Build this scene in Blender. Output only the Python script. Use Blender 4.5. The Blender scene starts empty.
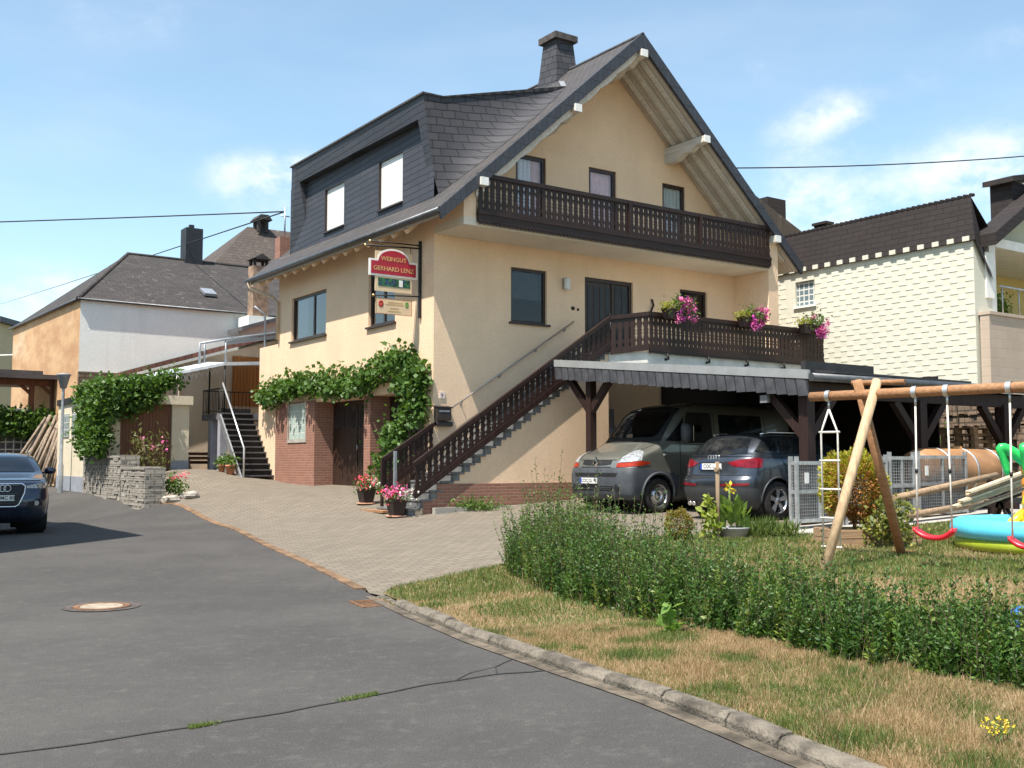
import bpy, bmesh, math, random
import numpy as np
from mathutils import Vector, Matrix, geometry, noise
from mathutils.bvhtree import BVHTree
random.seed(7); rng = np.random.default_rng(7)
SC = bpy.context.scene; COL = SC.collection
rad = math.radians

# ---------------------------------------------------------------- camera
cd = bpy.data.cameras.new('camera'); cam = bpy.data.objects.new('camera', cd); COL.objects.link(cam)
cd.sensor_width = 36.0; cd.lens = 1060/1024*36.0; cd.clip_start = .1; cd.clip_end = 3000
cam.location = (0, 0, 1.6); cam.rotation_euler = (math.pi/2 + math.atan(79/1060), 0, 0)
SC.camera = cam
# ---------------------------------------------------------------- sun, sky, exposure
LD = Vector((.636, .836, -2.15)).normalized()          # the way the sunlight travels
TS = -LD
sd = bpy.data.lights.new('sun', 'SUN'); sun = bpy.data.objects.new('sun', sd); COL.objects.link(sun)
sd.energy = 5.0; sd.angle = rad(.53); sd.color = (1, .93, .845)
sun.rotation_euler = LD.to_track_quat('-Z', 'Y').to_euler(); sun.location = (-10, -10, 40)
SC.view_settings.view_transform = 'Standard'; SC.view_settings.look = 'None'
SC.view_settings.exposure = .90; SC.view_settings.gamma = 1
SC.view_settings.use_curve_mapping = False
world = bpy.data.worlds.new('World'); SC.world = world; world.use_nodes = True
def make_world():
    nt = world.node_tree; nt.nodes.clear(); N = nt.nodes.new; L = nt.links.new
    out = N('ShaderNodeOutputWorld'); bg = N('ShaderNodeBackground'); bg.inputs[1].default_value = .080
    sky = N('ShaderNodeTexSky'); sky.sky_type = 'NISHITA'; sky.sun_disc = False
    sky.sun_elevation = math.asin(TS.z); sky.sun_rotation = math.atan2(TS.x, TS.y)
    sky.air_density = 1.0; sky.dust_density = .9; sky.ozone_density = 1.0; sky.altitude = 100
    tc = N('ShaderNodeTexCoord'); nrm = N('ShaderNodeVectorMath'); nrm.operation = 'NORMALIZE'
    L(tc.outputs['Generated'], nrm.inputs[0])
    # soft cumulus: patches round given directions, broken up by noise
    n1 = N('ShaderNodeTexNoise'); n1.inputs['Scale'].default_value = 13; n1.inputs['Detail'].default_value = 9; n1.inputs['Roughness'].default_value = .62
    mp = N('ShaderNodeMapping'); mp.inputs['Scale'].default_value = (1, 1, 1.5); L(nrm.outputs[0], mp.inputs[0]); L(mp.outputs[0], n1.inputs['Vector'])
    n2 = N('ShaderNodeTexNoise'); n2.inputs['Scale'].default_value = 5; n2.inputs['Detail'].default_value = 6
    mp2 = N('ShaderNodeMapping'); mp2.inputs['Scale'].default_value = (1, 1, 3.5); L(nrm.outputs[0], mp2.inputs[0]); L(mp2.outputs[0], n2.inputs['Vector'])
    def M(op, a, b=None, c=None):
        m = N('ShaderNodeMath'); m.operation = op
        for i, v in enumerate((a, b, c)):
            if v is None: continue
            if isinstance(v, (int, float)): m.inputs[i].default_value = v
            else: L(v, m.inputs[i])
        return m.outputs[0]
    p = math.atan(79/1060); cp, sp = math.cos(p), math.sin(p)
    tot = None
    for x, y, rx, amp in [(812, 128, 52, .75), (842, 112, 30, .6), (765, 72, 26, .5), (1000, 165, 62, 1.35), (1035, 40, 60, .5), (960, 185, 40, .5), (258, 182, 55, 1.1), (296, 168, 28, .8),
                          (58, 283, 48, 1.05), (25, 315, 45, .7), (120, 0, 80, .6), (850, 212, 85, 1.0), (790, 205, 50, .7), (905, 85, 42, .3), (225, 372, 50, .4)]:
        a = (x-512)/1060; b = (384-y)/1060
        d = Vector((a, cp-b*sp, sp+b*cp)).normalized()
        sub = N('ShaderNodeVectorMath'); sub.operation = 'SUBTRACT'; L(nrm.outputs[0], sub.inputs[0]); sub.inputs[1].default_value = d
        sc = N('ShaderNodeVectorMath'); sc.operation = 'MULTIPLY'; L(sub.outputs[0], sc.inputs[0]); k = 1060/rx; sc.inputs[1].default_value = (k, k, k*1.75)
        ln = N('ShaderNodeVectorMath'); ln.operation = 'LENGTH'; L(sc.outputs[0], ln.inputs[0])
        e = M('MULTIPLY', M('POWER', 2.718, M('MULTIPLY', M('MULTIPLY', ln.outputs['Value'], ln.outputs['Value']), -1.0)), amp)
        tot = e if tot is None else M('ADD', tot, e)
    brk = M('MULTIPLY', M('SUBTRACT', n1.outputs['Fac'], .30), 2.6)
    mask = M('MULTIPLY', tot, brk)
    ms = N('ShaderNodeMapRange'); ms.interpolation_type = 'SMOOTHSTEP'; L(mask, ms.inputs[0]); ms.inputs[1].default_value = .10; ms.inputs[2].default_value = 1.0
    wsp = N('ShaderNodeMapRange'); wsp.interpolation_type = 'SMOOTHSTEP'; L(n2.outputs['Fac'], wsp.inputs[0]); wsp.inputs[1].default_value = .42; wsp.inputs[2].default_value = .8; wsp.inputs[3].default_value = .05; wsp.inputs[4].default_value = .15
    cm = M('MINIMUM', M('ADD', M('MULTIPLY', ms.outputs[0], .72), wsp.outputs[0]), .95)
    tint = N('ShaderNodeMixRGB'); tint.blend_type = 'MULTIPLY'; tint.inputs[0].default_value = 1; L(sky.outputs[0], tint.inputs[1]); tint.inputs[2].default_value = (1.58, 1.72, 1.57, 1)
    mix = N('ShaderNodeMixRGB'); L(cm, mix.inputs[0]); L(tint.outputs[0], mix.inputs[1]); mix.inputs[2].default_value = (8.0, 8.3, 8.6, 1)
    L(mix.outputs[0], bg.inputs[0]); L(bg.outputs[0], out.inputs[0])
make_world()

# ---------------------------------------------------------------- house frame: r along the gable front, b to the back, z up
HA = rad(35); OX, OY = -1.86, 25.0
cA, sA = math.cos(HA), math.sin(HA)
def Wd(r, b, z=0): return Vector((OX + cA*r - sA*b, OY + sA*r + cA*b, z))
def tps_fit(P, z, lam=.02):
    n = len(P); d = np.linalg.norm(P[:, None]-P[None], axis=2); K = np.where(d > 0, d*d*np.log(d+1e-9), 0) + lam*np.eye(n)*50
    Q = np.c_[np.ones(n), P]; A = np.block([[K, Q], [Q.T, np.zeros((3, 3))]])
    return np.linalg.solve(A, np.r_[z, np.zeros(3)])
def wl(r, b): p = Wd(r, b); return (p.x, p.y)
GP = [(-3, 3, 0), (3, 2, 0), (1.5, 5.7, .02), (-2, 8, 0), (-6, 6, 0), (-10, 10, .0), (-14, 16, .08), (-1.75, 12.9, .03), (-4.5, 12, .02), (-4.3, 18.9, .13), (-9.4, 21.7, .18), (-7, 25, .24),
      (-10, 29.5, .36), (-12, 31.8, .5), (-14.8, 35.8, .67), (-20, 32, .5), (-20, 42, .85), (-25, 50, 1.1),
      (*wl(0, 0), .68), (*wl(0, 3.5), .9), (*wl(0, 6.5), .95), (*wl(0, 9.4), 1.02), (*wl(-1, 12), 1.36), (*wl(-3, 11.5), 1.36), (*wl(-.7, -1.45), .5), (*wl(1, -1.5), .6), (*wl(3, -1.5), .72),
      (*wl(2.6, -4.95), .55), (*wl(2.5, -8.1), .53), (*wl(1.2, -9.7), .46), (*wl(6, -9.7), .6), (*wl(8, -5), .72), (*wl(10, 2), 1.2), (*wl(-2.5, 3), .62), (*wl(-2.5, 7), .72),
      (3.7, 12.85, .28), (5.2, 14.3, .36), (7.3, 14.6, .38), (2.6, 16, .44), (3.4, 16.3, .43), (.2, 14.4, .16), (2.2, 9, .2), (5, 7, .25), (9, 9, .33), (12, 14, .45), (0.6, 11.2, .14), (1.9, 6.0, .13), (1.2, 7.6, .13),
      (*wl(-4.75, 14), .61), (*wl(-4.75, 17.6), .7), (*wl(-3.2, 9.5), 1.15), (*wl(-4.7, 6.5), .46), (*wl(-3, 7), .8), (12, 30, 1.3), (0, 50, 1.9), (-10, 50, 1.6), (20, 20, .7), (30, 50, 2.2)]
_P = np.array([g[:2] for g in GP], float); _c = tps_fit(_P, np.array([g[2] for g in GP], float))
def H(x, y):
    x = np.asarray(x, float); y = np.asarray(y, float); s = x.shape
    q = np.c_[np.clip(x.ravel(), -28, 32), np.clip(y.ravel(), 0, 54)]
    d = np.linalg.norm(q[:, None]-_P[None], axis=2); K = np.where(d > 1e-9, d*d*np.log(d+1e-9), 0)
    return (K@_c[:len(_P)] + _c[-3] + q@_c[-2:]).reshape(s)
def h(x, y): return float(H(np.array([x]), np.array([y]))[0])
def hH(r, b): p = Wd(r, b); return h(p.x, p.y)

# ---------------------------------------------------------------- materials
MATS = {}
def rgb(c): return (c[0], c[1], c[2], 1)
class NT:
    def __init__(s, name):
        s.m = bpy.data.materials.new(name); s.m.use_nodes = True; s.t = s.m.node_tree; s.t.nodes.clear()
        s.out = s.t.nodes.new('ShaderNodeOutputMaterial'); s.b = s.t.nodes.new('ShaderNodeBsdfPrincipled'); s.l(s.b.outputs[0], s.out.inputs[0])
        s.tc = s.t.nodes.new('ShaderNodeTexCoord'); s.oc = s.tc.outputs['Object']
    def n(s, t): return s.t.nodes.new('ShaderNode'+t)
    def l(s, a, b): s.t.links.new(a, b)
    def set(s, i, v):
        if hasattr(v, 'type') and hasattr(v, 'is_linked'): s.l(v, i)
        else: i.default_value = v
    def math(s, op, a, b=None, c=None):
        m = s.n('Math'); m.operation = op
        for i, v in enumerate((a, b, c)):
            if v is not None: s.set(m.inputs[i], v)
        return m.outputs[0]
    def mix(s, f, a, b, mode='MIX'):
        m = s.n('MixRGB'); m.blend_type = mode; s.set(m.inputs[0], f)
        s.set(m.inputs[1], rgb(a) if isinstance(a, tuple) else a); s.set(m.inputs[2], rgb(b) if isinstance(b, tuple) else b); return m.outputs[0]
    def noise(s, scale, det=4, rough=.55, vec=None, stretch=None):
        v = s.oc if vec is None else vec
        if stretch:
            mp = s.n('Mapping'); mp.inputs['Scale'].default_value = stretch; s.l(v, mp.inputs[0]); v = mp.outputs[0]
        t = s.n('TexNoise'); t.inputs['Scale'].default_value = scale; t.inputs['Detail'].default_value = det; t.inputs['Roughness'].default_value = rough
        s.l(v, t.inputs['Vector']); return t.outputs['Fac']
    def ramp(s, f, a, b, lo=0., hi=1.):
        r = s.n('MapRange'); r.interpolation_type = 'SMOOTHSTEP'; s.l(f, r.inputs[0]); r.inputs[1].default_value = a; r.inputs[2].default_value = b; r.inputs[3].default_value = lo; r.inputs[4].default_value = hi; return r.outputs[0]
    def bump(s, hgt, strength=.5, dist=.01, prev=None):
        b = s.n('Bump'); b.inputs['Strength'].default_value = strength; b.inputs['Distance'].default_value = dist; s.l(hgt, b.inputs['Height'])
        if prev is not None: s.l(prev, b.inputs['Normal'])
        s.l(b.outputs[0], s.b.inputs['Normal']); return b.outputs[0]
    def fin(s, col, rough=.8, metal=0, spec=.4, name=None):
        s.set(s.b.inputs['Base Color'], rgb(col) if isinstance(col, tuple) else col); s.set(s.b.inputs['Roughness'], rough)
        s.b.inputs['Metallic'].default_value = metal; s.b.inputs['Specular IOR Level'].default_value = spec; MATS[s.m.name] = s.m; return s.m
    def uv(s, axes, rot=0):
        sp = s.n('SeparateXYZ'); s.l(s.oc, sp.inputs[0]); c = s.n('CombineXYZ')
        for i, a in enumerate(axes):
            k = 1.
            if isinstance(a, tuple): a, k = a
            if a == 'S': s.l(s.math('ADD', sp.outputs[0], sp.outputs[1]), c.inputs[i]); continue
            s.l(s.math('MULTIPLY', sp.outputs['XYZ'.index(a)], k), c.inputs[i])
        v = c.outputs[0]
        if rot:
            mp = s.n('Mapping'); mp.inputs['Rotation'].default_value = (0, 0, rot); s.l(v, mp.inputs[0]); v = mp.outputs[0]
        return v
def sc3(c, k): return tuple(min(1, x*k) for x in c)
def plain(name, col, rough=.75, var=.12, vs=3., bump=.0, bs=60, metal=0, spec=.4, coat=0):
    if name in MATS: return MATS[name]
    t = NT(name); f = t.noise(vs, 5, .6); c = t.mix(t.ramp(f, .3, .7), sc3(col, 1-var), sc3(col, 1+var))
    if bump: t.bump(t.noise(bs, 3), bump, .02)
    if coat: t.b.inputs['Coat Weight'].default_value = coat; t.b.inputs['Coat Roughness'].default_value = .05
    r = t.math('ADD', t.math('MULTIPLY', t.noise(vs*2.3, 4), .2), rough-.1)
    return t.fin(c, r, metal, spec)
def stucco(name, col, stain=.12):
    t = NT(name); c = t.mix(t.ramp(t.noise(.7, 5, .65), .3, .75), sc3(col, 1-stain), col)
    c = t.mix(t.ramp(t.noise(9, 4), .35, .7), sc3(col, .93), c, 'MIX') if False else t.mix(t.ramp(t.noise(16, 4, .7), .38, .68, 0, .30), c, sc3(col, .70))
    st = t.noise(1.0, 5, .6, stretch=(2.2, 2.2, .25)); c = t.mix(t.ramp(st, .50, .8, 0, .30), c, sc3(col, .66))
    t.bump(t.noise(26, 4, .75), .75, .02); return t.fin(c, .92, 0, .2)
def bricks(name, c1, c2, mor, w, hh, ms, axes, rough=.85, bump=.5, off=.5, saw=0, rot=0, wear=.25, skew=0, spec=.3):
    t = NT(name); v = t.uv(axes, rot)
    wob = t.n('TexNoise'); wob.inputs['Scale'].default_value = 2.2; wob.inputs['Detail'].default_value = 2; t.l(v, wob.inputs['Vector'])
    va = t.n('VectorMath'); va.operation = 'MULTIPLY_ADD'; t.l(wob.outputs['Color'], va.inputs[0]); va.inputs[1].default_value = (hh*.25, hh*.25, 0); t.l(v, va.inputs[2]); v = va.outputs[0]
    b = t.n('TexBrick'); t.l(v, b.inputs['Vector']); b.inputs['Scale'].default_value = 1; b.inputs['Brick Width'].default_value = w; b.inputs['Row Height'].default_value = hh
    b.inputs['Mortar Size'].default_value = ms; b.inputs['Mortar Smooth'].default_value = .3; b.offset = off; b.inputs['Bias'].default_value = 0
    b.inputs['Color1'].default_value = rgb(c1); b.inputs['Color2'].default_value = rgb(c2); b.inputs['Mortar'].default_value = rgb(mor)
    c = b.outputs['Color']; c = t.mix(t.ramp(t.noise(1.1, 5, .65), .35, .75, 0, wear), c, sc3(c1, .55)); c = t.mix(t.math('MULTIPLY', t.noise(23, 3), wear), c, sc3(c2, 1.35))
    hgt = t.math('SUBTRACT', 1.0, b.outputs['Fac'])
    if saw:
        sp = t.n('SeparateXYZ'); t.l(v, sp.inputs[0]); fr = t.math('FRACT', t.math('DIVIDE', sp.outputs[1], hh)); hgt = t.math('ADD', hgt, t.math('MULTIPLY', t.math('SUBTRACT', 1.0, fr), saw))
    hgt = t.math('ADD', hgt, t.math('MULTIPLY', t.noise(60, 2), .25)); t.bump(hgt, bump, .012); return t.fin(c, rough, 0, spec)
def wood(name, col, axis='Z', rough=.6, var=.35, spec=.3, boards=None):
    t = NT(name); st = {'X': (.35, 9, 9), 'Y': (9, .35, 9), 'Z': (9, 9, .35)}[axis]
    g = t.noise(3.2, 6, .65, stretch=st); c = t.mix(t.ramp(g, .3, .72), sc3(col, 1-var), sc3(col, 1+var)); c = t.mix(t.ramp(t.noise(1.3, 3), .4, .8, 0, .4), c, sc3(col, .6))
    hgt = g
    if boards:
        ax, w = boards; sp = t.n('SeparateXYZ'); t.l(t.oc, sp.inputs[0]); fr = t.math('FRACT', t.math('DIVIDE', sp.outputs['XYZ'.index(ax)], w))
        gap = t.ramp(t.math('ABSOLUTE', t.math('SUBTRACT', fr, .5)), .42, .5); c = t.mix(gap, c, sc3(col, .25)); hgt = t.math('SUBTRACT', t.math('MULTIPLY', g, .4), t.math('MULTIPLY', gap, 1.5))
    t.bump(hgt, .45, .008); return t.fin(c, rough, 0, spec)
def glass(name, tint=(.75, .82, .85), refl=1.0):
    t = NT(name); tr = t.n('BsdfTransparent'); tr.inputs[0].default_value = rgb(tint); gl = t.n('BsdfGlossy'); gl.inputs['Roughness'].default_value = .02; gl.inputs[0].default_value = (.95, .97, 1, 1)
    fr = t.n('Fresnel'); fr.inputs[0].default_value = 1.52; mx = t.n('MixShader'); ge = t.n('NewGeometry'); t.l(t.math('MULTIPLY', t.math('MINIMUM', t.math('ADD', t.math('MULTIPLY', fr.outputs[0], 1.6*refl), .02), 1.), t.math('SUBTRACT', 1.0, ge.outputs['Backfacing'])), mx.inputs[0])
    t.l(tr.outputs[0], mx.inputs[1]); t.l(gl.outputs[0], mx.inputs[2]); t.l(mx.outputs[0], t.out.inputs[0]); MATS[name] = t.m; return t.m
def leafmat(name, a, b, c=None, sc=7., trans=.3):
    t = NT(name); f = t.noise(sc, 3, .6); f2 = t.noise(sc*4, 2); col = t.mix(t.ramp(t.math('ADD', t.math('MULTIPLY', f, .6), t.math('MULTIPLY', f2, .4)), .35, .65), a, b)
    if c: col = t.mix(t.ramp(t.noise(sc*1.7, 3), .56, .66), col, c)
    t.fin(col, .5, 0, .35); td = t.n('BsdfTranslucent'); t.l(t.mix(1, col, (1.5, 1.5, .7), 'MULTIPLY'), td.inputs[0]); mx = t.n('MixShader'); mx.inputs[0].default_value = trans
    t.l(t.b.outputs[0], mx.inputs[1]); t.l(td.outputs[0], mx.inputs[2]); t.l(mx.outputs[0], t.out.inputs[0]); return t.m
def paint(name, col, metal=.0, rough=.28, coat=1.):
    t = NT(name); t.b.inputs['Coat Weight'].default_value = coat; t.b.inputs['Coat Roughness'].default_value = .04
    c = t.mix(t.ramp(t.noise(2.5, 4, .7), .4, .8, 0, .18), col, (.25, .23, .2)); r = t.math('ADD', rough, t.math('MULTIPLY', t.noise(5, 4), .12)); return t.fin(c, r, metal, .5)
# ---------------------------------------------------------------- mesh builder
ORG = {}
class MB:
    def __init__(s): s.v = []; s.f = []; s.mi = []; s.sm = []; s.M = None
    def add(s, vs, fs, mi=0, smooth=False):
        k = len(s.v)
        for p in vs:
            p = Vector(p); s.v.append(s.M@p if s.M is not None else p)
        for f in fs: s.f.append([i+k for i in f]); s.mi.append(mi); s.sm.append(smooth)
        return s
    def box(s, x0, x1, y0, y1, z0, z1, mi=0):
        if x0 > x1: x0, x1 = x1, x0
        if y0 > y1: y0, y1 = y1, y0
        if z0 > z1: z0, z1 = z1, z0
        return s.add([(x0,y0,z0),(x1,y0,z0),(x1,y1,z0),(x0,y1,z0),(x0,y0,z1),(x1,y0,z1),(x1,y1,z1),(x0,y1,z1)], [(3,2,1,0),(4,5,6,7),(0,1,5,4),(1,2,6,5),(2,3,7,6),(3,0,4,7)], mi)
    def prism(s, poly, ax, a0, a1, mi=0, cap=True):
        n = len(poly)
        def P(p, a): return {'x': (a, p[0], p[1]), 'y': (p[0], a, p[1]), 'z': (p[0], p[1], a)}[ax]
        vs = [P(p, a0) for p in poly] + [P(p, a1) for p in poly]; fs = [(i, (i+1) % n, n+(i+1) % n, n+i) for i in range(n)]
        if cap: fs += [list(range(n))[::-1], list(range(n, 2*n))]
        return s.add(vs, fs, mi)
    def beam(s, p0, p1, w, d, up=(0,0,1), mi=0):
        p0, p1 = Vector(p0), Vector(p1); t = (p1-p0).normalized(); u = Vector(up); sd = t.cross(u)
        if sd.length < 1e-4: sd = t.cross(Vector((1,0,0)))
        sd.normalize(); u = sd.cross(t).normalized(); vs = []
        for p in (p0, p1):
            for a, b in ((-1,-1),(1,-1),(1,1),(-1,1)): vs.append(p+sd*(a*w/2)+u*(b*d/2))
        return s.add(vs, [(0,1,2,3),(7,6,5,4),(0,4,5,1),(1,5,6,2),(2,6,7,3),(3,7,4,0)], mi)
    def tube(s, pts, r, n=8, mi=0, cap=True, r1=None):
        pts = [Vector(p) for p in pts]; m = len(pts); vs = []; ref = None
        for i, p in enumerate(pts):
            t = (pts[min(i+1, m-1)]-pts[max(i-1, 0)]).normalized()
            if ref is None: ref = Vector((0,0,1)) if abs(t.z) < .9 else Vector((1,0,0))
            a = t.cross(ref).normalized(); b = a.cross(t).normalized(); ref = b; rr = (r[i] if isinstance(r, (list, tuple)) else (r if r1 is None else r+(r1-r)*i/max(1, m-1)))
            for k in range(n):
                q = 2*math.pi*k/n; vs.append(p+a*(rr*math.cos(q))+b*(rr*math.sin(q)))
        fs = [(i*n+k, i*n+(k+1) % n, (i+1)*n+(k+1) % n, (i+1)*n+k) for i in range(m-1) for k in range(n)]
        s.add(vs, fs, mi, True)
        if cap: k0 = len(s.v)-m*n; s.f += [[k0+k for k in range(n)][::-1], [k0+(m-1)*n+k for k in range(n)]]; s.mi += [mi, mi]; s.sm += [False, False]
        return s
    def lathe(s, prof, c=(0,0,0), ax='z', n=24, mi=0, smooth=True):
        c = Vector(c); vs = []; m = len(prof)
        for (r, a) in prof:
            for k in range(n):
                q = 2*math.pi*k/n; x, y = r*math.cos(q), r*math.sin(q)
                vs.append(c+Vector({'z': (x, y, a), 'y': (x, a, y), 'x': (a, x, y)}[ax]))
        fs = [(i*n+k, i*n+(k+1) % n, (i+1)*n+(k+1) % n, (i+1)*n+k) for i in range(m-1) for k in range(n)]
        return s.add(vs, fs, mi, smooth)
    def poly_holes(s, outer, holes, ax, a, reveal=0, mi=0, rmi=None):
        """flat wall with openings in the plane ax = a; reveal = depth of the jambs"""
        def P(p, k): return {'x': (k, p[0], p[1]), 'y': (p[0], k, p[1]), 'z': (p[0], p[1], k)}[ax]
        loops = [[Vector((p[0], p[1], 0)) for p in outer]] + [[Vector((p[0], p[1], 0)) for p in hh] for hh in holes]
        flat = [p for lp in loops for p in lp]; tris = geometry.tessellate_polygon(loops)
        s.add([P(p, a) for p in flat], tris, mi)
        if reveal:
            for hh in holes:
                n = len(hh); s.add([P(p, a) for p in hh]+[P(p, a+reveal) for p in hh], [(i, (i+1) % n, n+(i+1) % n, n+i) for i in range(n)], mi if rmi is None else rmi)
        return s
    def build(s, name, mat, parent=None, org=None, bevel=0, kind=None, label=None, loc=None, rz=None, sub=0, rec=True):
        me = bpy.data.meshes.new(name); o = org if org is not None else (ORG.get(parent.name, Vector()) if parent else Vector()); o = Vector(o)
        me.from_pydata([tuple(p-o) for p in s.v], [], s.f)
        mats = mat if isinstance(mat, (list, tuple)) else [mat]
        for m in mats: me.materials.append(m)
        me.polygons.foreach_set('material_index', s.mi); me.polygons.foreach_set('use_smooth', s.sm)
        if rec:
            bm = bmesh.new(); bm.from_mesh(me); bmesh.ops.recalc_face_normals(bm, faces=bm.faces); bm.to_mesh(me); bm.free()
        me.update(); ob = bpy.data.objects.new(name, me); COL.objects.link(ob)
        if parent: ob.parent = parent
        ORG[ob.name] = o
        if loc is not None: ob.location = loc
        if rz is not None: ob.rotation_euler = (0, 0, rz)
        if kind: ob['kind'] = kind
        if label: ob['label'] = label
        if bevel:
            b = ob.modifiers.new('bevel', 'BEVEL'); b.width = bevel; b.segments = 2; b.limit_method = 'ANGLE'; b.angle_limit = rad(40)
        return ob
def rect(x0, x1, z0, z1): return [(x0, z0), (x1, z0), (x1, z1), (x0, z1)]
def tag(o, label, cat, group=None, kind=None):
    if label: o['label'] = label
    if cat: o['category'] = cat
    if group: o['group'] = group
    if kind: o['kind'] = kind
    return o
def thing(name, label, cat, loc=(0,0,0), rz=0, group=None):
    o = bpy.data.objects.new(name, None); COL.objects.link(o); o.empty_display_size = .2; o.location = loc; o.rotation_euler = (0,0,rz); ORG[o.name] = Vector((0,0,0)); return tag(o, label, cat, group)
def thingH(name, label, cat, rbz, group=None):
    o = thing(name, label, cat, Wd(*rbz), HA, group); ORG[o.name] = Vector(rbz); return o
def soloH(mb, name, mat, label, cat, rbz, group=None, **k):
    o = mb.build(name, mat, None, org=rbz, loc=Wd(*rbz), rz=HA, **k); return tag(o, label, cat, group)
def soloW(mb, name, mat, label, cat, loc, group=None, kind=None, **k):
    o = mb.build(name, mat, None, org=loc, loc=loc, **k); return tag(o, label, cat, group, kind)
def copy_tree(o, parent=None):
    c = o.copy(); COL.objects.link(c); c.parent = parent if parent else o.parent; ORG[c.name] = ORG.get(o.name, Vector())
    for ch in list(o.children): copy_tree(ch, c)
    return c
_tc = {}
def text_geo(txt, size, depth=.004, bold=0):
    k = (txt, size, depth, bold)
    if k not in _tc:
        cu = bpy.data.curves.new('lettering', 'FONT'); cu.body = txt; cu.size = size; cu.extrude = depth; cu.align_x = 'CENTER'; cu.align_y = 'CENTER'; cu.offset = bold; cu.resolution_u = 3
        ob = bpy.data.objects.new('lettering', cu); COL.objects.link(ob); dg = bpy.context.evaluated_depsgraph_get(); me = bpy.data.meshes.new_from_object(ob.evaluated_get(dg))
        _tc[k] = ([v.co.copy() for v in me.vertices], [list(p.vertices) for p in me.polygons]); bpy.data.objects.remove(ob); bpy.data.curves.remove(cu); bpy.data.meshes.remove(me)
    return _tc[k]
def add_text(mb, txt, size, M, depth=.004, mi=0, bold=0, xs=1):
    vs, fs = text_geo(txt, size, depth, bold); old = mb.M; mb.M = M if old is None else old@M; mb.add([(v.x*xs, v.y, v.z) for v in vs], fs, mi); mb.M = old
def sheet(name, poly, off, mat, step=.5, kind='structure', fn=None):
    """a ground surface draped over the terrain"""
    fn = fn or H; P = [Vector(p) for p in poly]; n = len(P); dense = []
    for i in range(n):
        a, b = P[i], P[(i+1) % n]; k = max(1, int((b-a).length/step))
        for j in range(k): dense.append(a+(b-a)*(j/k))
    xs = [p.x for p in P]; ys = [p.y for p in P]; pts = list(dense); m = len(dense); px = np.array([[p.x, p.y] for p in P])
    gx, gy = np.meshgrid(np.arange(min(xs), max(xs), step), np.arange(min(ys), max(ys), step)); gx = gx.ravel(); gy = gy.ravel(); ins = np.zeros(len(gx), bool); j = n-1
    for i in range(n):
        c = ((px[i,1] > gy) != (px[j,1] > gy)) & (gx < (px[j,0]-px[i,0])*(gy-px[i,1])/(px[j,1]-px[i,1]+1e-12)+px[i,0]); ins ^= c; j = i
    D = np.array([[p.x, p.y] for p in dense]); q = np.c_[gx[ins], gy[ins]]
    if len(q): q = q[np.min(np.linalg.norm(q[:,None]-D[None], axis=2), axis=1) > step*.35]
    pts += [Vector(p) for p in q]
    r = geometry.delaunay_2d_cdt(pts, [(i, (i+1) % m) for i in range(m)], [], 1, 1e-5); vv = r[0]; z = fn(np.array([p.x for p in vv]), np.array([p.y for p in vv]))+off
    me = bpy.data.meshes.new(name); me.from_pydata([(p.x, p.y, float(zz)) for p, zz in zip(vv, z)], [], r[2]); me.materials.append(mat)
    bm = bmesh.new(); bm.from_mesh(me)
    for f in bm.faces:
        f.smooth = True
        if f.normal.z < 0: f.normal_flip()
    bm.to_mesh(me); bm.free(); ob = bpy.data.objects.new(name, me); COL.objects.link(ob); ob['kind'] = kind; return ob
def inpoly(px, x, y):
    ins = np.zeros(len(x), bool); px = np.array(px); j = len(px)-1
    for i in range(len(px)):
        c = ((px[i,1] > y) != (px[j,1] > y)) & (x < (px[j,0]-px[i,0])*(y-px[i,1])/(px[j,1]-px[i,1]+1e-12)+px[i,0]); ins ^= c; j = i
    return ins
def np_mesh(name, V, nper, mats, parent=None, mi=None, loc=None):
    """V: (n, nper, 3) separate small faces"""
    n = len(V); me = bpy.data.meshes.new(name); me.vertices.add(n*nper); me.vertices.foreach_set('co', V.reshape(-1).astype(np.float32)); me.loops.add(n*nper); me.loops.foreach_set('vertex_index', np.arange(n*nper, dtype=np.int32))
    me.polygons.add(n); me.polygons.foreach_set('loop_start', np.arange(0, n*nper, nper, dtype=np.int32))
    for m in (mats if isinstance(mats, (list, tuple)) else [mats]): me.materials.append(m)
    if mi is not None: me.polygons.foreach_set('material_index', mi.astype(np.int32))
    me.update(calc_edges=True); me.validate(); o = bpy.data.objects.new(name, me); COL.objects.link(o)
    if parent: o.parent = parent
    if loc is not None: o.location = loc
    ORG[o.name] = Vector(); return o
def unit(a): return a/np.maximum(np.linalg.norm(a, axis=-1, keepdims=True), 1e-9)
def leaf_quads(C, size, aspect=.5, bias=(0,0,.4), jit=.35, D=None, nb=None):
    n = len(C); d = unit(rng.normal(size=(n,3))+np.array(bias)) if D is None else unit(D+rng.normal(size=(n,3))*.35)
    nn = unit(rng.normal(size=(n,3))+(np.array([0,0,.6]) if nb is None else np.array(nb))); w = unit(np.cross(d, nn)); L = size*(1+jit*rng.uniform(-1,1,(n,1)))
    up = unit(np.cross(w, d)); V = np.stack([C, C+d*L*.5+w*L*aspect*.5+up*L*.08, C+d*L, C+d*L*.5-w*L*aspect*.5+up*L*.08], 1); return V
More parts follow.
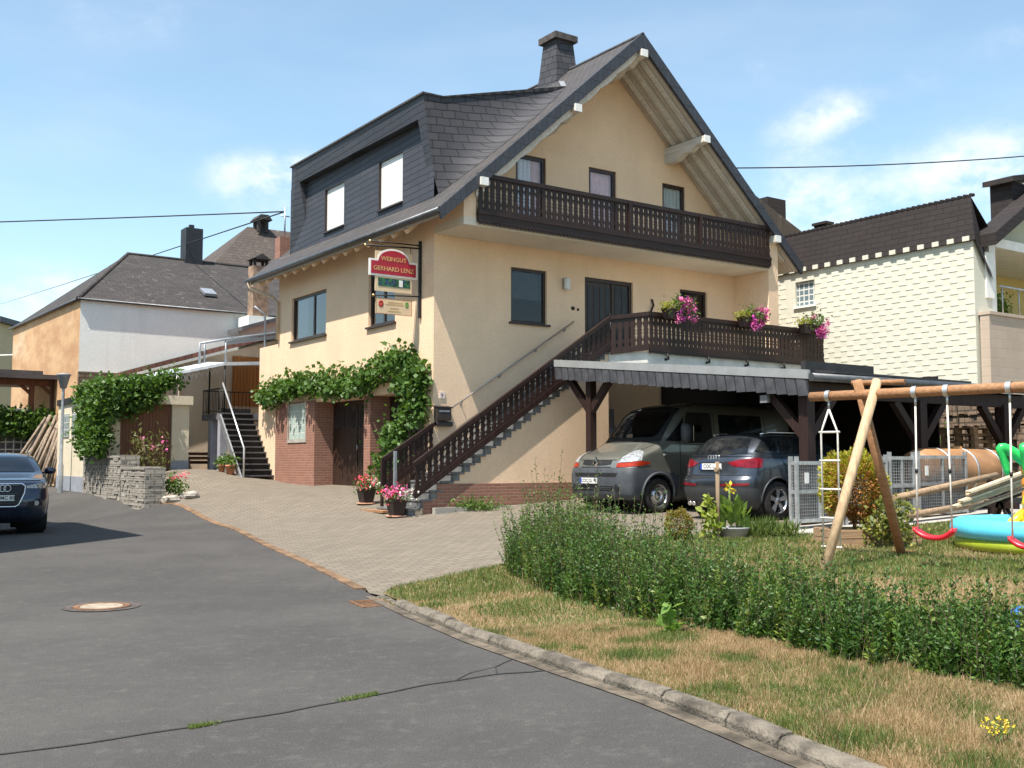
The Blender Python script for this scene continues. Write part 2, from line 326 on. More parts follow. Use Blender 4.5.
# ---------------------------------------------------------------- ground
def m_asphalt():
    t = NT('asphalt'); f1 = t.noise(.35, 5, .6); f2 = t.noise(1.6, 6, .7); sp = t.noise(140, 2, .8)
    c = t.mix(t.ramp(f1, .35, .7), (.052, .049, .046), (.078, .074, .068)); c = t.mix(t.ramp(f2, .52, .75, 0, .5), c, (.050, .048, .047))
    vo = t.n('TexVoronoi'); vo.inputs['Scale'].default_value = 85; t.l(t.oc, vo.inputs['Vector'])
    c = t.mix(t.ramp(vo.outputs['Distance'], .0, .30, .75, 0), c, (.21, .20, .19)); c = t.mix(t.ramp(sp, .46, .70, 0, .75), c, (.028, .028, .03))
    c = t.mix(t.ramp(t.noise(7, 5, .75), .5, .72, 0, .4), c, (.115, .108, .098)); c = t.mix(t.ramp(t.noise(.9, 7, .8, stretch=(1, .5, 1)), .56, .66, 0, .35), c, (.045, .043, .042)); wr = t.noise(3.2, 6, .7, stretch=(1, .35, 1)); c = t.mix(t.ramp(wr, .62, .8, 0, .35), c, (.13, .125, .115))
    hgt = t.math('ADD', t.math('MULTIPLY', vo.outputs['Distance'], .7), t.math('MULTIPLY', sp, .5)); t.bump(hgt, .55, .006); return t.fin(c, .86, 0, .3)
def m_verge():
    t = NT('verge_soil'); f = t.noise(1.4, 6, .65); g = t.noise(.8, 5, .6); c = t.mix(t.ramp(f, .35, .65), (.20, .135, .08), (.30, .215, .13)); c = t.mix(t.ramp(g, .5, .7, 0, .75), c, (.11, .125, .035))
    c = t.mix(t.ramp(t.noise(120, 3, .7), .4, .75, 0, .6), c, (.15, .10, .05)); t.bump(t.noise(130, 4, .7), .6, .012); return t.fin(c, .95, 0, .1)
def m_paver():
    m = bricks('paver', (.190, .162, .126), (.142, .122, .096), (.085, .071, .054), .24, .16, .012, ('X', 'Y'), .9, .35, rot=rad(-28), wear=.35); return m
M_ASP = m_asphalt(); M_VERGE = m_verge(); M_PAV = m_paver()
M_CONC = plain('concrete', (.36, .34, .30), .9, .22, 2.2, .5, 70); M_KERB = plain('kerb_stone', (.125, .108, .085), .92, .55, 5, .9, 45); M_GUT = plain('gutter_stone', (.10, .082, .06), .92, .55, 5, .7, 50)
M_EARTH = plain('earth', (.19, .16, .10), .95, .3, .3, .3, 10); M_RUST = plain('rusty_iron', (.16, .085, .045), .85, .4, 9, .5, 60)
sheet('ground', [(-400, -300), (400, -300), (400, 500), (-400, 500)], -.06, M_EARTH, 400, fn=H) if False else None
def base_ground():
    xs = np.unique(np.r_[-400, -200, -90, np.arange(-40, 45, 1.), 90, 200, 400]); ys = np.unique(np.r_[-300, -100, -30, np.arange(-6, 62, 1.), 120, 300, 700]); X, Y = np.meshgrid(xs, ys); Z = H(X, Y)-.05
    nx = len(xs); V = [(a, b, c) for a, b, c in zip(X.ravel(), Y.ravel(), Z.ravel())]; F = [(j*nx+i, j*nx+i+1, (j+1)*nx+i+1, (j+1)*nx+i) for j in range(len(ys)-1) for i in range(nx-1)]
    mb = MB(); mb.add(V, F, 0, True); return mb.build('ground', M_EARTH, kind='structure')
base_ground()
KERB = [(4.6, -1.5), (3.2, 2.0), (2.5, 3.6), (1.96, 4.75), (1.47, 5.77), (.89, 6.94), (.38, 7.84), (-.32, 9.24), (-1.0, 10.9), (-1.62, 12.6)]
EDGE = [(-1.86, 13.3), (-2.35, 14.5), (-3.2, 16.5), (-4.28, 18.9), (-5.7, 22.2), (-7.07, 25), (-8.6, 27.5), (-10.08, 29.6), (-11.98, 32.1), (-14.3, 35.2), (-18, 40), (-24, 48)]
sheet('road', [(-2.0, -6), (4.9, -6)] + KERB + EDGE + [(-40, 60), (-48, 30), (-30, 8), (-14, -6)], .0, M_ASP, .6)
LAWN_FAR = [(-1.45, 13.35), (-.4, 14.6), (.6, 15.6), (2.0, 16.5), (3.6, 16.9), (4.84, 16.85), (11.5, 21.5), (20, 24)]
sheet('driveway', [(-1.45, 12.5), (-1.72, 12.9)] + [(x+.05, y) for x, y in EDGE[:8]] + [wl(-4.4, 14), wl(-2.5, 14), wl(3, 14), wl(14, 8), wl(16, -8), (11.5, 21.4)] + [(4.84, 16.7), (3.6, 16.75), (2.0, 16.3), (.6, 15.4), (-.4, 14.4), (-1.45, 13.15)], .006, M_PAV, .6)
def off(pl, d):
    out = []
    for i, p in enumerate(pl):
        a = Vector(pl[max(i-1, 0)]); b = Vector(pl[min(i+1, len(pl)-1)]); t = (b-a).normalized(); out.append((p[0]+t.y*d, p[1]-t.x*d))
    return out
KIN = off(KERB, .11)
LAWN_POLY = KIN + [(-1.45, 13.2)] + LAWN_FAR[1:] + [(24, 10), (12, -1.5)]
sheet('lawn', LAWN_POLY, .03, M_VERGE, .4)
sheet('path', [wl(.6, -10.45), wl(9, -10.45), wl(9, -9.3), wl(.6, -9.3)], .035, M_CONC, .5)      # concrete strip below the cages
def strip(name, pl, d0, d1, off0, mat, hgt=0):
    A = off(pl, d0); B = off(pl, d1); mb = MB()
    for i in range(len(pl)-1):
        q = [A[i], A[i+1], B[i+1], B[i]]; vs = [(x, y, h(x, y)+off0) for x, y in q]; mb.add(vs, [(0,1,2,3)])
        if hgt:
            vb = [(x, y, h(x, y)-.03) for x, y in q]; mb.add(vs+vb, [(0,1,5,4), (2,3,7,6), (1,2,6,5), (3,0,4,7)])
    return mb.build(name, mat, kind='structure')
def resample(pl, st):
    out = []
    for a, b in zip(pl[:-1], pl[1:]):
        a, b = Vector(a), Vector(b); k = max(1, round((b-a).length/st)); out += [tuple(a+(b-a)*(i/k)) for i in range(k)]
    return out+[pl[-1]]
strip('gutter', resample(KERB, .5), -.11, .0, .008, M_GUT)
strip('gutter', resample(EDGE[:9], .5), -.085, .05, .016, plain('rusty_edging', (.17, .105, .06), .9, .45, 3, .6, 40), 1)
def kerb():
    pl = resample(KERB, .05); mb = MB(); i = 0
    while i < len(pl)-4:
        n = random.choice([9, 11, 13, 18]); seg = pl[i:min(i+n, len(pl)-1)+1]; i += n
        if len(seg) < 4: break
        a, b = Vector(seg[0]), Vector(seg[-1]); t = (b-a).normalized(); a += t*.008; b -= t*.008; nn = Vector((t.y, -t.x)); y = (a.y+b.y)/2; hh = .075*min(1, max(.25, (12.6-y)/2)) + random.uniform(-.012, .012); s0 = random.uniform(0, .02); w = .115+random.uniform(-.01, .02); tl = random.uniform(-.01, .01)
        vs = []
        for p, e in ((a, tl), (b, -tl)):
            for d, z in ((s0, -.1), (s0, hh-.035), (s0+.03, hh), (w, hh+.004), (w+.005, -.1)):
                q = p+nn*d; vs.append((q.x, q.y, h(p.x, p.y)+z+(e if z > 0 else 0)))
        mb.add(vs, [(0,1,6,5), (1,2,7,6), (2,3,8,7), (3,4,9,8), (4,3,2,1,0), (5,6,7,8,9)])
    mb.build('kerb', M_KERB, kind='structure', bevel=.006)
kerb()
def crack():
    M_CR = plain('tar_crack', (.022, .022, .022), .8, .2, 8); mb = MB()
    def line(pts, w):
        P = resample(pts, .12); A = []; B = []
        for i, p in enumerate(P):
            a = Vector(P[max(i-1, 0)]); b = Vector(P[min(i+1, len(P)-1)]); t = (b-a).normalized(); j = (noise.noise(Vector((p[0]*3, p[1]*3, 1)))*.03); k = w*(.55+.7*abs(noise.noise(Vector((p[0]*5, p[1]*5, 7))))); c = Vector((p[0]-t.y*j, p[1]+t.x*j))
            A.append((c.x-t.y*k, c.y+t.x*k)); B.append((c.x+t.y*k, c.y-t.x*k))
        for i in range(len(P)-1):
            q = [A[i], A[i+1], B[i+1], B[i]]; mb.add([(x, y, h(x, y)+.005) for x, y in q], [(0,1,2,3)])
    line([(-5, 4.9), (-3.6, 5.6), (-2.83, 6.0), (-2.25, 6.39), (-1.38, 7.02), (-.58, 7.63), (-.1, 7.85), (.25, 7.9)], .017); line([(-.1, 7.85), (-.12, 8.1), (.0, 8.35), (-.05, 8.6)], .01); line([(-.4, 7.74), (-.3, 7.95), (-.12, 8.1)], .008)
    mb.build('road_crack', M_CR, kind='structure')
crack()
# manhole cover and drain grate
def manhole():
    z = h(-4.53, 11.85); o = thing('manhole_cover', 'round pale concrete manhole cover set in the asphalt road', 'manhole cover', (-4.53, 11.85, z))
    mb = MB(); mb.lathe([(0, .014), (.205, .014), (.225, .012), (.23, .0)], n=40, smooth=False)
    for k in range(8): q = k*math.pi/4; mb.lathe([(0, .0145), (.02, .0145)], (math.cos(q)*.16, math.sin(q)*.16, .0008), n=10)
    mb.build('lid', plain('manhole_concrete', (.30, .25, .19), .9, .25, 6, .5, 60), o); mb = MB(); mb.lathe([(.235, -.02), (.235, .012), (.30, .013), (.305, -.02)], n=40, smooth=False); mb.build('frame_ring', M_RUST, o)
    mb = MB(); mb.lathe([(.31, .006), (.41, .006)], n=40, smooth=False); mb.build('surround', plain('old_asphalt', (.075, .062, .056), .9, .4, 7, .6, 60), o)
manhole()
def drain():
    z = h(-1.42, 12.05); a = math.atan2(-1.7, .7); o = thing('drain_grate', 'rusty iron drain grate in the gutter at the start of the kerb', 'drain grate', (-1.55, 11.95, z-.012), rad(-66))
    mb = MB(); mb.box(-.28, .28, -.2, -.165, -.02, .018); mb.box(-.28, .28, .165, .2, -.02, .018); mb.box(-.28, -.245, -.165, .165, -.02, .018); mb.box(.245, .28, -.165, .165, -.02, .018); mb.build('frame', M_RUST, o)
    mb = MB()
    for k in range(9): x = -.225+k*.055; mb.box(x-.013, x+.013, -.165, .165, -.03, .012)
    mb.build('bars', M_RUST, o); mb = MB(); mb.box(-.245, .245, -.165, .165, -.028, -.024); mb.build('pit', plain('pit_dark', (.02, .018, .015)), o)
drain()
# ---------------------------------------------------------------- grass
def field(x, y, sc, seed):
    r = np.random.default_rng(seed); s = 0
    for k in range(7):
        a = r.uniform(0, 6.28); f = sc*r.uniform(.6, 2.2); s = s+np.sin((x*np.cos(a)+y*np.sin(a))*f+r.uniform(0, 6.28))
    return s/7
def blades(n, xr, yr, dens, poly, hgt, w, lean=.5):
    x = rng.uniform(*xr, n); y = rng.uniform(*yr, n); k = inpoly(poly, x, y) & (rng.uniform(size=n) < dens(x, y)); x, y = x[k], y[k]; n = len(x); z = H(x, y)+.025; a = rng.uniform(0, 6.28, n); L = hgt(x, y)*rng.uniform(.45, 1.3, n); ww = w*rng.uniform(.6, 1.4, n)*(1+np.maximum(0, y-9)*.11)
    d = np.stack([rng.normal(size=n)*lean, rng.normal(size=n)*lean, np.ones(n)], 1); d = unit(d)*L[:,None]; sd = np.stack([np.cos(a)*ww, np.sin(a)*ww, np.zeros(n)], 1); C = np.stack([x, y, z], 1)
    dr = np.stack([d[:,0]*.5, d[:,1]*.5, -L*.12], 1)
    T = C+d; return np.stack([C-sd, C+sd, T+sd*.3, T-sd*.3], 1)
M_DRY = leafmat('dry_grass', (.42, .31, .185), (.32, .22, .125), (.23, .20, .085), 3, .3); M_GRN = leafmat('green_grass', (.075, .125, .028), (.135, .175, .042), (.055, .09, .02), 4, .3)
BEHIND = lambda x, y: (x*1.0 + .55*(y-11) > 1.2)       # beyond the hedge
_gc = np.random.default_rng(5); GCL = [(a, b, s) for a, b, s in zip(_gc.uniform(-1.2, 5, 150), _gc.uniform(4.6, 14, 150), _gc.uniform(.05, .2, 150))]
def green_f(x, y):
    g = .5+.9*field(x, y, 1.6, 3)+.5*field(x, y, 4.5, 4); g = g+np.where(y > 12, .25, -.30)+.6*np.exp(-((x-1.85)**2+(y-5.75)**2)/.09)+.55*np.exp(-((x+.4)**2+(y-13.2)**2)/1.3)+.45*np.exp(-((x-.3)**2+(y-10.3)**2)/.5)+np.where(BEHIND(x, y), .12, 0)
    for a, b, s in GCL: g = g+1.1*np.exp(-((x-a)**2+(y-b)**2)/(s*s))
    return np.clip((g-.13)*1.5, 0.04, 1)
dd = lambda x, y: np.clip((1.15-green_f(x, y))*np.clip(.8+.7*field(x, y, 3.5, 9), .2, 1), 0, 1)
lh = lambda x, y: .05+.028*field(x, y, 2, 5)
V = np.concatenate([blades(620000, (-.6, 5), (4.2, 9.5), dd, LAWN_POLY, lh, .0021, .6), blades(330000, (-1.8, 13), (9.2, 19), lambda x, y: dd(x, y)*.9, LAWN_POLY, lh, .0030, .6), blades(190000, (5, 12), (1, 9.3), dd, LAWN_POLY, lh, .0030, .6)])
tag(np_mesh('dry_grass', V, 4, M_DRY), None, None, None, 'stuff')
gh = lambda x, y: .055+.03*field(x, y, 2.5, 6)+.05*np.exp(-((x-1.85)**2+(y-5.75)**2)/.06)
V = np.concatenate([blades(330000, (-.6, 5), (4.2, 9.5), lambda x, y: green_f(x, y), LAWN_POLY, gh, .0022, .5), blades(420000, (-1.8, 14), (9.2, 21), lambda x, y: np.clip(green_f(x, y)+.12, 0, 1)*np.clip(1.2-(y-9)*.05, .3, 1), LAWN_POLY, gh, .0032, .55), blades(120000, (5, 12), (1, 9.3), lambda x, y: green_f(x, y), LAWN_POLY, gh, .0032, .55)])
tag(np_mesh('grass', V, 4, M_GRN), None, None, None, 'stuff')

st = blades(14000, (-1.0, 9), (4.2, 14), lambda x, y: np.clip(.25+field(x, y, 2.2, 31), 0, 1), LAWN_POLY, lambda x, y: .17+0*x, .0017, .4)
tag(np_mesh('dry_stalks', st, 4, M_DRY), None, None, None, 'stuff')
CRK = [(-1.95, 6.55), (-1.40, 6.98), (-.9, 7.36), (-.93, 7.42), (-1.43, 7.04), (-1.98, 6.61)]
tag(np_mesh('crack_weeds', blades(200000, (-2, -.85), (6.5, 7.45), lambda x, y: np.clip(.05+.5*field(x, y, 6, 8), 0, 1), CRK, lambda x, y: .028+0*x, .0022, .9)-np.array([0, 0, .022]), 4, M_GRN), None, None, None, 'stuff')
KP = KERB[2:]+off(KERB[2:], .03)[::-1]
tag(np_mesh('gutter_weeds', blades(300000, (-1.7, 2.6), (3.6, 12.6), lambda x, y: np.clip(-.1+.6*field(x, y, 3, 18), 0, 1), KP, lambda x, y: .045+0*x, .0024, .7)-np.array([0, 0, .02]), 4, [M_GRN]), None, None, None, 'stuff')
# ---------------------------------------------------------------- the house
CREAM = (.84, .615, .42)
M_ST = stucco('cream_stucco', CREAM); M_SOF = wood('soffit_boards', (.52, .46, .39), 'X', .8, .12, boards=('Y', .12)); M_WHB = wood('weathered_beam', (.58, .54, .48), 'Y', .8, .2)
M_SLATE = bricks('roof_slate', (.046, .043, .045), (.072, .066, .064), (.011, .011, .012), .27, .20, .014, ('Y', ('X', 1.337)), .72, 1.0, .5, 1.4, wear=.4, spec=.3)
M_SLW = bricks('wall_slate', (.033, .035, .044), (.044, .046, .056), (.011, .011, .013), .9, .16, .011, ('Y', 'Z'), .6, 1.0, .5, 1.2, wear=.22, rot=rad(2), spec=.4)
M_SLC = bricks('cheek_slate', (.036, .037, .044), (.056, .055, .061), (.012, .012, .014), .36, .19, .013, ('S', 'Z'), .72, 1.0, .5, 1.4, wear=.25, rot=rad(-6), spec=.3)
M_SLV = bricks('verge_slate', (.040, .043, .052), (.050, .053, .064), (.015, .015, .018), .16, .4, .008, ('X', 'Z'), .5, .7, .5, .3, wear=.2, rot=rad(0))
M_WD = wood('dark_stained_wood', (.027, .0135, .0105), 'Z', .5, .45); M_WDH = wood('dark_rail_wood', (.028, .0145, .011), 'X', .5, .4); M_FR = plain('dark_frame', (.030, .018, .015), .4, .2, 6)
M_BRK = bricks('red_brick', (.31, .145, .10), (.24, .108, .078), (.30, .22, .165), .24, .072, .010, ('S', 'Z'), .88, .5, wear=.25)
M_GL = glass('window_glass', (.88, .9, .92), 1.0); M_CUR = plain('curtain_cloth', (.88, .86, .86), .9, .1, 20); M_PINK = plain('pink_curtain', (.85, .52, .48), .9, .12, 12)
M_STONE = plain('step_stone', (.135, .138, .138), .75, .25, 6, .3, 60); M_GDOOR = wood('garage_door_wood', (.040, .022, .016), 'Z', .45, .35, boards=('Y', .16)); M_METAL = plain('galvanised_metal', (.42, .44, .46), .45, .18, 8, 0, 60, .75)
M_GUTM = plain('grey_gutter', (.10, .105, .11), .45, .2, 4, metal=.6); M_WHITE = plain('white_paint', (.76, .75, .71), .6, .06, 4); M_SHUT = bricks('roller_slats', (.74, .73, .69), (.72, .71, .67), (.42, .41, .39), 6, .055, .006, ('Y', 'Z'), .6, .5, wear=.03)
M_LEAD = plain('lead_flashing', (.30, .31, .33), .5, .2, 8, metal=.5); M_BLK = plain('matt_black', (.012, .012, .013), .6, .2, 5)
EAVE_Z, SL = 7.36, .888
def roofz(r): return EAVE_Z + SL*((r if r < 5.4 else 10.8-r)+.66)
house = thingH('detached_house', 'cream gabled house with a slate roof, dark wood balcony and outside stair', 'house', (0, 0, 0))
def win(parent, plane, a, u0, u1, z0, z1, dep=.12, mull=(), sill=True, fw=.07, curtain=None, trans=(), name='window', glassm=None, lbl=None):
    mb = MB()
    def bx(m, ua, ub, da, db, za, zb): m.box(a+da, a+db, ua, ub, za, zb) if plane == 'x' else m.box(ua, ub, a+da, a+db, za, zb)
    bx(mb, u0, u1, dep-.03, dep+.05, z1-fw, z1); bx(mb, u0, u1, dep-.03, dep+.05, z0, z0+fw); bx(mb, u0, u0+fw, dep-.03, dep+.05, z0+fw, z1-fw); bx(mb, u1-fw, u1, dep-.03, dep+.05, z0+fw, z1-fw)
    for m in mull: bx(mb, m-fw*.6, m+fw*.6, dep-.02, dep+.045, z0+fw, z1-fw)
    for t in trans: bx(mb, u0+fw, u1-fw, dep-.015, dep+.04, t-.035, t+.035)
    w = mb.build(name, M_FR, parent, label=lbl); mb = MB(); bx(mb, u0+fw, u1-fw, dep+.005, dep+.017, z0+fw, z1-fw); mb.build('pane', glassm or M_GL, w)
    if sill: mb = MB(); bx(mb, u0-.07, u1+.07, -.07, dep-.03, z0-.05, z0-.002); mb.build('sill', M_FR, w)
    if curtain:
        for (ua, ub, za, zb, mt) in curtain:
            mb = MB(); n = max(6, int((ub-ua)/.03)); vs = []
            for i in range(n+1):
                u = ua+(ub-ua)*i/n; d = dep+.07+.02*math.sin(u*45); p = [(a+d, u, za), (a+d, u, zb)] if plane == 'x' else [(u, a+d, za), (u, a+d, zb)]; vs += p
            mb.add(vs, [(2*i, 2*i+2, 2*i+3, 2*i+1) for i in range(n)], 0, True); mb.build('curtain', mt, w)
    return w
# walls
mb = MB()
W1 = rect(5.97, 8.40, 5.25, 6.56); W2 = rect(1.91, 3.36, 5.16, 6.56); GB = rect(7.2, 8.4, 2.30, 3.36)
mb.poly_holes([(0, -.4), (.42, -.4), (.42, 3.36), (6.56, 3.36), (6.56, -.4), (10.9, -.4), (10.9, 5.28), (9.4, 5.28), (9.4, 7.95), (0, 7.95)], [W1, W2, GB], 'x', 0, .16)
F1 = rect(2.24, 3.36, 5.12, 6.51); FD = rect(4.61, 6.29, 4.35, 6.5); F2 = rect(8.05, 9.12, 5.3, 6.5); A1 = rect(2.39, 3.34, 7.28, 9.45); A2 = rect(4.77, 5.72, 7.28, 9.48); A3 = rect(7.42, 8.30, 7.28, 9.45)
mb.poly_holes([(0, -.4), (10.64, -.4), (10.64, 7.82), (5.4, 12.6), (0, 7.82)], [F1, FD, F2, A1, A2, A3], 'y', 0, .16)
mb.add([(10.64,0,-.4),(10.64,10.1,-.4),(10.64,10.1,7.82),(10.64,0,7.82)], [(0,1,2,3)]); mb.add([(0.002,9.4,5.28),(0,9.4,7.95),(5.4,9.4,12.6),(10.64,9.4,7.82),(10.64,9.4,-.4),(0.002,9.4,-.4)], [(0,1,2,3,4,5)])
mb.box(.17, 10.6, .17, 9.35, 4.0, 4.3); mb.box(.17, 10.6, .17, 9.35, 7.0, 7.25)
mb.box(0.001, .3, 9.402, 10.9, 4.0, 5.279)
mb.box(10.24, 10.639, -1.32, -.002, -.3, 8.0); mb.prism([(10.24, 8.0), (10.639, 8.0), (10.639, 7.80), (10.24, 8.15)], 'y', -1.32, -.002)
mb.prism([(0, 7.25), (.33, 7.25), (.33, 8.05), (0, 7.80)], 'y', -1.32, -.002)
mb.build('wall', M_ST, house, rec=False)
mb = MB(); mb.box(0, 10.238, -1.32, -.002, 7.06, 7.25); mb.build('balcony_slab', stucco('balcony_render', (.72, .64, .52)), house)
# garage recess
mb = MB(); mb.box(.0, .6, 6.561, 6.70, -.2, 3.34)
for (a0, a1, z0, z1) in [(6.56, 7.2, -.2, 3.40), (8.4, 9.42, -.2, 3.40), (7.2, 8.4, -.2, 2.3), (7.2, 8.4, 3.36, 3.40)]: mb.box(-.035, -.003, a0, a1, z0, z1)
mb.build('brick_corner', M_BRK, house); mb = MB(); mb.box(-.02, .6, 3.15, 3.52, -.2, 3.34); mb.build('garage_pier', M_BRK, house)
mb = MB(); mb.box(.002, .7, .425, 6.555, 3.345, 3.44); mb.box(.003, .6, .30, .419, -.2, 3.34); mb.build('garage_lintel', M_ST, house)
def gdoor(b0, b1):
    mb = MB(); mb.box(.55, .60, b0, b1, .3, 3.34); m = (b0+b1)/2; mb.box(.53, .551, m-.04, m+.04, .3, 3.3); mb.box(.535, .551, b0, b1, 2.42, 2.50); mb.box(.535, .551, b0, b1, 3.24, 3.34)
    d = mb.build('garage_door', M_GDOOR, house); mb = MB(); dk = (b1-b0)/2
    for k in range(2):
        for j in range(2): c = b0+dk*k+.12+j*(dk-.2)/2; mb.box(.538, .549, c, c+(dk-.3)/2, 2.58, 3.18)
    mb.build('pane', plain('dark_pane', (.025, .027, .03), .15, .1), d); mb = MB(); mb.tube([(.5, m-.1, 1.95), (.5, m-.1, 2.1)], .015); mb.box(.5, .55, m-.11, m-.09, 2.0, 2.03); mb.build('handle', M_METAL, d)
gdoor(3.52, 6.56); gdoor(.42, 3.15)
# glass-block window in the brick part
gb = MB(); gb.box(-.02, .05, 7.2, 8.4, 2.30, 3.36); w = gb.build('window', bricks('glass_blocks', (.40, .48, .42), (.33, .42, .37), (.62, .60, .55), .29, .21, .014, ('Y', 'Z'), .25, .4, 0, wear=.1), house, label='glass block window in the brick corner')
gb = MB(); gb.box(-.06, -.0351, 7.13, 8.47, 2.20, 2.295); gb.box(-.055, -.0352, 7.14, 7.198, 2.295, 3.4); gb.box(-.055, -.0352, 8.402, 8.46, 2.295, 3.4); gb.build('frame', M_CONC, w)
# windows
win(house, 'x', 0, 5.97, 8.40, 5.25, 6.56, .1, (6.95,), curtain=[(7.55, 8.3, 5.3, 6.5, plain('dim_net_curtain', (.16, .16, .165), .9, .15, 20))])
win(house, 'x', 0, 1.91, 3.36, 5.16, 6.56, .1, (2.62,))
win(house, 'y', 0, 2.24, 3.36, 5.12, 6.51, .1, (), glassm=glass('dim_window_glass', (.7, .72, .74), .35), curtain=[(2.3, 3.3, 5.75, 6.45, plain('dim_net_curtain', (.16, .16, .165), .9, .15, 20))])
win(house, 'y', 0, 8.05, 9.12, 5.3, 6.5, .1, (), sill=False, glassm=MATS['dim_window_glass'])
win(house, 'y', 0, 2.39, 3.34, 7.27, 9.45, .08, (), sill=False, curtain=[(2.42, 2.95, 7.3, 9.4, M_CUR), (2.95, 3.3, 7.3, 9.4, M_PINK)], fw=.09, name='balcony_door')
win(house, 'y', 0, 4.77, 5.72, 7.27, 9.48, .08, (), sill=False, curtain=[(4.8, 5.7, 7.3, 9.4, M_PINK)], fw=.09, name='balcony_door')
win(house, 'y', 0, 7.42, 8.30, 7.27, 9.45, .08, (), sill=False, curtain=[(7.46, 8.26, 7.3, 9.4, plain('grey_blind', (.60, .64, .60), .8))], fw=.09, name='balcony_door')
# front door with strips of glass and a sidelight
mb = MB(); mb.box(4.61, 4.70, .06, .14, 4.35, 6.5); mb.box(6.20, 6.29, .06, .14, 4.35, 6.5); mb.box(4.70, 6.20, .06, .14, 6.40, 6.5); mb.box(5.58, 5.68, .06, .14, 4.35, 6.4); mb.box(4.70, 5.58, .09, .13, 4.36, 6.4); mb.box(5.68, 6.20, .10, .13, 4.36, 6.4)
d = mb.build('front_door', M_FR, house, bevel=.006); mb = MB()
for k in range(4): x = 4.78+k*.2; mb.box(x, x+.11, .08, .095, 4.75, 6.3)
for k in range(2): x = 5.72+k*.24; mb.box(x, x+.2, .09, .105, 4.6, 6.34)
mb.build('pane', plain('smoked_pane', (.03, .032, .035), .2, .2, 3, spec=.2), d); mb = MB(); mb.tube([(5.5, .03, 5.2), (5.5, .03, 5.6)], .015); mb.box(5.49, 5.51, .03, .09, 5.3, 5.33); mb.build('handle', M_METAL, d)
mb = MB(); mb.box(4.98, 5.56, -.04, -.003, .9, 3.03); mb.box(4.52, 4.75, -.05, -.003, .9, 2.98); cd_ = mb.build('cellar_door', plain('grey_door_paint', (.20, .20, .205), .5, .1), house)
mb = MB(); mb.box(5.03, 5.51, -.046, -.041, 1.5, 2.95); mb.build('grille', bricks('louvre', (.28, .28, .28), (.26, .26, .26), (.10, .10, .10), 4, .05, .01, ('X', 'Z'), .5, .6), cd_)
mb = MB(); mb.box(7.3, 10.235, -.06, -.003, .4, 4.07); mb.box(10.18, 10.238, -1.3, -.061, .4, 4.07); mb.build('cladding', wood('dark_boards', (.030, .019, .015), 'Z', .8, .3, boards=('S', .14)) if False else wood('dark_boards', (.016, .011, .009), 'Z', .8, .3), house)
# roof
mb = MB(); mb.prism([(-.66, EAVE_Z), (5.4, EAVE_Z+SL*6.06), (11.46, EAVE_Z), (11.46, EAVE_Z-.10), (5.4, EAVE_Z+SL*6.06-.12), (-.66, EAVE_Z-.10)], 'y', -1.44, 10.2); roof = mb.build('roof', M_SLATE, house)
mb = MB(); z = EAVE_Z-.105; mb.prism([(-.64, z), (5.4, z+SL*6.04-.02), (11.44, z), (11.44, z-.10), (5.4, z+SL*6.04-.13), (-.64, z-.10)], 'y', -1.40, 10.15); mb.build('soffit', M_SOF, roof)
mb = MB(); z0 = EAVE_Z+.03; t = .36; mb.prism([(-.74, z0-.07), (5.4, z0+SL*6.06+.02), (5.4, z0+SL*6.06-t), (-.74+.05, z0-.07-t*.75)], 'y', -1.50, -1.405); mb.prism([(11.54, z0-.07), (5.4, z0+SL*6.06+.02), (5.4, z0+SL*6.06-t), (11.49, z0-.07-t*.75)], 'y', -1.501, -1.406); mb.build('verge_board', M_SLV, roof)
mb = MB(); mb.tube([(5.4, -1.5, EAVE_Z+SL*6.06+.01), (5.4, 10.2, EAVE_Z+SL*6.06+.01)], .05, 6); mb.build('ridge_cap', M_SLC, roof)
for s in (-1, 1):
    for b in (-1.12, -.72, -.3):
        mb = MB(); mb.beam((5.4+s*.15, b, 12.33), (5.4+s*5.65, b, 12.33-SL*5.5), .12, .1); mb.build('rafter', M_WHB, roof)
mb = MB()
for k in range(15):
    b = .3+k*.66; mb.beam((-.60, b, EAVE_Z-.27), (.02, b, EAVE_Z+.27), .1, .1)
mb.build('rafter', M_ST, roof)
for r, z, ext in [(.42, 8.06, -1.54), (3.19, 10.33, -1.54), (5.4, 12.22, -1.54), (7.62, 10.33, -1.56), (10.42, 7.94, -1.54)]:
    mb = MB(); d = .15; pr = [(ext, z+.1), (ext, z-.06), (-1.2, z-.1), (-1.0, z-.22), (-.75, z-.20), (-.45, z-.34), (0, z-.34), (0, z+.1)] if r not in (.42, 10.42) else [(ext, z+.1), (ext, z-.08), (-1.0, z-.12), (-1.0, z+.1)]
    mb.prism(pr, 'x', r-.1, r+.1); p = mb.build('purlin', M_WHB, roof); mb = MB(); mb.box(r-.105, r+.105, ext-.02, ext-.001, z-.085, z+.105); mb.build('purlin_cap', M_WHITE, p)
# wavy trim below the left verge
mb = MB(); top = []; bot = []
for i in range(61): r = .3+i*5/60; zz = 12.40-SL*(5.4-r); top.append((r, zz)); bot.append((r, zz-.14-.05*abs(math.sin(i*.42))))
mb.prism(top+bot[::-1], 'y', -1.37, -1.33); mb.build('verge_trim', M_WHB, roof)
mb = MB(); mb.tube([(-.73, -1.47, EAVE_Z-.09), (-.73, 10.25, EAVE_Z-.07)], .065, 10); mb.build('gutter', M_GUTM, house)
mb = MB(); mb.tube([(-.73, 10.1, EAVE_Z-.1), (-.70, 10.1, EAVE_Z-.28), (-.12, 9.55, EAVE_Z-.62), (-.07, 9.33, EAVE_Z-.8), (-.07, 9.32, 5.4)], .05, 10); mb.build('downpipe', plain('cream_pipe', (.5, .4, .28), .6, .1), house)
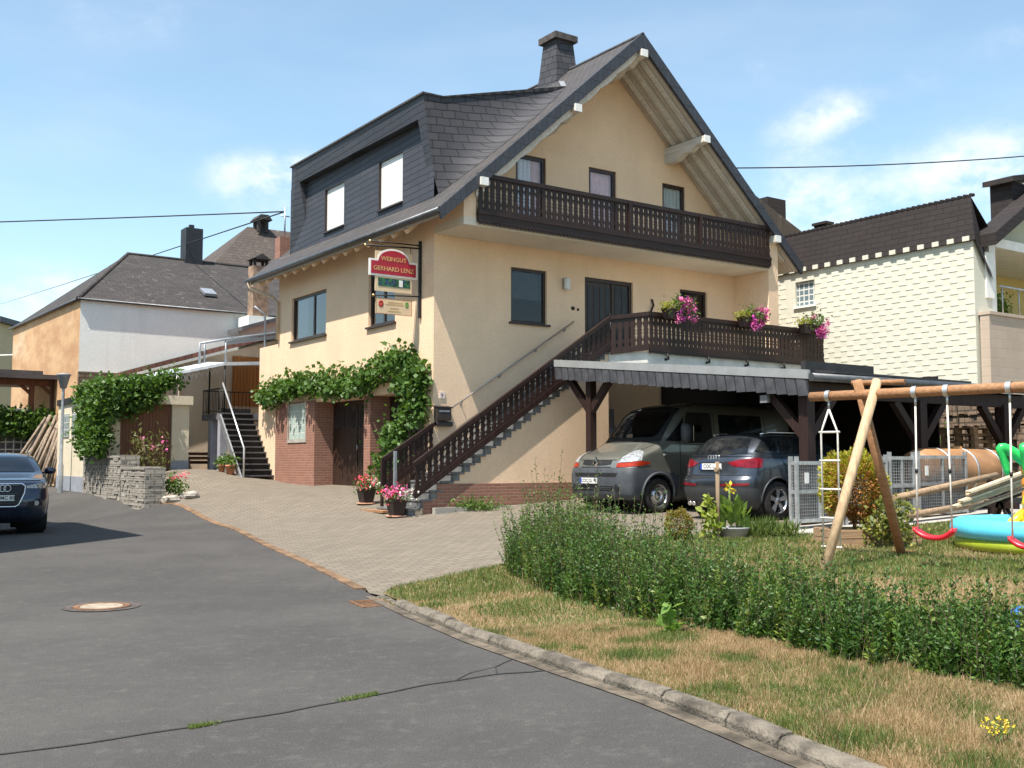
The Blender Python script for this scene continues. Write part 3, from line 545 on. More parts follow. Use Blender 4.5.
# chimney
mb = MB(); A = [(4.80, 1.45), (5.78, 1.45), (5.78, 2.55), (4.80, 2.55)]; Bq = [(4.90, 1.58), (5.66, 1.58), (5.66, 2.4), (4.90, 2.4)]; Cq = [(4.98, 1.68), (5.58, 1.68), (5.58, 2.3), (4.98, 2.3)]; vs = [(x, y, 11.8) for x, y in A]+[(x, y, 12.6) for x, y in Bq]+[(x, y, 13.6) for x, y in Cq]
mb.add(vs, [(4*k+i, 4*k+(i+1) % 4, 4*k+4+(i+1) % 4, 4*k+4+i) for k in range(2) for i in range(4)]+[(8,9,10,11)]); ch = mb.build('chimney', M_SLC, roof); mb = MB(); mb.box(4.90, 5.68, 1.58, 2.4, 13.6, 13.76); mb.build('chimney_cap', plain('old_concrete', (.075, .065, .06), .9, .35, 6, .6, 40), ch) if False else None
mb = MB(); mb.box(4.88, 5.68, 1.58, 2.4, 13.601, 13.78); mb.build('chimney_cap', plain('old_concrete', (.075, .065, .06), .9, .35, 6, .6, 40), house)
mb = MB(); mb.beam((3.95, .02, 11.50), (4.55, .9, 12.03), .14, .02); mb.build('flashing', M_LEAD, house)
# dormer
dor = MB(); D1 = rect(4.9, 6.15, 8.2, 9.43); D2 = rect(1.57, 2.86, 8.18, 9.46)
dor.poly_holes(rect(.02, 8.6, 7.7, 9.96), [D1, D2], 'x', 0.0, .1); dormer = dor.build('dormer', M_SLW, house, rec=False)
mb = MB(); mb.prism([(-.33, 10.44), (-.225, 9.93), (.3, 9.93), (.3, 10.43)], 'y', .42, 7.45); mb.prism([(-.33, 10.44), (.16, 8.0), (.6, 8.0), (.6, 10.43)], 'y', 0, .42); 
mb.add([(-.33,7.45,10.44),(.16,7.45,8.0),(.6,7.45,8.0),(.6,7.45,10.43),(-.33,7.78,10.44),(.0,8.62,7.9),(.6,8.7,8.3),(.6,7.8,10.43)], [(0,1,2,3),(7,6,5,4),(0,4,5,1),(3,2,6,7),(0,3,7,4),(1,5,6,2)]); mb.build('dormer_hood', M_SLW, dormer)
mb = MB(); E = .03; mb.prism([(-.36, 10.42), (-.36, 10.47), (.22, 10.475), (3.98, 11.50), (4.02, 11.40), (.22, 10.44)], 'y', -.03, 7.85); mb.build('dormer_roof', M_SLATE, dormer)
mb = MB(); NT_, NU = 16, 10; vs = []
for i in range(NT_+1):
    t = i/NT_; rt = -.33+t*4.2; zt = 10.44 if rt < .22 else 10.44+.266*(rt-.22); rb = .10+t*3.85; bb = -.03-1.02*math.sin(min(1, t*1.25+.0)*math.pi*.55)*(1-t)**.6; zb = roofz(rb)+.012
    for k in range(NU+1):
        u = k/NU; cr = rt*.35+rb*.65; czz = zb+.12*(zt-zb); cb = -.02; w0, w1, w2 = (1-u)**2, 2*u*(1-u), u*u; vs.append((w0*rt+w1*cr+w2*rb, w0*-.004+w1*cb+w2*bb, w0*zt+w1*czz+w2*zb))
mb.add(vs, [(i*(NU+1)+k, (i+1)*(NU+1)+k, (i+1)*(NU+1)+k+1, i*(NU+1)+k+1) for i in range(NT_) for k in range(NU)], 0, True); mb.build('dormer_cheek', M_SLC, dormer)
for (b0, b1, z0, z1) in [(4.9, 6.15, 8.2, 9.43), (1.57, 2.86, 8.18, 9.46)]:
    mb = MB(); mb.box(.06, .09, b0, b1, z0, z1); s = mb.build('window', M_SHUT, dormer, label='dormer window behind a closed white roller shutter'); mb = MB(); mb.box(-.05, .06, b0-.02, b1+.02, z0-.045, z0-.003); mb.build('sill', M_FR, s); mb = MB(); mb.box(-.012, .07, b1-.045, b1, z0, z1); mb.build('frame', M_FR, s)
# balconies and railings: boards with scalloped edges between two rails
PROF = [(0, 1), (.08, 1), (.14, .72), (.19, .72), (.25, 1), (.33, .76), (.40, .58), (.46, .82), (.50, .58), (.54, .82), (.60, .58), (.67, .76), (.75, 1), (.81, .72), (.86, .72), (.92, 1), (1, 1)]
def railing(mb, A, B, hgt, pitch=.15, lo=.0, top=.1, low=.11, wide=.5, th=.026, prof=PROF):
    A, B = Vector(A), Vector(B); d = B-A; L = math.hypot(d.x, d.y); u = Vector((d.x/L, d.y/L, 0)); nn = Vector((-u.y, u.x, 0)); n = max(2, round(L/pitch)); p = L/n; sl = d.z/L
    mb.beam(A-Vector((0,0,top/2)), B-Vector((0,0,top/2)), .09, top); mb.beam(A+nn*.0-Vector((0,0,hgt-low/2)), B-Vector((0,0,hgt-low/2)), .06, low)
    for k in range(n):
        c = (k+.5)*p; vs = []; half = p*wide; z0 = -hgt+low*.6; z1 = -top*.6
        pts = [(half*w, z0+(z1-z0)*t) for t, w in prof]; pts = pts+[(-a, zz) for a, zz in pts[::-1]]
        for s in (-th/2, th/2):
            for a, zz in pts: q = A+u*(c+a)+nn*s; vs.append((q.x, q.y, A.z+sl*(c+a)+zz))
        m = len(pts); fs = [(i, (i+1) % m, m+(i+1) % m, m+i) for i in range(m)]
        h2 = m//2; fs += [(i, i+1, m-2-i, m-1-i) for i in range(h2-1)] + [(m+m-1-i, m+m-2-i, m+i+1, m+i) for i in range(h2-1)]; mb.add(vs, fs)
mb = MB(); railing(mb, (.34, -1.37, 8.30), (10.26, -1.37, 8.30), .95, .165, low=.1, wide=.47); 
br = mb.build('balcony_railing', M_WD, house); mb = MB(); mb.box(.34, 10.26, -1.42, -1.322, 7.16, 7.38); mb.box(.34, 10.26, -1.44, -1.40, 7.33, 7.40)
for k in range(84): r = .40+k*.1175; mb.prism([(r-.05, 7.17), (r-.05, 7.12), (r-.025, 7.095), (r+.025, 7.095), (r+.05, 7.12), (r+.05, 7.17)], 'y', -1.415, -1.39)
for x in (4.98, 7.5): mb.box(x-.05, x+.05, -1.43, -1.35, 7.4, 8.28)
mb.build('fascia', M_WDH, br)
# terrace slab
mb = MB(); pl = [(4.2, -.003), (4.2, -1.45), (5.0, -1.98), (11.67, -1.98), (11.67, -.003)]; mb.prism(pl, 'z', 4.08, 4.35); mb.box(10.641, 11.67, -.003, 3, 4.08, 4.35); mb.build('terrace', plain('pale_render', (.62, .60, .55), .85, .12, 3, .2, 60), house)
mb = MB(); railing(mb, (4.2, -1.5, 5.25), (5.0, -2.05, 5.36), .96); railing(mb, (5.0, -2.05, 5.36), (11.67, -2.05, 5.35), .98, .152); railing(mb, (11.67, -2.05, 5.35), (11.67, -.3, 5.35), .98)
tr = mb.build('terrace_railing', M_WD, house); mb = MB()
for k in range(5): r = 5.6+k*1.45; mb.tube([(r, -2.05, 4.35), (r, -2.09, 4.2), (r, -1.98, 4.2)], .035, 6)
mb.beam((5.0, -2.05, 4.36), (11.67, -2.05, 4.36), .05, .05); mb.build('bracket', M_BLK, tr)
# outside stair
NS, RS, RE, ZS, ZE = 20, -1.45, 4.2, .42, 4.35; tr_, ri = (RE-RS)/NS, (ZE-ZS)/NS; prof = [(RS, -.1)]
for k in range(NS): prof += [(RS+k*tr_, ZS+(k+1)*ri-.05), (RS+(k+1)*tr_, ZS+(k+1)*ri-.05)]
prof += [(RE, -.1)]; mb = MB(); mb.prism(prof, 'y', -1.42, -.004); st = mb.build('staircase', M_ST, house); mb = MB()
for k in range(NS): r0 = RS+k*tr_; zt = ZS+(k+1)*ri; mb.box(r0-.03, r0+tr_+.0, -1.46, -.006, zt-.049, zt); mb.box(r0-.012, r0-.001, -1.44, -.006, zt-ri, zt-.05); mb.box(r0-.001, r0+.16, -1.435, -1.421, zt-ri+.0, zt-.0495)
mb.build('tread', M_STONE, st, bevel=.006); mb = MB(); mb.box(-.75, 3.02, -1.45, -1.4215, -.1, 1.14); mb.box(-1.1, -.751, -1.44, -1.4218, -.1, .8); mb.build('plinth', M_BRK, st)
mb = MB(); mb.box(-.9, 3.3, -1.62, -1.5, .2, hH(1, -1.5)+.02); mb.build('plinth_kerb', M_CONC, st)
SPROF = [(0, 1), (.16, 1), (.22, .7), (.30, .95), (.36, .55), (.46, .55), (.52, .9), (.58, .55), (.68, .55), (.74, .95), (.82, .7), (.88, 1), (1, 1)]
mb = MB(); railing(mb, (-1.36, -1.5, 1.62), (4.2, -1.5, 5.25), .80, .155, low=.13, top=.09, prof=SPROF); mb.build('stair_railing', M_WD, st)
mb = MB(); railing(mb, (-1.36, -.06, 1.72), (-.03, -.06, 2.55), .78, .14, low=.12, top=.09, prof=SPROF); mb.box(-1.4, -1.34, -.09, -.03, .5, 1.68); mb.build('stair_railing', M_WD, st)
mb = MB(); mb.box(-1.53, -1.47, -.93, -.87, .3, 1.86); mb.build('post', M_METAL, st)
mb = MB(); mb.tube([(.46, -.09, 2.91), (4.17, -.09, 5.26)], .022, 8)
for t in (.08, .38, .68, .93): r = .46+3.71*t; zz = 2.91+2.35*t; mb.tube([(r, -.09, zz), (r, -.07, zz-.07), (r, 0, zz-.08)], .012, 6); mb.lathe([(0, -.012), (.03, -.012), (.03, 0)], (r, 0, zz-.08), 'y', 10)
mb.build('handrail', plain('brushed_steel', (.40, .36, .32), .4, .1, metal=.7), st)
mb = MB(); mb.box(.16, .31, -.02, -.003, 3.13, 3.28); nb = mb.build('number_plate', plain('plate_white', (.7, .6, .55), .6, .1), house); mb = MB(); mb.M = Matrix.Translation((.23, -.022, 3.2)) @ Matrix.Rotation(math.pi/2, 4, 'X'); add_text(mb, '9', .12, Matrix(), .002); mb.build('digit', plain('plate_red', (.25, .04, .03), .5), nb)
mb = MB(); mb.lathe([(0, -.03), (.05, -.03), (.05, 0)], (4.20, -.002, 5.62), 'y', 12); mb.lathe([(0, -.02), (.035, -.02), (.035, 0)], (4.37, -.002, 5.6), 'y', 12); mb.build('doorbell', M_BLK, house)
mb = MB(); mb.tube([(6.95, -.03, 5.0), (6.95, -.05, 5.5), (6.9, -.05, 5.75), (7.0, -.05, 5.95), (6.95, -.03, 6.1)], .03, 6); mb.build('ornament', M_BLK, house)
# ---------------------------------------------------------------- hanging sign, lamp, mailbox, pots, vines on the house
def sign():
    o = thingH('hanging_sign', 'red arched hanging sign with gilt lettering over two cream boards by the house corner', 'sign', (0, .6, 6))
    mb = MB(); mb.box(-.07, -.01, .57, .63, 5.1, 6.98); mb.tube([(-.05, .6, 6.80), (-1.5, .6, 6.72)], .02, 8); mb.tube([(-.05, .64, 6.88), (-1.36, .64, 6.84)], .016, 8); mb.tube([(-.05, .6, 5.62), (-1.28, .6, 5.55)], .017, 8)
    br = mb.build('bracket', M_BLK, o); mb = MB()
    for p in [(-1.52, .6, 6.72), (-1.38, .64, 6.84), (-1.30, .6, 5.55)]: mb.lathe([(0, -.032), (.028, -.02), (.034, 0), (.028, .02), (0, .032)], p, 'x', 10)
    mb.build('finial', plain('brass', (.70, .52, .25), .3, .1, metal=.8), br); mb = MB()
    for x in (-1.2, -.3): mb.tube([(x, .6, 6.79), (x, .6, 6.6)], .008, 6)
    mb.build('hanger', M_BLK, br)
    def arch(g, top):
        P = [(-1.42+g, 6.02+g), (-.12-g, 6.02+g), (-.12-g, 6.42-g)]; P += [(-.34-g*.3, 6.42-g)]
        for i in range(1, 16): q = math.pi*i/16; P.append((-.77+(.43-g*.6)*math.cos(q), 6.44-g+(.26)*math.sin(q)))
        return P+[(-1.2+g*.3, 6.42-g), (-1.42+g, 6.42-g)]
    mb = MB(); mb.prism(arch(0, 0), 'y', .58, .62); pn = mb.build('arched_panel', M_WHITE, o); mb = MB(); mb.prism(arch(.045, 0), 'y', .573, .5799); mb.build('red_field', plain('sign_red', (.36, .012, .028), .35, .08, 4), pn)
    gold = plain('gilt', (.60, .38, .15), .45, .1); mb = MB(); T = Matrix.Translation((-.77, .571, 6.44)) @ Matrix.Rotation(math.pi/2, 4, 'X'); add_text(mb, 'WEINGUT', .15, T, .003, 0, 0, 1.0); T = Matrix.Translation((-.77, .571, 6.20)) @ Matrix.Rotation(math.pi/2, 4, 'X'); add_text(mb, 'GERHARD LENZ', .15, T, .003, 0, 0, 1.0); mb.build('lettering', gold, pn)
    cm = plain('sign_cream', (.66, .50, .32), .5, .06); mb = MB(); mb.box(-1.26, -.27, .59, .61, 5.66, 6.62); p2 = mb.build('picture_board', cm, o)
    mb = MB(); mb.box(-1.18, -.32, .584, .5899, 5.78, 5.98)
    t = NT('vineyard_picture'); f = t.noise(9, 4, stretch=(1, 1, 2)); c = t.mix(t.ramp(f, .4, .6), (.012, .03, .03), (.03, .16, .06)); c = t.mix(t.ramp(t.noise(5, 2), .55, .62), c, (.03, .06, .12)); t.fin(c, .4); mb.build('picture', t.m, p2)
    mb = MB(); mb.box(-.62, -.52, .582, .5839, 5.80, 5.96); mb.build('bottle_label', M_WHITE, p2)
    mb = MB(); mb.box(-1.24, -.26, .59, .61, 5.12, 5.50); p3 = mb.build('lower_board', cm, o); mb = MB()
    mb.box(-1.24, -.26, .587, .5899, 5.12, 5.135); mb.box(-1.24, -.26, .587, .5899, 5.485, 5.5); mb.box(-1.24, -1.225, .587, .5899, 5.135, 5.485); mb.box(-.275, -.26, .587, .5899, 5.135, 5.485); mb.build('border', plain('border_brown', (.30, .12, .05), .5), p3)
    mb = MB()
    for k in range(7): q = k*.9; mb.lathe([(0, .584), (.032, .584), (.032, .589)], (-1.10+.04*math.cos(q), 0, 5.36+.055*math.sin(q)), 'y', 10)
    mb.build('emblem', plain('emblem_red', (.42, .03, .02), .5), p3); mb = MB()
    for k in range(6): q = k*1.05; mb.lathe([(0, .584), (.025, .584), (.025, .589)], (-.40+.03*math.cos(q), 0, 5.38+.05*math.sin(q)), 'y', 10)
    mb.build('emblem', plain('emblem_green', (.10, .25, .04), .5), p3); mb = MB()
    for z, x0, x1 in [(5.41, -.92, -.52), (5.36, -.98, -.50), (5.27, -.86, -.62), (5.20, -.92, -.56)]:
        mb.prism([(x0, z), (x1, z), (x1, z+.014), (x0, z+.014)], 'y', .585, .5899)
    mb.build('script_line', gold, p3)
sign()
def lamp():
    o = thingH('wall_lamp', 'pale grey wall lamp between the window and the front door', 'lamp', (3.93, -.02, 6.2)); mb = MB(); mb.box(3.86, 4.0, -.05, -.003, 6.1, 6.38); mb.build('back_plate', M_METAL, o); mb = MB(); mb.lathe([(0, 6.06), (.07, 6.07), (.085, 6.12), (.085, 6.34), (.06, 6.38), (0, 6.39)], (3.93, -.12, 0), 'z', 16); mb.build('lamp_shade', plain('lamp_glass', (.62, .62, .60), .3, .05), o)
lamp()
def mailbox():
    o = thingH('mailbox', 'dark brown metal mailbox with newspaper tube on the house corner', 'mailbox', (.2, -.1, 2.5)); mb = MB(); mb.box(.02, .40, -.17, -.004, 2.6, 2.92); mb.prism([(-.19, 2.92), (-.004, 2.96), (-.004, 2.92)], 'x', 0, .42) if False else mb.add([(0,-.19,2.921),(.42,-.19,2.921),(.42,-.004,2.96),(0,-.004,2.96),(.42,-.004,2.921),(0,-.004,2.921)], [(0,1,2,3),(0,3,5),(1,4,2),(0,5,4,1)])
    b = mb.build('body', plain('mailbox_brown', (.045, .035, .032), .4, .15), o); mb = MB(); mb.box(.06, .36, -.178, -.171, 2.80, 2.84); mb.build('flap', M_METAL, b); mb = MB(); mb.tube([(.0, -.09, 2.52), (.46, -.09, 2.52)], .06, 14, cap=False); mb.build('newspaper_tube', plain('tube_brown', (.05, .04, .036), .4), o)
mailbox()
# leaves
M_VINE = leafmat('vine_leaf', (.045, .105, .018), (.085, .16, .03), (.12, .19, .045), 6, .3); M_STEM = plain('vine_stem', (.10, .07, .045), .9, .3, 20)
M_PINKF = plain('pink_petal', (.68, .14, .34), .6, .25, 40); M_REDF = plain('coral_petal', (.75, .10, .14), .6, .25, 40); M_WHF = plain('white_petal', (.8, .76, .66), .6, .1, 40); M_YELF = plain('yellow_petal', (.75, .55, .04), .6, .15, 30)
M_LG = leafmat('potted_leaf', (.06, .12, .025), (.12, .19, .04), None, 14, .3); M_YG = leafmat('yellow_green_leaf', (.22, .25, .03), (.32, .30, .05), None, 12, .3)
def rbz_arr(P): P = np.asarray(P); return np.stack([OX+cA*P[:,0]-sA*P[:,1], OY+sA*P[:,0]+cA*P[:,1], P[:,2]], 1)
def house_vine():
    o = thing('grape_vine', 'lush green grape vine trained above the garage doors and down the house corner', 'vine', Wd(0, 3, .8)); ORG[o.name] = o.location.copy(); C = []
    def clump(b, z, n, s, d=.12):
        p = rng.normal(size=(n,3))*np.array([d, s, s]); p[:,0] = -abs(p[:,0])*1.2-.03; C.append(p+np.array([0, b, z]))
    for i in range(270):
        b = rng.uniform(.3, 10.3); w = .16+.06*math.sin(b*2.3)+(.2 if b < 2.6 else 0)+.1*noise.noise(Vector((b*1.7, 3, 0))); zc = 3.78+.10*math.sin(b*1.1)+(.08 if b < 3 else 0); clump(b, zc+rng.uniform(-w, w), 17, .13, .15)
    for i in range(115):
        z = rng.uniform(1.55, 4.15); wid = .5 if z > 2.4 else .35+.35*(z-1.5); bc = .72 if z > 2.5 else 1.35+.35*(2.5-z); clump(bc+rng.uniform(-wid, wid), z, 17, .13, .16)
    for i in range(22): clump(rng.uniform(2.0, 2.6), rng.uniform(.75, 1.7), 12, .1, .12)
    for i in range(26): b = rng.uniform(.2, 10.3); clump(b, 4.05+rng.uniform(0, .25), 6, .07, .1)
    C = np.concatenate(C); C = rbz_arr(C)-np.array(o.location); tag(np_mesh('foliage', leaf_quads(C, .125, .95, (-.45, -.4, -.25), .4, nb=(-.6, -.5, .5)), 4, M_VINE, o), None, None)
    mb = MB(); mb.tube([Wd(-.1, .8, .6), Wd(-.12, .95, 1.8), Wd(-.08, .8, 3.2), Wd(-.06, 2, 3.65), Wd(-.06, 6, 3.6), Wd(-.06, 10, 3.65)], .03, 6); mb.tube([Wd(-.1, .8, 3.0), Wd(-.06, .6, 4.1)], .02, 6); mb.build('stem', M_STEM, o)
house_vine()
def flower_pot(r, b, lab, cols):
    z = hH(r, b)+.01; o = thingH('flower_pot', lab, 'flower pot', (r, b, z), 'flower pots at the foot of the outside stair'); o.scale = (.82,)*3
    mb = MB(); mb.lathe([(0, .0), (.27, .0), (.28, .02), (.27, .035), (0, .036)], (r, b, z), n=24); mb.build('saucer', plain('terracotta_plate', (.50, .27, .18), .85, .15, 6), o)
    mb = MB(); vs = []; q = [(-1,-1),(1,-1),(1,1),(-1,1)]
    for zz, kk in ((.036, .15), (.38, .205), (.40, .225), (.43, .225), (.43, .19), (.36, .18)): vs += [(r+a*kk, b+c*kk, z+zz) for a, c in q]
    mb.add(vs, [(4*i+j, 4*i+(j+1) % 4, 4*i+4+(j+1) % 4, 4*i+4+j) for i in range(5) for j in range(4)]+[(20,21,22,23), (3,2,1,0)]); mb.build('pot', plain('dark_planter', (.035, .022, .02), .5, .2), o, bevel=.008)
    n = 420; p = rng.normal(size=(n,3))*np.array([.17, .17, .1])+np.array([r, b, z+.54]); p = rbz_arr(p)-np.array(Wd(r, b, z)); R3 = np.array([[cA, sA, 0], [-sA, cA, 0], [0, 0, 1]]); p = p@R3.T; np_mesh('foliage', leaf_quads(p, .07, .7), 4, M_LG, o)
    for m, c, n in cols:
        q = rng.normal(size=(n,3))*np.array([.16, .16, .09])+np.array(c); V = np.concatenate([leaf_quads(q+rng.normal(size=q.shape)*.012, .055, .9, (-.4, -.6, .6)) for _ in range(4)]); np_mesh('blossoms', V, 4, m, o)
flower_pot(-1.25, .95, 'dark square pot of red and white flowers further from the stair railing', [(M_REDF, (-.1, -.05, .62), 60), (M_WHF, (.14, -.1, .6), 40)])
flower_pot(-1.68, -1.3, 'dark square pot of bright pink flowers right at the bottom step', [(M_PINKF, (-.06, -.05, .62), 95), (M_REDF, (-.12, 0, .6), 40), (M_WHF, (.17, -.1, .58), 45)])
mb = MB(); z = hH(-1.5, -.2); mb.box(-1.72, -1.25, -.75, .35, z-.02, z+.03); soloH(mb, 'doormat', plain('coir_mat', (.30, .16, .08), .95, .3, 20, .6, 90), 'reddish mat lying on the paving between the two dark flower pots', 'mat', (-1.5, -.2, z))
def rail_box(r, lab, cols):
    o = thingH('flower_box', lab, 'flower box', (r, -2.2, 5.2), 'flower boxes hung on the terrace railing'); mb = MB(); vs = []; q = [(-1,-1),(1,-1),(1,1),(-1,1)]
    for zz, kk, kd in ((5.20, .33, .08), (5.42, .40, .11), (5.45, .42, .125), (5.45, .37, .09), (5.40, .37, .09)): vs += [(r+a*kk, -2.23+c*kd, zz) for a, c in q]
    mb.add(vs, [(4*i+j, 4*i+(j+1) % 4, 4*i+4+(j+1) % 4, 4*i+4+j) for i in range(4) for j in range(4)]+[(16,17,18,19), (3,2,1,0)]); mb.build('trough', plain('dark_trough', (.05, .032, .028), .6), o)
    def cl(c, s, n, size, m, nm, asp=.7):
        p = rng.normal(size=(n,3))*np.array(s)+np.array(c); np_mesh(nm, leaf_quads(p, size, asp, (-.2, -.7, .3)), 4, m, o)
    cl((.12, -.08, .32), (.2, .1, .13), 330, .08, M_LG, 'foliage'); cl((-.30, -.05, .30), (.13, .07, .06), 200, .06, M_YG, 'foliage')
    for s in range(cols*2//3):
        c = (rng.uniform(-.1, .5), -.16-rng.uniform(0, .08), rng.uniform(-.05, .48)); cl(c, (.05, .04, .05), 34, .05, M_PINKF if s % 4 else plain('magenta_petal', (.55, .08, .40), .6, .2, 40), 'blossoms', .95)
rail_box(5.75, 'flower box with pink geraniums at the left end of the terrace railing, by the stair', 20); rail_box(8.45, 'flower box with pink geraniums at the middle of the terrace railing', 24); rail_box(10.9, 'flower box with pink geraniums at the far right end of the terrace railing', 22)
# weed tuft by the plinth
def tuft(name, lab, cat, rbz, n, s, size, mat, asp=.3, bias=(0, 0, 1.2)):
    r, b, z = rbz; p = np.abs(rng.normal(size=(n,3)))*np.array(s); p[:,:2] *= rng.choice([-1, 1], size=(n,2)); return tag(np_mesh(name, leaf_quads(p, size, asp, bias), 4, mat, None, None, Wd(r, b, z)), lab, cat)
tuft('green_plant', 'small bright green plant at the foot of the brick stair plinth', 'plant', (.05, -1.68, hH(.05, -1.68)), 420, (.30, .12, .12), .11, M_LG)
# ---------------------------------------------------------------- carport, aligned with the house
M_CPW = wood('carport_timber', (.026, .0125, .010), 'Z', .6, .35); M_CPS = bricks('carport_slate', (.044, .045, .050), (.056, .056, .060), (.015, .015, .016), .20, 9., .010, ('Y', 'Z'), .6, .7, .5, 0, rot=rad(-14), wear=.2)
CB0, CB1, CR0, CR1 = -2.08, -9.35, 2.05, 9.3
def cz(b): return 3.96+(b-CB0)/(CB1-CB0)*(3.20-3.96)
car = thingH('carport', 'dark timber carport with a slate-clad grey edge below the terrace', 'carport', (2.05, -5.7, .5))
mb = MB(); A = [(CB0, cz(CB0)), (CB1, cz(CB1)), (CB1, cz(CB1)-.12), (CB0, cz(CB0)-.12)]; mb.prism(A, 'x', CR0+.03, CR1); mb.build('roof', plain('roof_felt', (.035, .034, .033), .9, .2, 3), car)
mb = MB(); mb.prism([(CB0+.03, cz(CB0)+.03), (CB1-.03, cz(CB1)+.03), (CB1-.03, cz(CB1)-.13), (CB0+.03, cz(CB0)-.13)], 'x', CR0-.03, CR0+.029); mb.build('edge_trim', plain('pale_grey_metal', (.40, .41, .41), .45, .08, 4, metal=.5), car)
mb = MB(); mb.prism([(CB0+.02, cz(CB0)-.131), (CB1-.01, cz(CB1)-.131), (CB1-.01, cz(CB1)-.42), (CB0+.02, cz(CB0)-.40)], 'x', CR0-.015, CR0+.02); mb.build('slate_apron', plain('apron_backing', (.022, .022, .025), .7), car); mb = MB(); n = 30
for k in range(n):
    b0 = CB0+(CB1-CB0)*k/n; b1 = CB0+(CB1-CB0)*(k+1)/n+.045; z0, z1 = cz(b0)-.14, cz(b1)-.14; t = .026+.006*(k % 2); j = random.uniform(-.012, .012)
    mb.add([(CR0-.02,b0,z0),(CR0-.016,b1,z1),(CR0-.05,b1-.09,z1-.285+j),(CR0-.016-t,b0-.07,z0-.305+j),(CR0-.012,b0,z0),(CR0-.012,b1,z1),(CR0-.03,b1-.09,z1-.285+j),(CR0-.012,b0-.07,z0-.305+j)], [(0,1,2,3),(7,6,5,4),(0,3,7,4),(1,5,6,2),(3,2,6,7)])
mb.build('apron_slates', plain('apron_slate', (.046, .047, .053), .6, .3, 3, .3, 40), car)
mb = MB(); mb.tube([(CR0-.0, CB1-.07, cz(CB1)-.1), (CR1, CB1-.07, cz(CB1)-.06)], .075, 10); mb.build('gutter', M_GUTM, car)
mb = MB(); mb.prism([(CB1+.4, cz(CB1)+.1), (CB1-.05, cz(CB1)+.04), (CB1-.05, cz(CB1)+.0), (CB1+.4, cz(CB1)+.05)], 'x', CR0+.7, 7.0); mb.box(2.6, 4.6, CB1+.6, CB1+.5, cz(CB1), cz(CB1)+.26); mb.build('eave_flashing', plain('bitumen', (.03, .03, .032), .7, .2), car)
mb = MB(); mb.beam((CR0+.2, CB0-.05, cz(CB0)-.24), (CR0+.2, CB1+.1, cz(CB1)-.24), .14, .22); mb.build('beam', M_CPW, car); mb = MB(); mb.beam((CR0+.05, CB1+.22, cz(CB1)-.30), (CR1, CB1+.22, cz(CB1)-.30), .14, .26); mb.build('beam', M_CPW, car)
def post(r, b, ztop, axis, w=.17, br=.75, signs=(-1, 1)):
    z0 = hH(r, b)-.05; mb = MB(); mb.box(r-w/2, r+w/2, b-w/2, b+w/2, z0, ztop-.3); p = mb.build('post', M_CPW, car)
    for s in signs:
        mb = MB(); e = Vector((r, b+s*br, ztop-.33)) if axis == 'b' else Vector((r+s*br, b, ztop-.33)); mb.beam((r, b, ztop-.33-br*1.05), e, .13, .15); mb.build('brace', M_CPW, p)
post(CR0+.2, -3.12, cz(-3.1), 'b'); post(CR0+.22, CB1+.22, cz(CB1), 'r', .2, .8, (1,)); z0 = cz(CB1)-.33; mb = MB(); mb.beam((CR0+.22, CB1+.22, z0-.84), (CR0+.22, CB1+1.02, z0-.02), .13, .15); mb.build('brace', M_CPW, car)
for r in (5.6, 8.55): post(r, CB1+.22, cz(CB1)-.08, 'r', .22, .8)
mb = MB(); mb.box(CR0+.02, CR0+.10, CB1+.95, CB1+1.12, cz(CB1)-.50, cz(CB1)-.36); mb.build('junction_box', plain('dull_grey_box', (.16, .165, .17), .6), car)
for k in range(9): r = CR0+.9+k*.8; mb = MB(); mb.beam((r, CB0-.05, cz(CB0)-.2), (r, CB1+.2, cz(CB1)-.2), .08, .14); mb.build('rafter', M_CPW, car)
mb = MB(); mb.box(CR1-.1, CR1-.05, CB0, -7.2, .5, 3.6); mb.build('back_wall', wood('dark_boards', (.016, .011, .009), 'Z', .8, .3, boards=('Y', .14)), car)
# ---------------------------------------------------------------- cars: bodies lofted from horizontal slices; lamps, glass and plates shaped onto the body
M_TYRE = plain('tyre_rubber', (.022, .021, .020), .85, .25, 12, .2, 80); M_RIM = plain('alloy_rim', (.50, .51, .53), .3, .1, 6, metal=.85); M_PLAS = plain('bumper_plastic', (.055, .062, .072), .55, .15, 6, .1, 120); M_CGL = glass('car_glass', (.30, .36, .34), 1.4)
M_DGL = paint('dark_car_glass', (.008, .010, .012), 0, .04, 0); M_LAMP = plain('headlamp_glass', (.42, .44, .46), .08, .45, 22, metal=.4); M_AMB = plain('amber_lens', (.30, .028, .010), .12, .15, 14); M_REDL = plain('red_lens', (.17, .006, .013), .1, .3, 12); M_CHR = plain('chrome', (.72, .73, .75), .12, .05, 5, metal=1.); M_PLATE = plain('plate_paint', (.72, .72, .70), .4, .04); M_BLUE = plain('plate_blue', (.02, .07, .35), .4, .05); M_INK = plain('plate_ink', (.02, .02, .02), .5, .05)
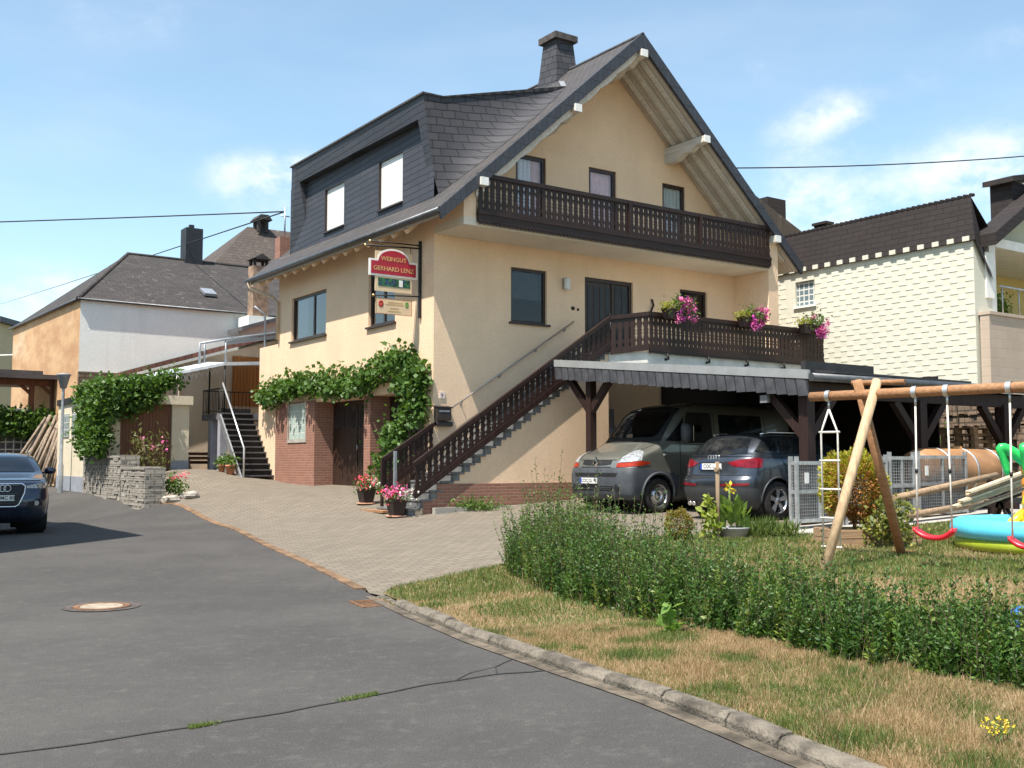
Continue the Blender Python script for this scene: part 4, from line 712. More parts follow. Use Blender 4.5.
class Car:
    def __init__(s, name, label, cat, loc, rz, tbl, mats, scale=1.0, rings=64):
        s.o = thing(name, label, cat, loc, rz); s.o.scale = (scale,)*3; T = np.array(tbl, float); z = np.interp(np.linspace(0, 1, rings), np.linspace(0, 1, len(T)), T[:,0]); rows = [np.interp(z, T[:,0], T[:,k]) for k in range(1, 6)]
        for _ in range(2): rows = [np.r_[r[0], (r[:-2]+2*r[1:-1]+r[2:])/4, r[-1]] for r in rows]
        q = np.linspace(0, np.pi/2, 15); e = 2/2.7; vs = []; s.w = float(T[:,3].max())
        for zz, xf, xr, w, cf, cr in zip(z, *rows):
            ft = [(xf-cf+cf*np.cos(a)**e, w*np.sin(a)**e) for a in q]; rt = [(xr+cr-cr*np.cos(a)**e, w*np.sin(a)**e) for a in q][::-1]; side = [(x, w) for x in np.linspace(xf-cf, xr+cr, 42)[1:-1]]; hl = ft+side+rt; ring = hl+[(x, -y) for x, y in hl[::-1][1:-1]]
            L = T[:,2].min()
            for x, y in ring: vs.append(Vector((x, y*(1-.035*((x-L/2)/(L/2))**2), zz)))
        n = len(ring); s.v = vs; s.f = [(i*n+k, i*n+(k+1) % n, (i+1)*n+(k+1) % n, (i+1)*n+k) for i in range(rings-1) for k in range(n)]+[list(range(n))[::-1], [(rings-1)*n+k for k in range(n)]]
        s.bvh = BVHTree.FromPolygons(vs, s.f); s.cut = []; s.arch = []; s.mats = mats
    def cen(s, f): return sum((s.v[i] for i in f), Vector())/len(f)
    def body(s, regions):
        """regions: list of (part name, material, test(centre)); the last takes the rest"""
        out = {r[0]: MB() for r in regions}; idx = {r[0]: {} for r in regions}
        for f in s.f:
            c = s.cen(f); skip = False
            for (x, z, R) in s.arch:
                if (c.x-x)**2+(c.z-z)**2 < R*R and abs(c.y) > s.w-.32: skip = True
            for d, poly in s.cut:
                u = d.cross(Vector((0,0,1)))
                if len(f) == 4 and inpoly(poly, np.array([c.dot(u)]), np.array([c.z]))[0]:
                    hit = s.bvh.ray_cast(c-d*3, d, 6)
                    if hit[0] and (hit[0]-c).length < .12: skip = True
            if skip: continue
            for nm, m, t in regions:
                if t(c):
                    mb, ix = out[nm], idx[nm]
                    for i in f:
                        if i not in ix: ix[i] = len(mb.v); mb.v.append(s.v[i])
                    mb.f.append([ix[i] for i in f]); mb.mi.append(0); mb.sm.append(len(f) == 4); break
        return {nm: out[nm].build(nm, m, s.o, rec=False) for nm, m, t in regions if out[nm].f}
    def decal(s, name, mat, d, poly, off=.006, parent=None, step=.05, label=None, build=True, mb=None):
        d = Vector(d).normalized(); u = d.cross(Vector((0,0,1))); P = [Vector(p) for p in poly]; n = len(P); pts = []
        for i in range(n):
            a, b = P[i], P[(i+1) % n]; k = max(1, int((b-a).length/step)); pts += [a+(b-a)*(j/k) for j in range(k)]
        m = len(pts); gx, gy = np.meshgrid(np.arange(min(p.x for p in P), max(p.x for p in P), step), np.arange(min(p.y for p in P), max(p.y for p in P), step)); gx = gx.ravel(); gy = gy.ravel(); ins = inpoly([(p.x, p.y) for p in P], gx, gy); D = np.array([[p.x, p.y] for p in pts]); q = np.c_[gx[ins], gy[ins]]
        if len(q): q = q[np.min(np.linalg.norm(q[:,None]-D[None], axis=2), axis=1) > step*.4]
        pts += [Vector(p) for p in q]; r = geometry.delaunay_2d_cdt(pts, [(i, (i+1) % m) for i in range(m)], [], 1, 1e-6); vs = []
        for p in r[0]:
            o = u*p.x+Vector((0,0,p.y))-d*9; hit = s.bvh.ray_cast(o, d, 14)
            if hit[0] is None: hit = s.bvh.find_nearest(u*p.x+Vector((0,0,p.y)))
            nn = hit[1] if hit[1].dot(d) < 0 else -hit[1]; vs.append(hit[0]+nn*off)
        mb = mb or MB(); mb.add(vs, r[2], 0, True); return mb.build(name, mat, parent or s.o, label=label, rec=False) if build else mb
    def line(s, mb, d, pts, w=.012, off=.005):
        P = resample(pts, .06); A = []; B = []
        for i in range(len(P)):
            a = Vector(P[max(i-1, 0)]); b = Vector(P[min(i+1, len(P)-1)]); t = (b-a).normalized(); A.append((P[i][0]-t.y*w/2, P[i][1]+t.x*w/2)); B.append((P[i][0]+t.y*w/2, P[i][1]-t.x*w/2))
        s.decal('', None, d, A+B[::-1], off, step=.06, build=False, mb=mb)
    def wheel(s, x, y, R, w, style):
        g = 1 if y > 0 else -1; mb = MB(); p = [(R*.62, -w/2), (R*.9, -w/2), (R*.985, -w*.42), (R, -w*.3), (R, w*.3), (R*.985, w*.42), (R*.9, w/2), (R*.64, w/2), (R*.62, w*.3)]; mb.lathe(p, (x, y, R), 'y', 40); t = mb.build('wheel', M_TYRE, s.o); mb = MB(); yo = y+g*w*.42
        mb.lathe([(R*.645, yo-y+g*.01), (R*.62, yo-y), (R*.58, yo-y-g*.05), (R*.58, -g*w*.3)], (x, y, R), 'y', 40)
        if style == 'alloy':
            for k in range(5):
                for e in (-.12, .12):
                    q = 2*math.pi*k/5+e+.3; mb.beam((x, yo-g*.02, R), (x+R*.6*math.cos(q), yo-g*.01, R+R*.6*math.sin(q)), .045, .03, (0, 1, 0))
            mb.lathe([(0, g*.0), (.06, g*.0), (.07, -g*.03)], (x, yo, R), 'y', 20)
        else:
            mb.lathe([(R*.58, -g*.02), (R*.45, -g*.03), (R*.36, g*.035), (R*.27, g*.04), (R*.25, g*.005), (R*.16, g*.0), (R*.13, g*.02), (0, g*.025)], (x, yo-g*.03, R), 'y', 32)
        mb.build('rim', M_RIM, t); mb = MB(); mb.lathe([(0, y-g*w*.1), (R*.57, y-g*w*.1)], (x, 0, R), 'y', 28)
        if style != 'alloy':
            for k in range(8): q = k*math.pi/4; mb.lathe([(0, yo+g*.0-.0), (R*.05, yo)], (x+R*.50*math.cos(q), 0, R+R*.50*math.sin(q)), 'y', 8)
        mb.build('brake_disc', M_BLK, t)
    def well(s, x, R, w):
        for g in (1, -1):
            mb = MB(); mb.lathe([(0, g*.35), (R, g*.35), (R, g*(w-.03))], (x, 0, R-.06+.0), 'y', 36); mb.build('wheel_well', M_BLK, s.o)
    def lip(s, x, z, R, r, mat, a0=-.15, a1=math.pi+.15):
        for g in (1, -1):
            pts = []
            for i in range(25):
                q = a0+(a1-a0)*i/24; px_, pz = x+R*math.cos(q), z+R*math.sin(q); hit = s.bvh.ray_cast(Vector((px_, g*3, pz)), Vector((0, -g, 0)), 6); yy = hit[0].y if hit[0] else g*(s.w-.03); pts.append((px_, yy+g*.0, pz))
            mb = MB(); mb.tube(pts, r, 6); mb.build('arch_trim', mat, s.o)
    def plate(s, front, z, txt, w=.52, hh=.11, yc=0, tilt=0):
        d = Vector((-1, 0, 0)) if front else Vector((1, 0, 0)); hit = s.bvh.ray_cast(Vector((3 if front else -9, yc, z)), d, 12)[0]; x = hit.x+(.03 if front else -.03); g = 1 if front else -1; mb = MB(); mb.box(x-.012, x+.012, yc-w/2, yc+w/2, z-hh/2, z+hh/2); p = mb.build('number_plate', M_PLATE, s.o); mb = MB(); side = 1 if not front else -1
        yb = yc+side*w/2; 
        yb = yc-w/2 if front else yc+w/2; mb.box(x+g*.012, x+g*.0145, yb, yb+(.045 if front else -.045), z-hh/2, z+hh/2); mb.build('blue_band', M_BLUE, p)
        mb = MB(); R = Matrix(((0, 0, 1, 0), (1, 0, 0, 0), (0, 1, 0, 0), (0, 0, 0, 1))) if front else Matrix(((0, 0, -1, 0), (-1, 0, 0, 0), (0, 1, 0, 0), (0, 0, 0, 1))); add_text(mb, txt, .098, Matrix.Translation((x+g*.013, yc+(.02 if front else -.02), z)) @ R, .002, 0, .001, .95); mb.build('plate_lettering', M_INK, p)
F_, RE_, LE_, RI_ = Vector((-1,0,0)), Vector((1,0,0)), Vector((0,-1,0)), Vector((0,1,0))
def neg(poly): return [(-x, z) for x, z in poly]
# ---- van
def van():
    c = Wd(1.60, -3.98); z = .555
    tbl = [(.26, -.14, -4.82, .90, .22, .1), (.34, -.03, -4.88, .955, .26, .1), (.55, .0, -4.9, .985, .30, .1), (.78, -.01, -4.9, .99, .30, .1), (.86, -.035, -4.9, .985, .31, .1), (.96, -.075, -4.9, .985, .33, .1), (1.05, -.12, -4.9, .985, .36, .1), (1.12, -.20, -4.9, .985, .38, .1), (1.18, -.34, -4.9, .985, .38, .1),
           (1.25, -.54, -4.9, .98, .42, .1), (1.33, -.76, -4.9, .975, .34, .1), (1.39, -.90, -4.9, .97, .28, .1), (1.45, -.98, -4.9, .96, .24, .1), (1.7, -1.19, -4.89, .935, .22, .1), (1.95, -1.42, -4.87, .90, .22, .1), (2.10, -1.60, -4.85, .865, .26, .12), (2.18, -1.80, -4.83, .80, .4, .15), (2.225, -2.05, -4.78, .70, .5, .2), (2.25, -2.4, -4.6, .45, .6, .3)]
    P = paint('van_paint', (.225, .228, .198), .6, .3); s = Car('delivery_van', 'grey-green metallic van parked nose outwards under the carport', 'van', (c.x, c.y, z), rad(215), tbl, None, 1.065)
    R = .345; s.arch = [(-.88, R, .42), (-3.96, R, .42)]
    ws = [(-.80, 1.44), (.80, 1.44), (.72, 2.06), (.4, 2.10), (-.4, 2.10), (-.72, 2.06)]; sw = [(-1.55, 1.42), (-2.35, 1.42), (-2.35, 1.98), (-1.72, 1.98)]
    tri = [(-1.10, 1.42), (-1.47, 1.42), (-1.62, 1.92)]
    s.cut = [(F_, ws), (LE_, neg(sw)), (RI_, sw)]
    s.body([('bumper', M_PLAS, lambda p: p.z < .875-.10*max(0, -p.x-.35) and p.x > -1.35 and p.z > 0), ('body', P, lambda p: True)])
    ex = lambda pl, k: [(sum(a for a, b in pl)/len(pl)*(1-k)+a*k, sum(b for a, b in pl)/len(pl)*(1-k)+b*k) for a, b in pl]
    g = s.decal('windscreen', M_CGL, F_, ex(ws, 1.02), .006)
    for d, pl in ((LE_, neg(sw)), (RI_, sw)): s.decal('side_window', M_CGL, d, ex(pl, 1.03), .006)
    mb = MB()
    for d, pl, w in ((F_, ex(ws, 1.0), .07), (LE_, neg(sw), .06), (RI_, sw, .06)): s.line(mb, d, pl+[pl[0]], w, .010)
    mb.build('window_rubber', M_BLK, s.o, rec=False)
    for d, pl in ((LE_, neg(tri)), (RI_, tri)): s.decal('quarter_window', M_DGL, d, pl, .007)
    for d, f in ((LE_, neg), (RI_, lambda q: q)): s.decal('rear_window', M_DGL, d, f([(-2.6, 1.40), (-3.9, 1.40), (-3.9, 1.98), (-2.6, 1.98)]), .006)
    # front details
    for g in (1, -1):
        d = Vector((-math.cos(.72), -g*math.sin(.72), 0)); u = d.cross(Vector((0,0,1))); pr = lambda L: [(Vector(p).dot(u), p[2]) for p in L]
        s.decal('headlight', M_LAMP, d, pr([(-.12, g*.63, .985), (-.20, g*.86, 1.0), (-.42, g*.97, 1.03), (-.46, g*.97, 1.19), (-.36, g*.93, 1.235), (-.27, g*.84, 1.20), (-.16, g*.70, 1.09)]), .012)
        s.decal('indicator', M_AMB, d, pr([(-.08, g*.60, .895), (-.16, g*.80, .90), (-.38, g*.97, .925), (-.62, g*.98, .965), (-.62, g*.98, 1.0), (-.42, g*.97, 1.025), (-.20, g*.86, .99), (-.11, g*.61, .975)]), .010)
    s.decal('grille', M_BLK, F_, [(-.44, 1.03), (-.44, .955), (-.3, .935), (-.1, .93), (.1, .93), (.3, .935), (.44, .955), (.44, 1.03)], .006)
    s.decal('lower_grille', M_BLK, F_, [(-.66, .44), (.52, .44), (.56, .53), (-.70, .53)], .005); s.decal('upper_intake', M_BLK, F_, [(-.62, .715), (-.66, .785), (.66, .785), (.62, .715)], .005)
    mb = MB(); s.line(mb, F_, [(-.66, .47), (.5, .47)], .014, .012); s.line(mb, F_, [(-.68, .50), (.52, .50)], .012, .012); mb.build('grille_bar', M_PLAS, s.o, rec=False)
    for y in (-.68, .64):
        hit = s.bvh.ray_cast(Vector((3, y, .50)), F_, 9)[0]; mb = MB(); mb.tube([hit+Vector((-.05, 0, 0)), hit+Vector((.012, 0, 0))], .065, 16); mb.build('fog_lamp', M_BLK, s.o)
    hit = s.bvh.ray_cast(Vector((3, 0, .985)), F_, 9)[0]; x = hit.x+.02; mb = MB(); ou = [(0, .12), (.085, 0), (0, -.12), (-.085, 0)]; inn = [(0, .065), (.042, 0), (0, -.065), (-.042, 0)]
    vs = [(x+.014, a, .985+b) for a, b in ou]+[(x+.03, a*1.0, .985+b) for a, b in inn]+[(x-.01, a, .985+b) for a, b in ou]+[(x-.01, a, .985+b) for a, b in inn]; mb.add(vs, [(i, (i+1) % 4, 4+(i+1) % 4, 4+i) for i in range(4)]+[(i, (i+1) % 4, 8+(i+1) % 4, 8+i) for i in range(4)]+[(4+i, 4+(i+1) % 4, 12+(i+1) % 4, 12+i) for i in range(4)]); mb.build('emblem', M_CHR, s.o)
    mb = MB()
    for d, f in ((LE_, neg), (RI_, lambda q: q)):
        s.line(mb, d, f([(-1.45, .45), (-1.45, 1.40)]), .012); s.line(mb, d, f([(-2.45, .45), (-2.45, 2.05)]), .012); s.line(mb, d, f([(-1.45, 1.36), (-4.7, 1.36)]), .010); s.line(mb, d, f([(-4.0, .95), (-4.0, 2.05)]), .012)
    s.line(mb, F_, [(-.60, 1.05), (-.85, 1.40)], .012); s.line(mb, F_, [(.60, 1.05), (.85, 1.40)], .012); s.line(mb, F_, [(-.46, .90), (.46, .90)], .016); s.line(mb, F_, [(-.55, 1.04), (.55, 1.04)], .012); mb.build('panel_gap', M_BLK, s.o, rec=False)
    mb = MB(); s.line(mb, LE_, neg([(-1.62, 1.30), (-1.62, 1.5)]), .001)
    for g in (1, -1):
        mb = MB(); mb.M = Matrix.Translation((-1.50, g*1.10, 1.58)); mb.lathe([(0, -.2), (.085, -.17), (.11, -.05), (.11, .1), (.09, .18), (0, .2)], (0,0,0), 'z', 14); mb.M = None; mb.beam((-1.55, g*.95, 1.42), (-1.52, g*1.08, 1.46), .07, .06); m = mb.build('mirror', M_PLAS, s.o); mb = MB(); mb.M = Matrix.Translation((-1.62, g*1.10, 1.58)); mb.box(-.012, 0, -.08, .08, -.16, .15); mb.M = None; mb.build('mirror_glass', M_CHR, m)
        hit = s.bvh.ray_cast(Vector((-1.05, g*3, 1.15)), Vector((0, -g, 0)), 6)[0]; mb = MB(); mb.tube([hit+Vector((-.05, g*.006, 0)), hit+Vector((.05, g*.006, 0))], .018, 8); mb.build('side_indicator', M_LAMP, s.o)
    s.plate(True, .63, 'COC GL 90', yc=-.12)
    for w_, x in (('front', -.88), ('rear', -3.96)):
        s.lip(x, R+.02, .42, .03, M_PLAS); s.well(x, .41, .97)
        for g in (1, -1): s.wheel(x, g*.86, R, .2, 'steel')
    # inside: seats, wheel, dashboard
    mb = MB()
    for y in (.42, -.42): mb.box(-2.2, -1.95, y-.25, y+.25, .9, 1.55); mb.box(-2.16, -2.02, y-.13, y+.13, 1.58, 1.78); mb.box(-2.1, -1.6, y-.25, y+.25, .85, 1.0)
    mb.build('seats', plain('seat_cloth', (.03, .03, .035), .9), s.o, bevel=.04); mb = MB(); mb.box(-1.45, -1.0, -.85, .85, 1.05, 1.38); mb.build('dashboard', M_PLAS, s.o, bevel=.05)
    mb = MB(); ring = [(-1.62+.06*math.cos(q), .42+.2*math.sin(q), 1.42+.19*math.cos(q)) for q in np.linspace(0, 2*math.pi, 25)]; mb.tube(ring, .015, 6); mb.build('steering_wheel', M_BLK, s.o)
    mb = MB(); mb.beam((-1.02, -.2, 1.43), (-1.16, .35, 1.62), .02, .015); mb.beam((-1.02, .35, 1.43), (-1.14, .8, 1.60), .02, .015); mb.build('wiper', M_BLK, s.o)
van()
SUVT = [(.20, -.26, -4.12, .78, .40, .3), (.32, -.06, -4.29, .87, .46, .34), (.50, -.0, -4.37, .905, .52, .40), (.66, .0, -4.385, .915, .54, .42), (.74, -.02, -4.37, .915, .55, .42), (.80, -.03, -4.31, .915, .56, .42), (.92, -.07, -4.28, .912, .58, .42), (1.0, -.16, -4.26, .905, .60, .42), (1.06, -.40, -4.25, .90, .58, .42), (1.11, -.82, -4.23, .885, .45, .42), (1.16, -1.18, -4.19, .86, .36, .40),
        (1.22, -1.36, -4.12, .835, .32, .36), (1.34, -1.62, -4.00, .79, .32, .32), (1.46, -1.90, -3.86, .735, .36, .30), (1.54, -2.14, -3.74, .68, .45, .34), (1.585, -2.4, -3.6, .58, .5, .4), (1.605, -2.7, -3.4, .36, .4, .4)]
def suv(name, label, c, z, rz, P, detail, txt):
    s = Car(name, label, 'car', (c[0], c[1], z), rz, SUVT, None, 1.03); R = .355; s.arch = [(-.90, R, .415), (-3.50, R, .415)]; low = plain('sill_grey', (.040, .044, .048), .5, .12, 6)
    s.body([('bumper_skirt', low if detail == 'rear' else P, lambda p: p.z < .42 or (p.z < .59 and p.x < -3.95)), ('body', P, lambda p: True)]); s.decal('windscreen', M_DGL, F_, [(-.70, 1.20), (.70, 1.20), (.56, 1.50), (-.56, 1.50)], .006); s.decal('rear_window', M_DGL, RE_, [(-.66, 1.20), (.66, 1.20), (.52, 1.49), (-.52, 1.49)], .006)
    for d, f in ((LE_, neg), (RI_, lambda q: q)):
        for pl in ([(-1.75, 1.20), (-2.55, 1.20), (-2.55, 1.50), (-2.15, 1.50)], [(-2.62, 1.20), (-3.38, 1.20), (-3.30, 1.50), (-2.62, 1.50)], [(-3.44, 1.20), (-3.95, 1.24), (-3.70, 1.46), (-3.38, 1.50)]): s.decal('side_window', M_DGL, d, f(pl), .006)
    mb = MB()
    for d, f in ((LE_, neg), (RI_, lambda q: q)):
        for pl in ([(-1.55, .45), (-1.60, 1.15)], [(-2.58, .42), (-2.58, 1.16)], [(-3.25, .85), (-3.40, 1.16)]): s.line(mb, d, f(pl), .010)
    s.line(mb, RE_, [(-.80, .815), (.80, .815)], .014); s.line(mb, F_, [(-.75, 1.03), (.75, 1.03)], .012); mb.build('panel_gap', M_BLK, s.o, rec=False)
    for x in (-.90, -3.50):
        s.lip(x, R+.01, .415, .022, low if detail == 'rear' else P); s.well(x, .40, .88)
        for g in (1, -1): s.wheel(x, g*.79, R, .22, 'alloy')
    for g in (1, -1):
        mb = MB(); mb.M = Matrix.Translation((-1.62, g*1.0, 1.22)) @ Matrix.Diagonal((1, 1.35, 1, 1)); mb.lathe([(0, -.075), (.07, -.06), (.09, 0), (.08, .05), (0, .075)], (0,0,0), 'z', 14); mb.M = None; mb.beam((-1.66, g*.85, 1.17), (-1.62, g*.95, 1.19), .06, .04); mb.build('mirror', P, s.o)
        mb = MB(); mb.tube([(-2.2, g*.60, 1.575), (-2.4, g*.63, 1.60), (-3.4, g*.62, 1.60), (-3.6, g*.58, 1.57)], .016, 6); mb.build('roof_rail', M_CHR, s.o)
    def rings(front, z, r=.062):
        hit = s.bvh.ray_cast(Vector((3 if front else -9, 0, z)), F_ if front else RE_, 14)[0]; x = hit.x+(.035 if front else -.012); mb = MB()
        for k in range(4): yc = (k-1.5)*r*1.42; mb.tube([(x, yc+r*math.cos(q), z+r*math.sin(q)) for q in np.linspace(0, 2*math.pi, 25)], .009, 6)
        mb.build('emblem', M_CHR, s.o)
    for g in (1, -1):
        d = Vector((math.cos(.5), -g*math.sin(.5), 0)); u = d.cross(Vector((0,0,1))); pr = lambda L: [(Vector(p).dot(u), p[2]) for p in L]
        s.decal('tail_light', M_REDL, d, pr([(-4.24, g*.36, 1.04), (-4.2, g*.62, 1.10), (-4.0, g*.88, 1.13), (-3.92, g*.90, 1.09), (-3.95, g*.90, .955), (-4.15, g*.78, .95), (-4.24, g*.50, .975)]), .01); 
        s.decal('reflector', M_REDL, RE_, [(-g*.30, .615), (-g*.82, .63), (-g*.82, .68), (-g*.30, .66)] if False else [(g*-.30, .62), (g*-.82, .635), (g*-.82, .685), (g*-.30, .655)], .008)
        d = Vector((-math.cos(.55), -g*math.sin(.55), 0)); u = d.cross(Vector((0,0,1)))
        s.decal('headlight', plain('smoked_headlamp', (.42, .40, .36), .1, .5, 14, metal=.5), d, pr([(-.07, g*.50, .88), (-.25, g*.80, .875), (-.45, g*.88, .90), (-.62, g*.91, 1.0), (-.45, g*.88, 1.0), (-.2, g*.70, .965), (-.09, g*.50, .93)]), .008)
    if detail == 'rear':
        s.decal('plate_recess', M_BLK, RE_, [(-.33, .905), (.33, .905), (.36, 1.05), (-.36, 1.05)], .003); s.plate(False, .975, txt); rings(False, 1.135, .045); mb = MB(); s.line(mb, RE_, [(-.75, 1.165), (.75, 1.165)], .03, .012); mb.build('spoiler_edge', P, s.o, rec=False)
        mb = MB(); mb.tube([(-4.30, .5, .30), (-4.36, .5, .29)], .04, 12); mb.tube([(-4.30, .40, .30), (-4.36, .40, .29)], .04, 12); mb.build('exhaust', M_CHR, s.o); mb = MB(); s.line(mb, RE_, [(.05, 1.16), (.42, 1.21)], .02, .015); mb.build('wiper', M_BLK, s.o, rec=False)
    else:
        gp = [(-.40, .97), (.40, .97), (.455, .92), (.44, .80), (.34, .565), (.28, .53), (-.28, .53), (-.34, .565), (-.44, .80), (-.455, .92)]; s.decal('grille', M_BLK, F_, gp, .008); mb = MB()
        pts = [s.bvh.ray_cast(Vector((3, y, z)), F_, 9)[0]+Vector((.012, 0, 0)) for y, z in resample(gp+[gp[0]], .06)]; mb.tube(pts, .017, 6); mb.build('grille_frame', M_CHR, s.o); rings(True, .885, .062); s.plate(True, .70, txt)
        mb = MB()
        for zz in (.60, .64, .78, .93): s.line(mb, F_, [(-.33, zz), (.33, zz)], .008, .012)
        mb.build('grille_bar', plain('grille_grey', (.06, .06, .065), .4), s.o, rec=False)
        for g in (1, -1):
            s.decal('air_intake', M_BLK, F_, [(g*.50, .50), (g*.78, .55), (g*.74, .66), (g*.50, .62)], .006); hit = s.bvh.ray_cast(Vector((3, g*.66, .59)), F_, 9)[0]; mb = MB(); mb.tube([hit, hit+Vector((.02, 0, 0))], .05, 12); mb.build('fog_lamp', plain('dim_lamp', (.35, .34, .32), .2), s.o)
    return s
cc = Wd(1.72, -7.22); fw = Vector((cA, sA, 0)); p = cc+fw*4.385*1.03
suv('parked_car', 'steel blue compact SUV seen from behind under the carport', (p.x, p.y), .53, HA, paint('steel_blue_paint', (.050, .060, .076), .75, .28), 'rear', 'COC L 82')
hd = rad(-62.5); suv('parked_car', 'navy blue SUV facing us on the road at the left edge', (-10.22, 21.25), .18, hd, paint('navy_paint', (.012, .022, .050), .5, .25), 'front', 'COC MC 80')
# ---------------------------------------------------------------- left of the house
M_ST2 = stucco('pale_stucco', (.70, .62, .47)); M_ST3 = stucco('beige_stucco', (.76, .61, .46)); M_TAN = None
def m_tan():
    t = NT('weathered_tan_render'); f = t.noise(1.1, 7, .7, stretch=(1, .35, 1)); c = t.mix(t.ramp(f, .35, .65), (.42, .24, .13), (.55, .36, .20)); c = t.mix(t.ramp(t.noise(.5, 6, .7, stretch=(1, .3, 1)), .5, .7, 0, .7), c, (.66, .54, .38)); c = t.mix(t.ramp(t.noise(4, 5, stretch=(1, .35, 1)), .62, .75, 0, .5), c, (.30, .16, .08)); t.bump(t.noise(20, 4), .4, .02); return t.fin(c, .92, 0, .2)
M_TAN = m_tan(); M_WALLW = stucco('white_render', (.86, .88, .82), .05); M_PLIN = plain('grey_plinth', (.26, .28, .32), .8, .12, 3)
M_OLDR = bricks('old_slate', (.060, .052, .048), (.034, .030, .029), (.014, .013, .012), .40, .30, .012, ('X', ('Y', 1.15)), .85, .8, .5, .7, wear=.55); M_OLDR2 = bricks('old_slate_side', (.060, .052, .048), (.034, .030, .029), (.014, .013, .012), .40, .30, .012, ('Y', ('X', 1.15)), .85, .8, .5, .7, wear=.55)
M_BRNR = bricks('brown_roof_slate', (.085, .068, .058), (.060, .049, .043), (.03, .024, .021), .30, .22, .01, ('X', ('Y', 1.2)), .9, .7, .5, .7, wear=.5); M_TILE = bricks('old_clay_tile', (.20, .085, .06), (.13, .06, .045), (.05, .03, .025), .24, .3, .02, ('X', 'Y'), .9, .9, .5, .7, wear=.5)
M_RUB = bricks('rubble_stone', (.40, .37, .32), (.24, .225, .20), (.17, .15, .12), .30, .13, .016, ('S', 'Z'), .92, 1.0, .37, wear=.55); M_BRD = wood('brown_door', (.16, .075, .042), 'Z', .6, .25, boards=('X', .1)); M_RED_T = wood('brown_timber', (.13, .048, .024), 'Z', .6, .3)
def glassblock(ax): return bricks('block_glass_'+ax.lower(), (.30, .36, .37), (.22, .27, .28), (.62, .62, .58), .24, .24, .02, (ax, 'Z'), .2, .5, 0, wear=.1)
def lichen(m):
    t = m.node_tree; b = [n for n in t.nodes if n.type == 'BSDF_PRINCIPLED'][0]; src = b.inputs['Base Color'].links[0].from_socket; tc = [n for n in t.nodes if n.type == 'TEX_COORD'][0]
    n = t.nodes.new('ShaderNodeTexNoise'); n.inputs['Scale'].default_value = 3.2; n.inputs['Detail'].default_value = 6; n.inputs['Roughness'].default_value = .75; t.links.new(tc.outputs['Object'], n.inputs['Vector']); r = t.nodes.new('ShaderNodeMapRange'); r.interpolation_type = 'SMOOTHSTEP'; t.links.new(n.outputs['Fac'], r.inputs[0]); r.inputs[1].default_value = .56; r.inputs[2].default_value = .72; r.inputs[4].default_value = .75
    x = t.nodes.new('ShaderNodeMixRGB'); t.links.new(r.outputs[0], x.inputs[0]); t.links.new(src, x.inputs[1]); x.inputs[2].default_value = (.20, .18, .155, 1); t.links.new(x.outputs[0], b.inputs['Base Color'])
lichen(M_OLDR); lichen(M_OLDR2); lichen(M_BRNR)
g = thingH('garage', 'small cream flat-roofed garage with a brown door, behind the stepped stone walls', 'garage', (-4.5, 12, .6))
mb = MB(); mb.box(-4.5, -4.25, 12, 18.2, .1, 3.74); mb.box(-2.42, -1.88, 12, 12.5, .9, 3.44); mb.box(-4.249, -4.0, 12, 12.3, .9, 3.44); mb.box(-4.249, -1.9, 17.9, 18.2, .9, 3.5); mb.box(-2.1, -1.9, 12.5, 17.9, .9, 3.5); mb.box(-4.249, -1.80, 11.88, 12.5, 3.441, 3.72); mb.build('wall', M_ST2, g)
mb = MB(); mb.box(-4.56, -4.49, 12.4, 18.2, 3.60, 3.80); mb.box(-4.24, -2.1, 12.51, 17.89, 3.44, 3.6); mb.build('roof', M_BLK, g); mb = MB(); mb.box(-4.0, -2.42, 12.1, 12.14, .9, 3.43); mb.build('garage_door', M_BRD, g)
mb = MB(); mb.box(-4.515, -4.501, 12.1, 18.2, .1, 1.16); mb.box(-2.43, -1.87, 11.985, 11.999, .9, 1.68); mb.build('plinth', M_PLIN, g)
for b0, b1 in ((16.45, 17.5), (15.0, 16.0)):
    mb = MB(); mb.box(-4.53, -4.5, b0, b1, 2.48, 3.26); mb.build('window', glassblock('Y'), g)
# stepped rubble walls along the road
for b0, b1, zt, lab in ((12.05, 14.3, 2.10, 'tallest rubble stone wall block, below the vine'), (9.9, 11.95, 1.82, 'middle rubble stone wall block of the three steps'), (7.45, 9.8, 1.48, 'lowest rubble stone wall block, nearest to the driveway')):
    mb = MB(); r0, r1 = -4.52, -3.98; mb.box(r0, r1, b0, b1, .2, zt-.07); z = zt-.07; k = b0
    while k < b1-.1: L = min(random.uniform(.3, .55), b1-k); mb.box(r0-.015-random.uniform(0, .02), r1+.02, k+.006, k+L-.006, z+.001, zt+random.uniform(-.015, .02)); k += L
    for i in range(130):      # the faces of the stones stand out a little
        L = random.uniform(.14, .36); hh = random.uniform(.07, .14); bb = random.uniform(b0, b1-L); zz = .3+round((random.uniform(0, zt-.5))/.135)*.135; mb.box(r0-random.uniform(.008, .03), r0-.001, bb, bb+L, zz, zz+hh)
    for i in range(26): L = random.uniform(.12, .28); rr = random.uniform(r0, r1-L); zz = .3+round((random.uniform(0, zt-.5))/.135)*.135; mb.box(rr, rr+L, b0-random.uniform(.006, .02), b0-.001, zz, zz+random.uniform(.07, .13))
    soloH(mb, 'stone_wall', M_RUB, lab, 'wall', (-4.25, b0, .4), 'stepped stone walls by the road', bevel=.008)
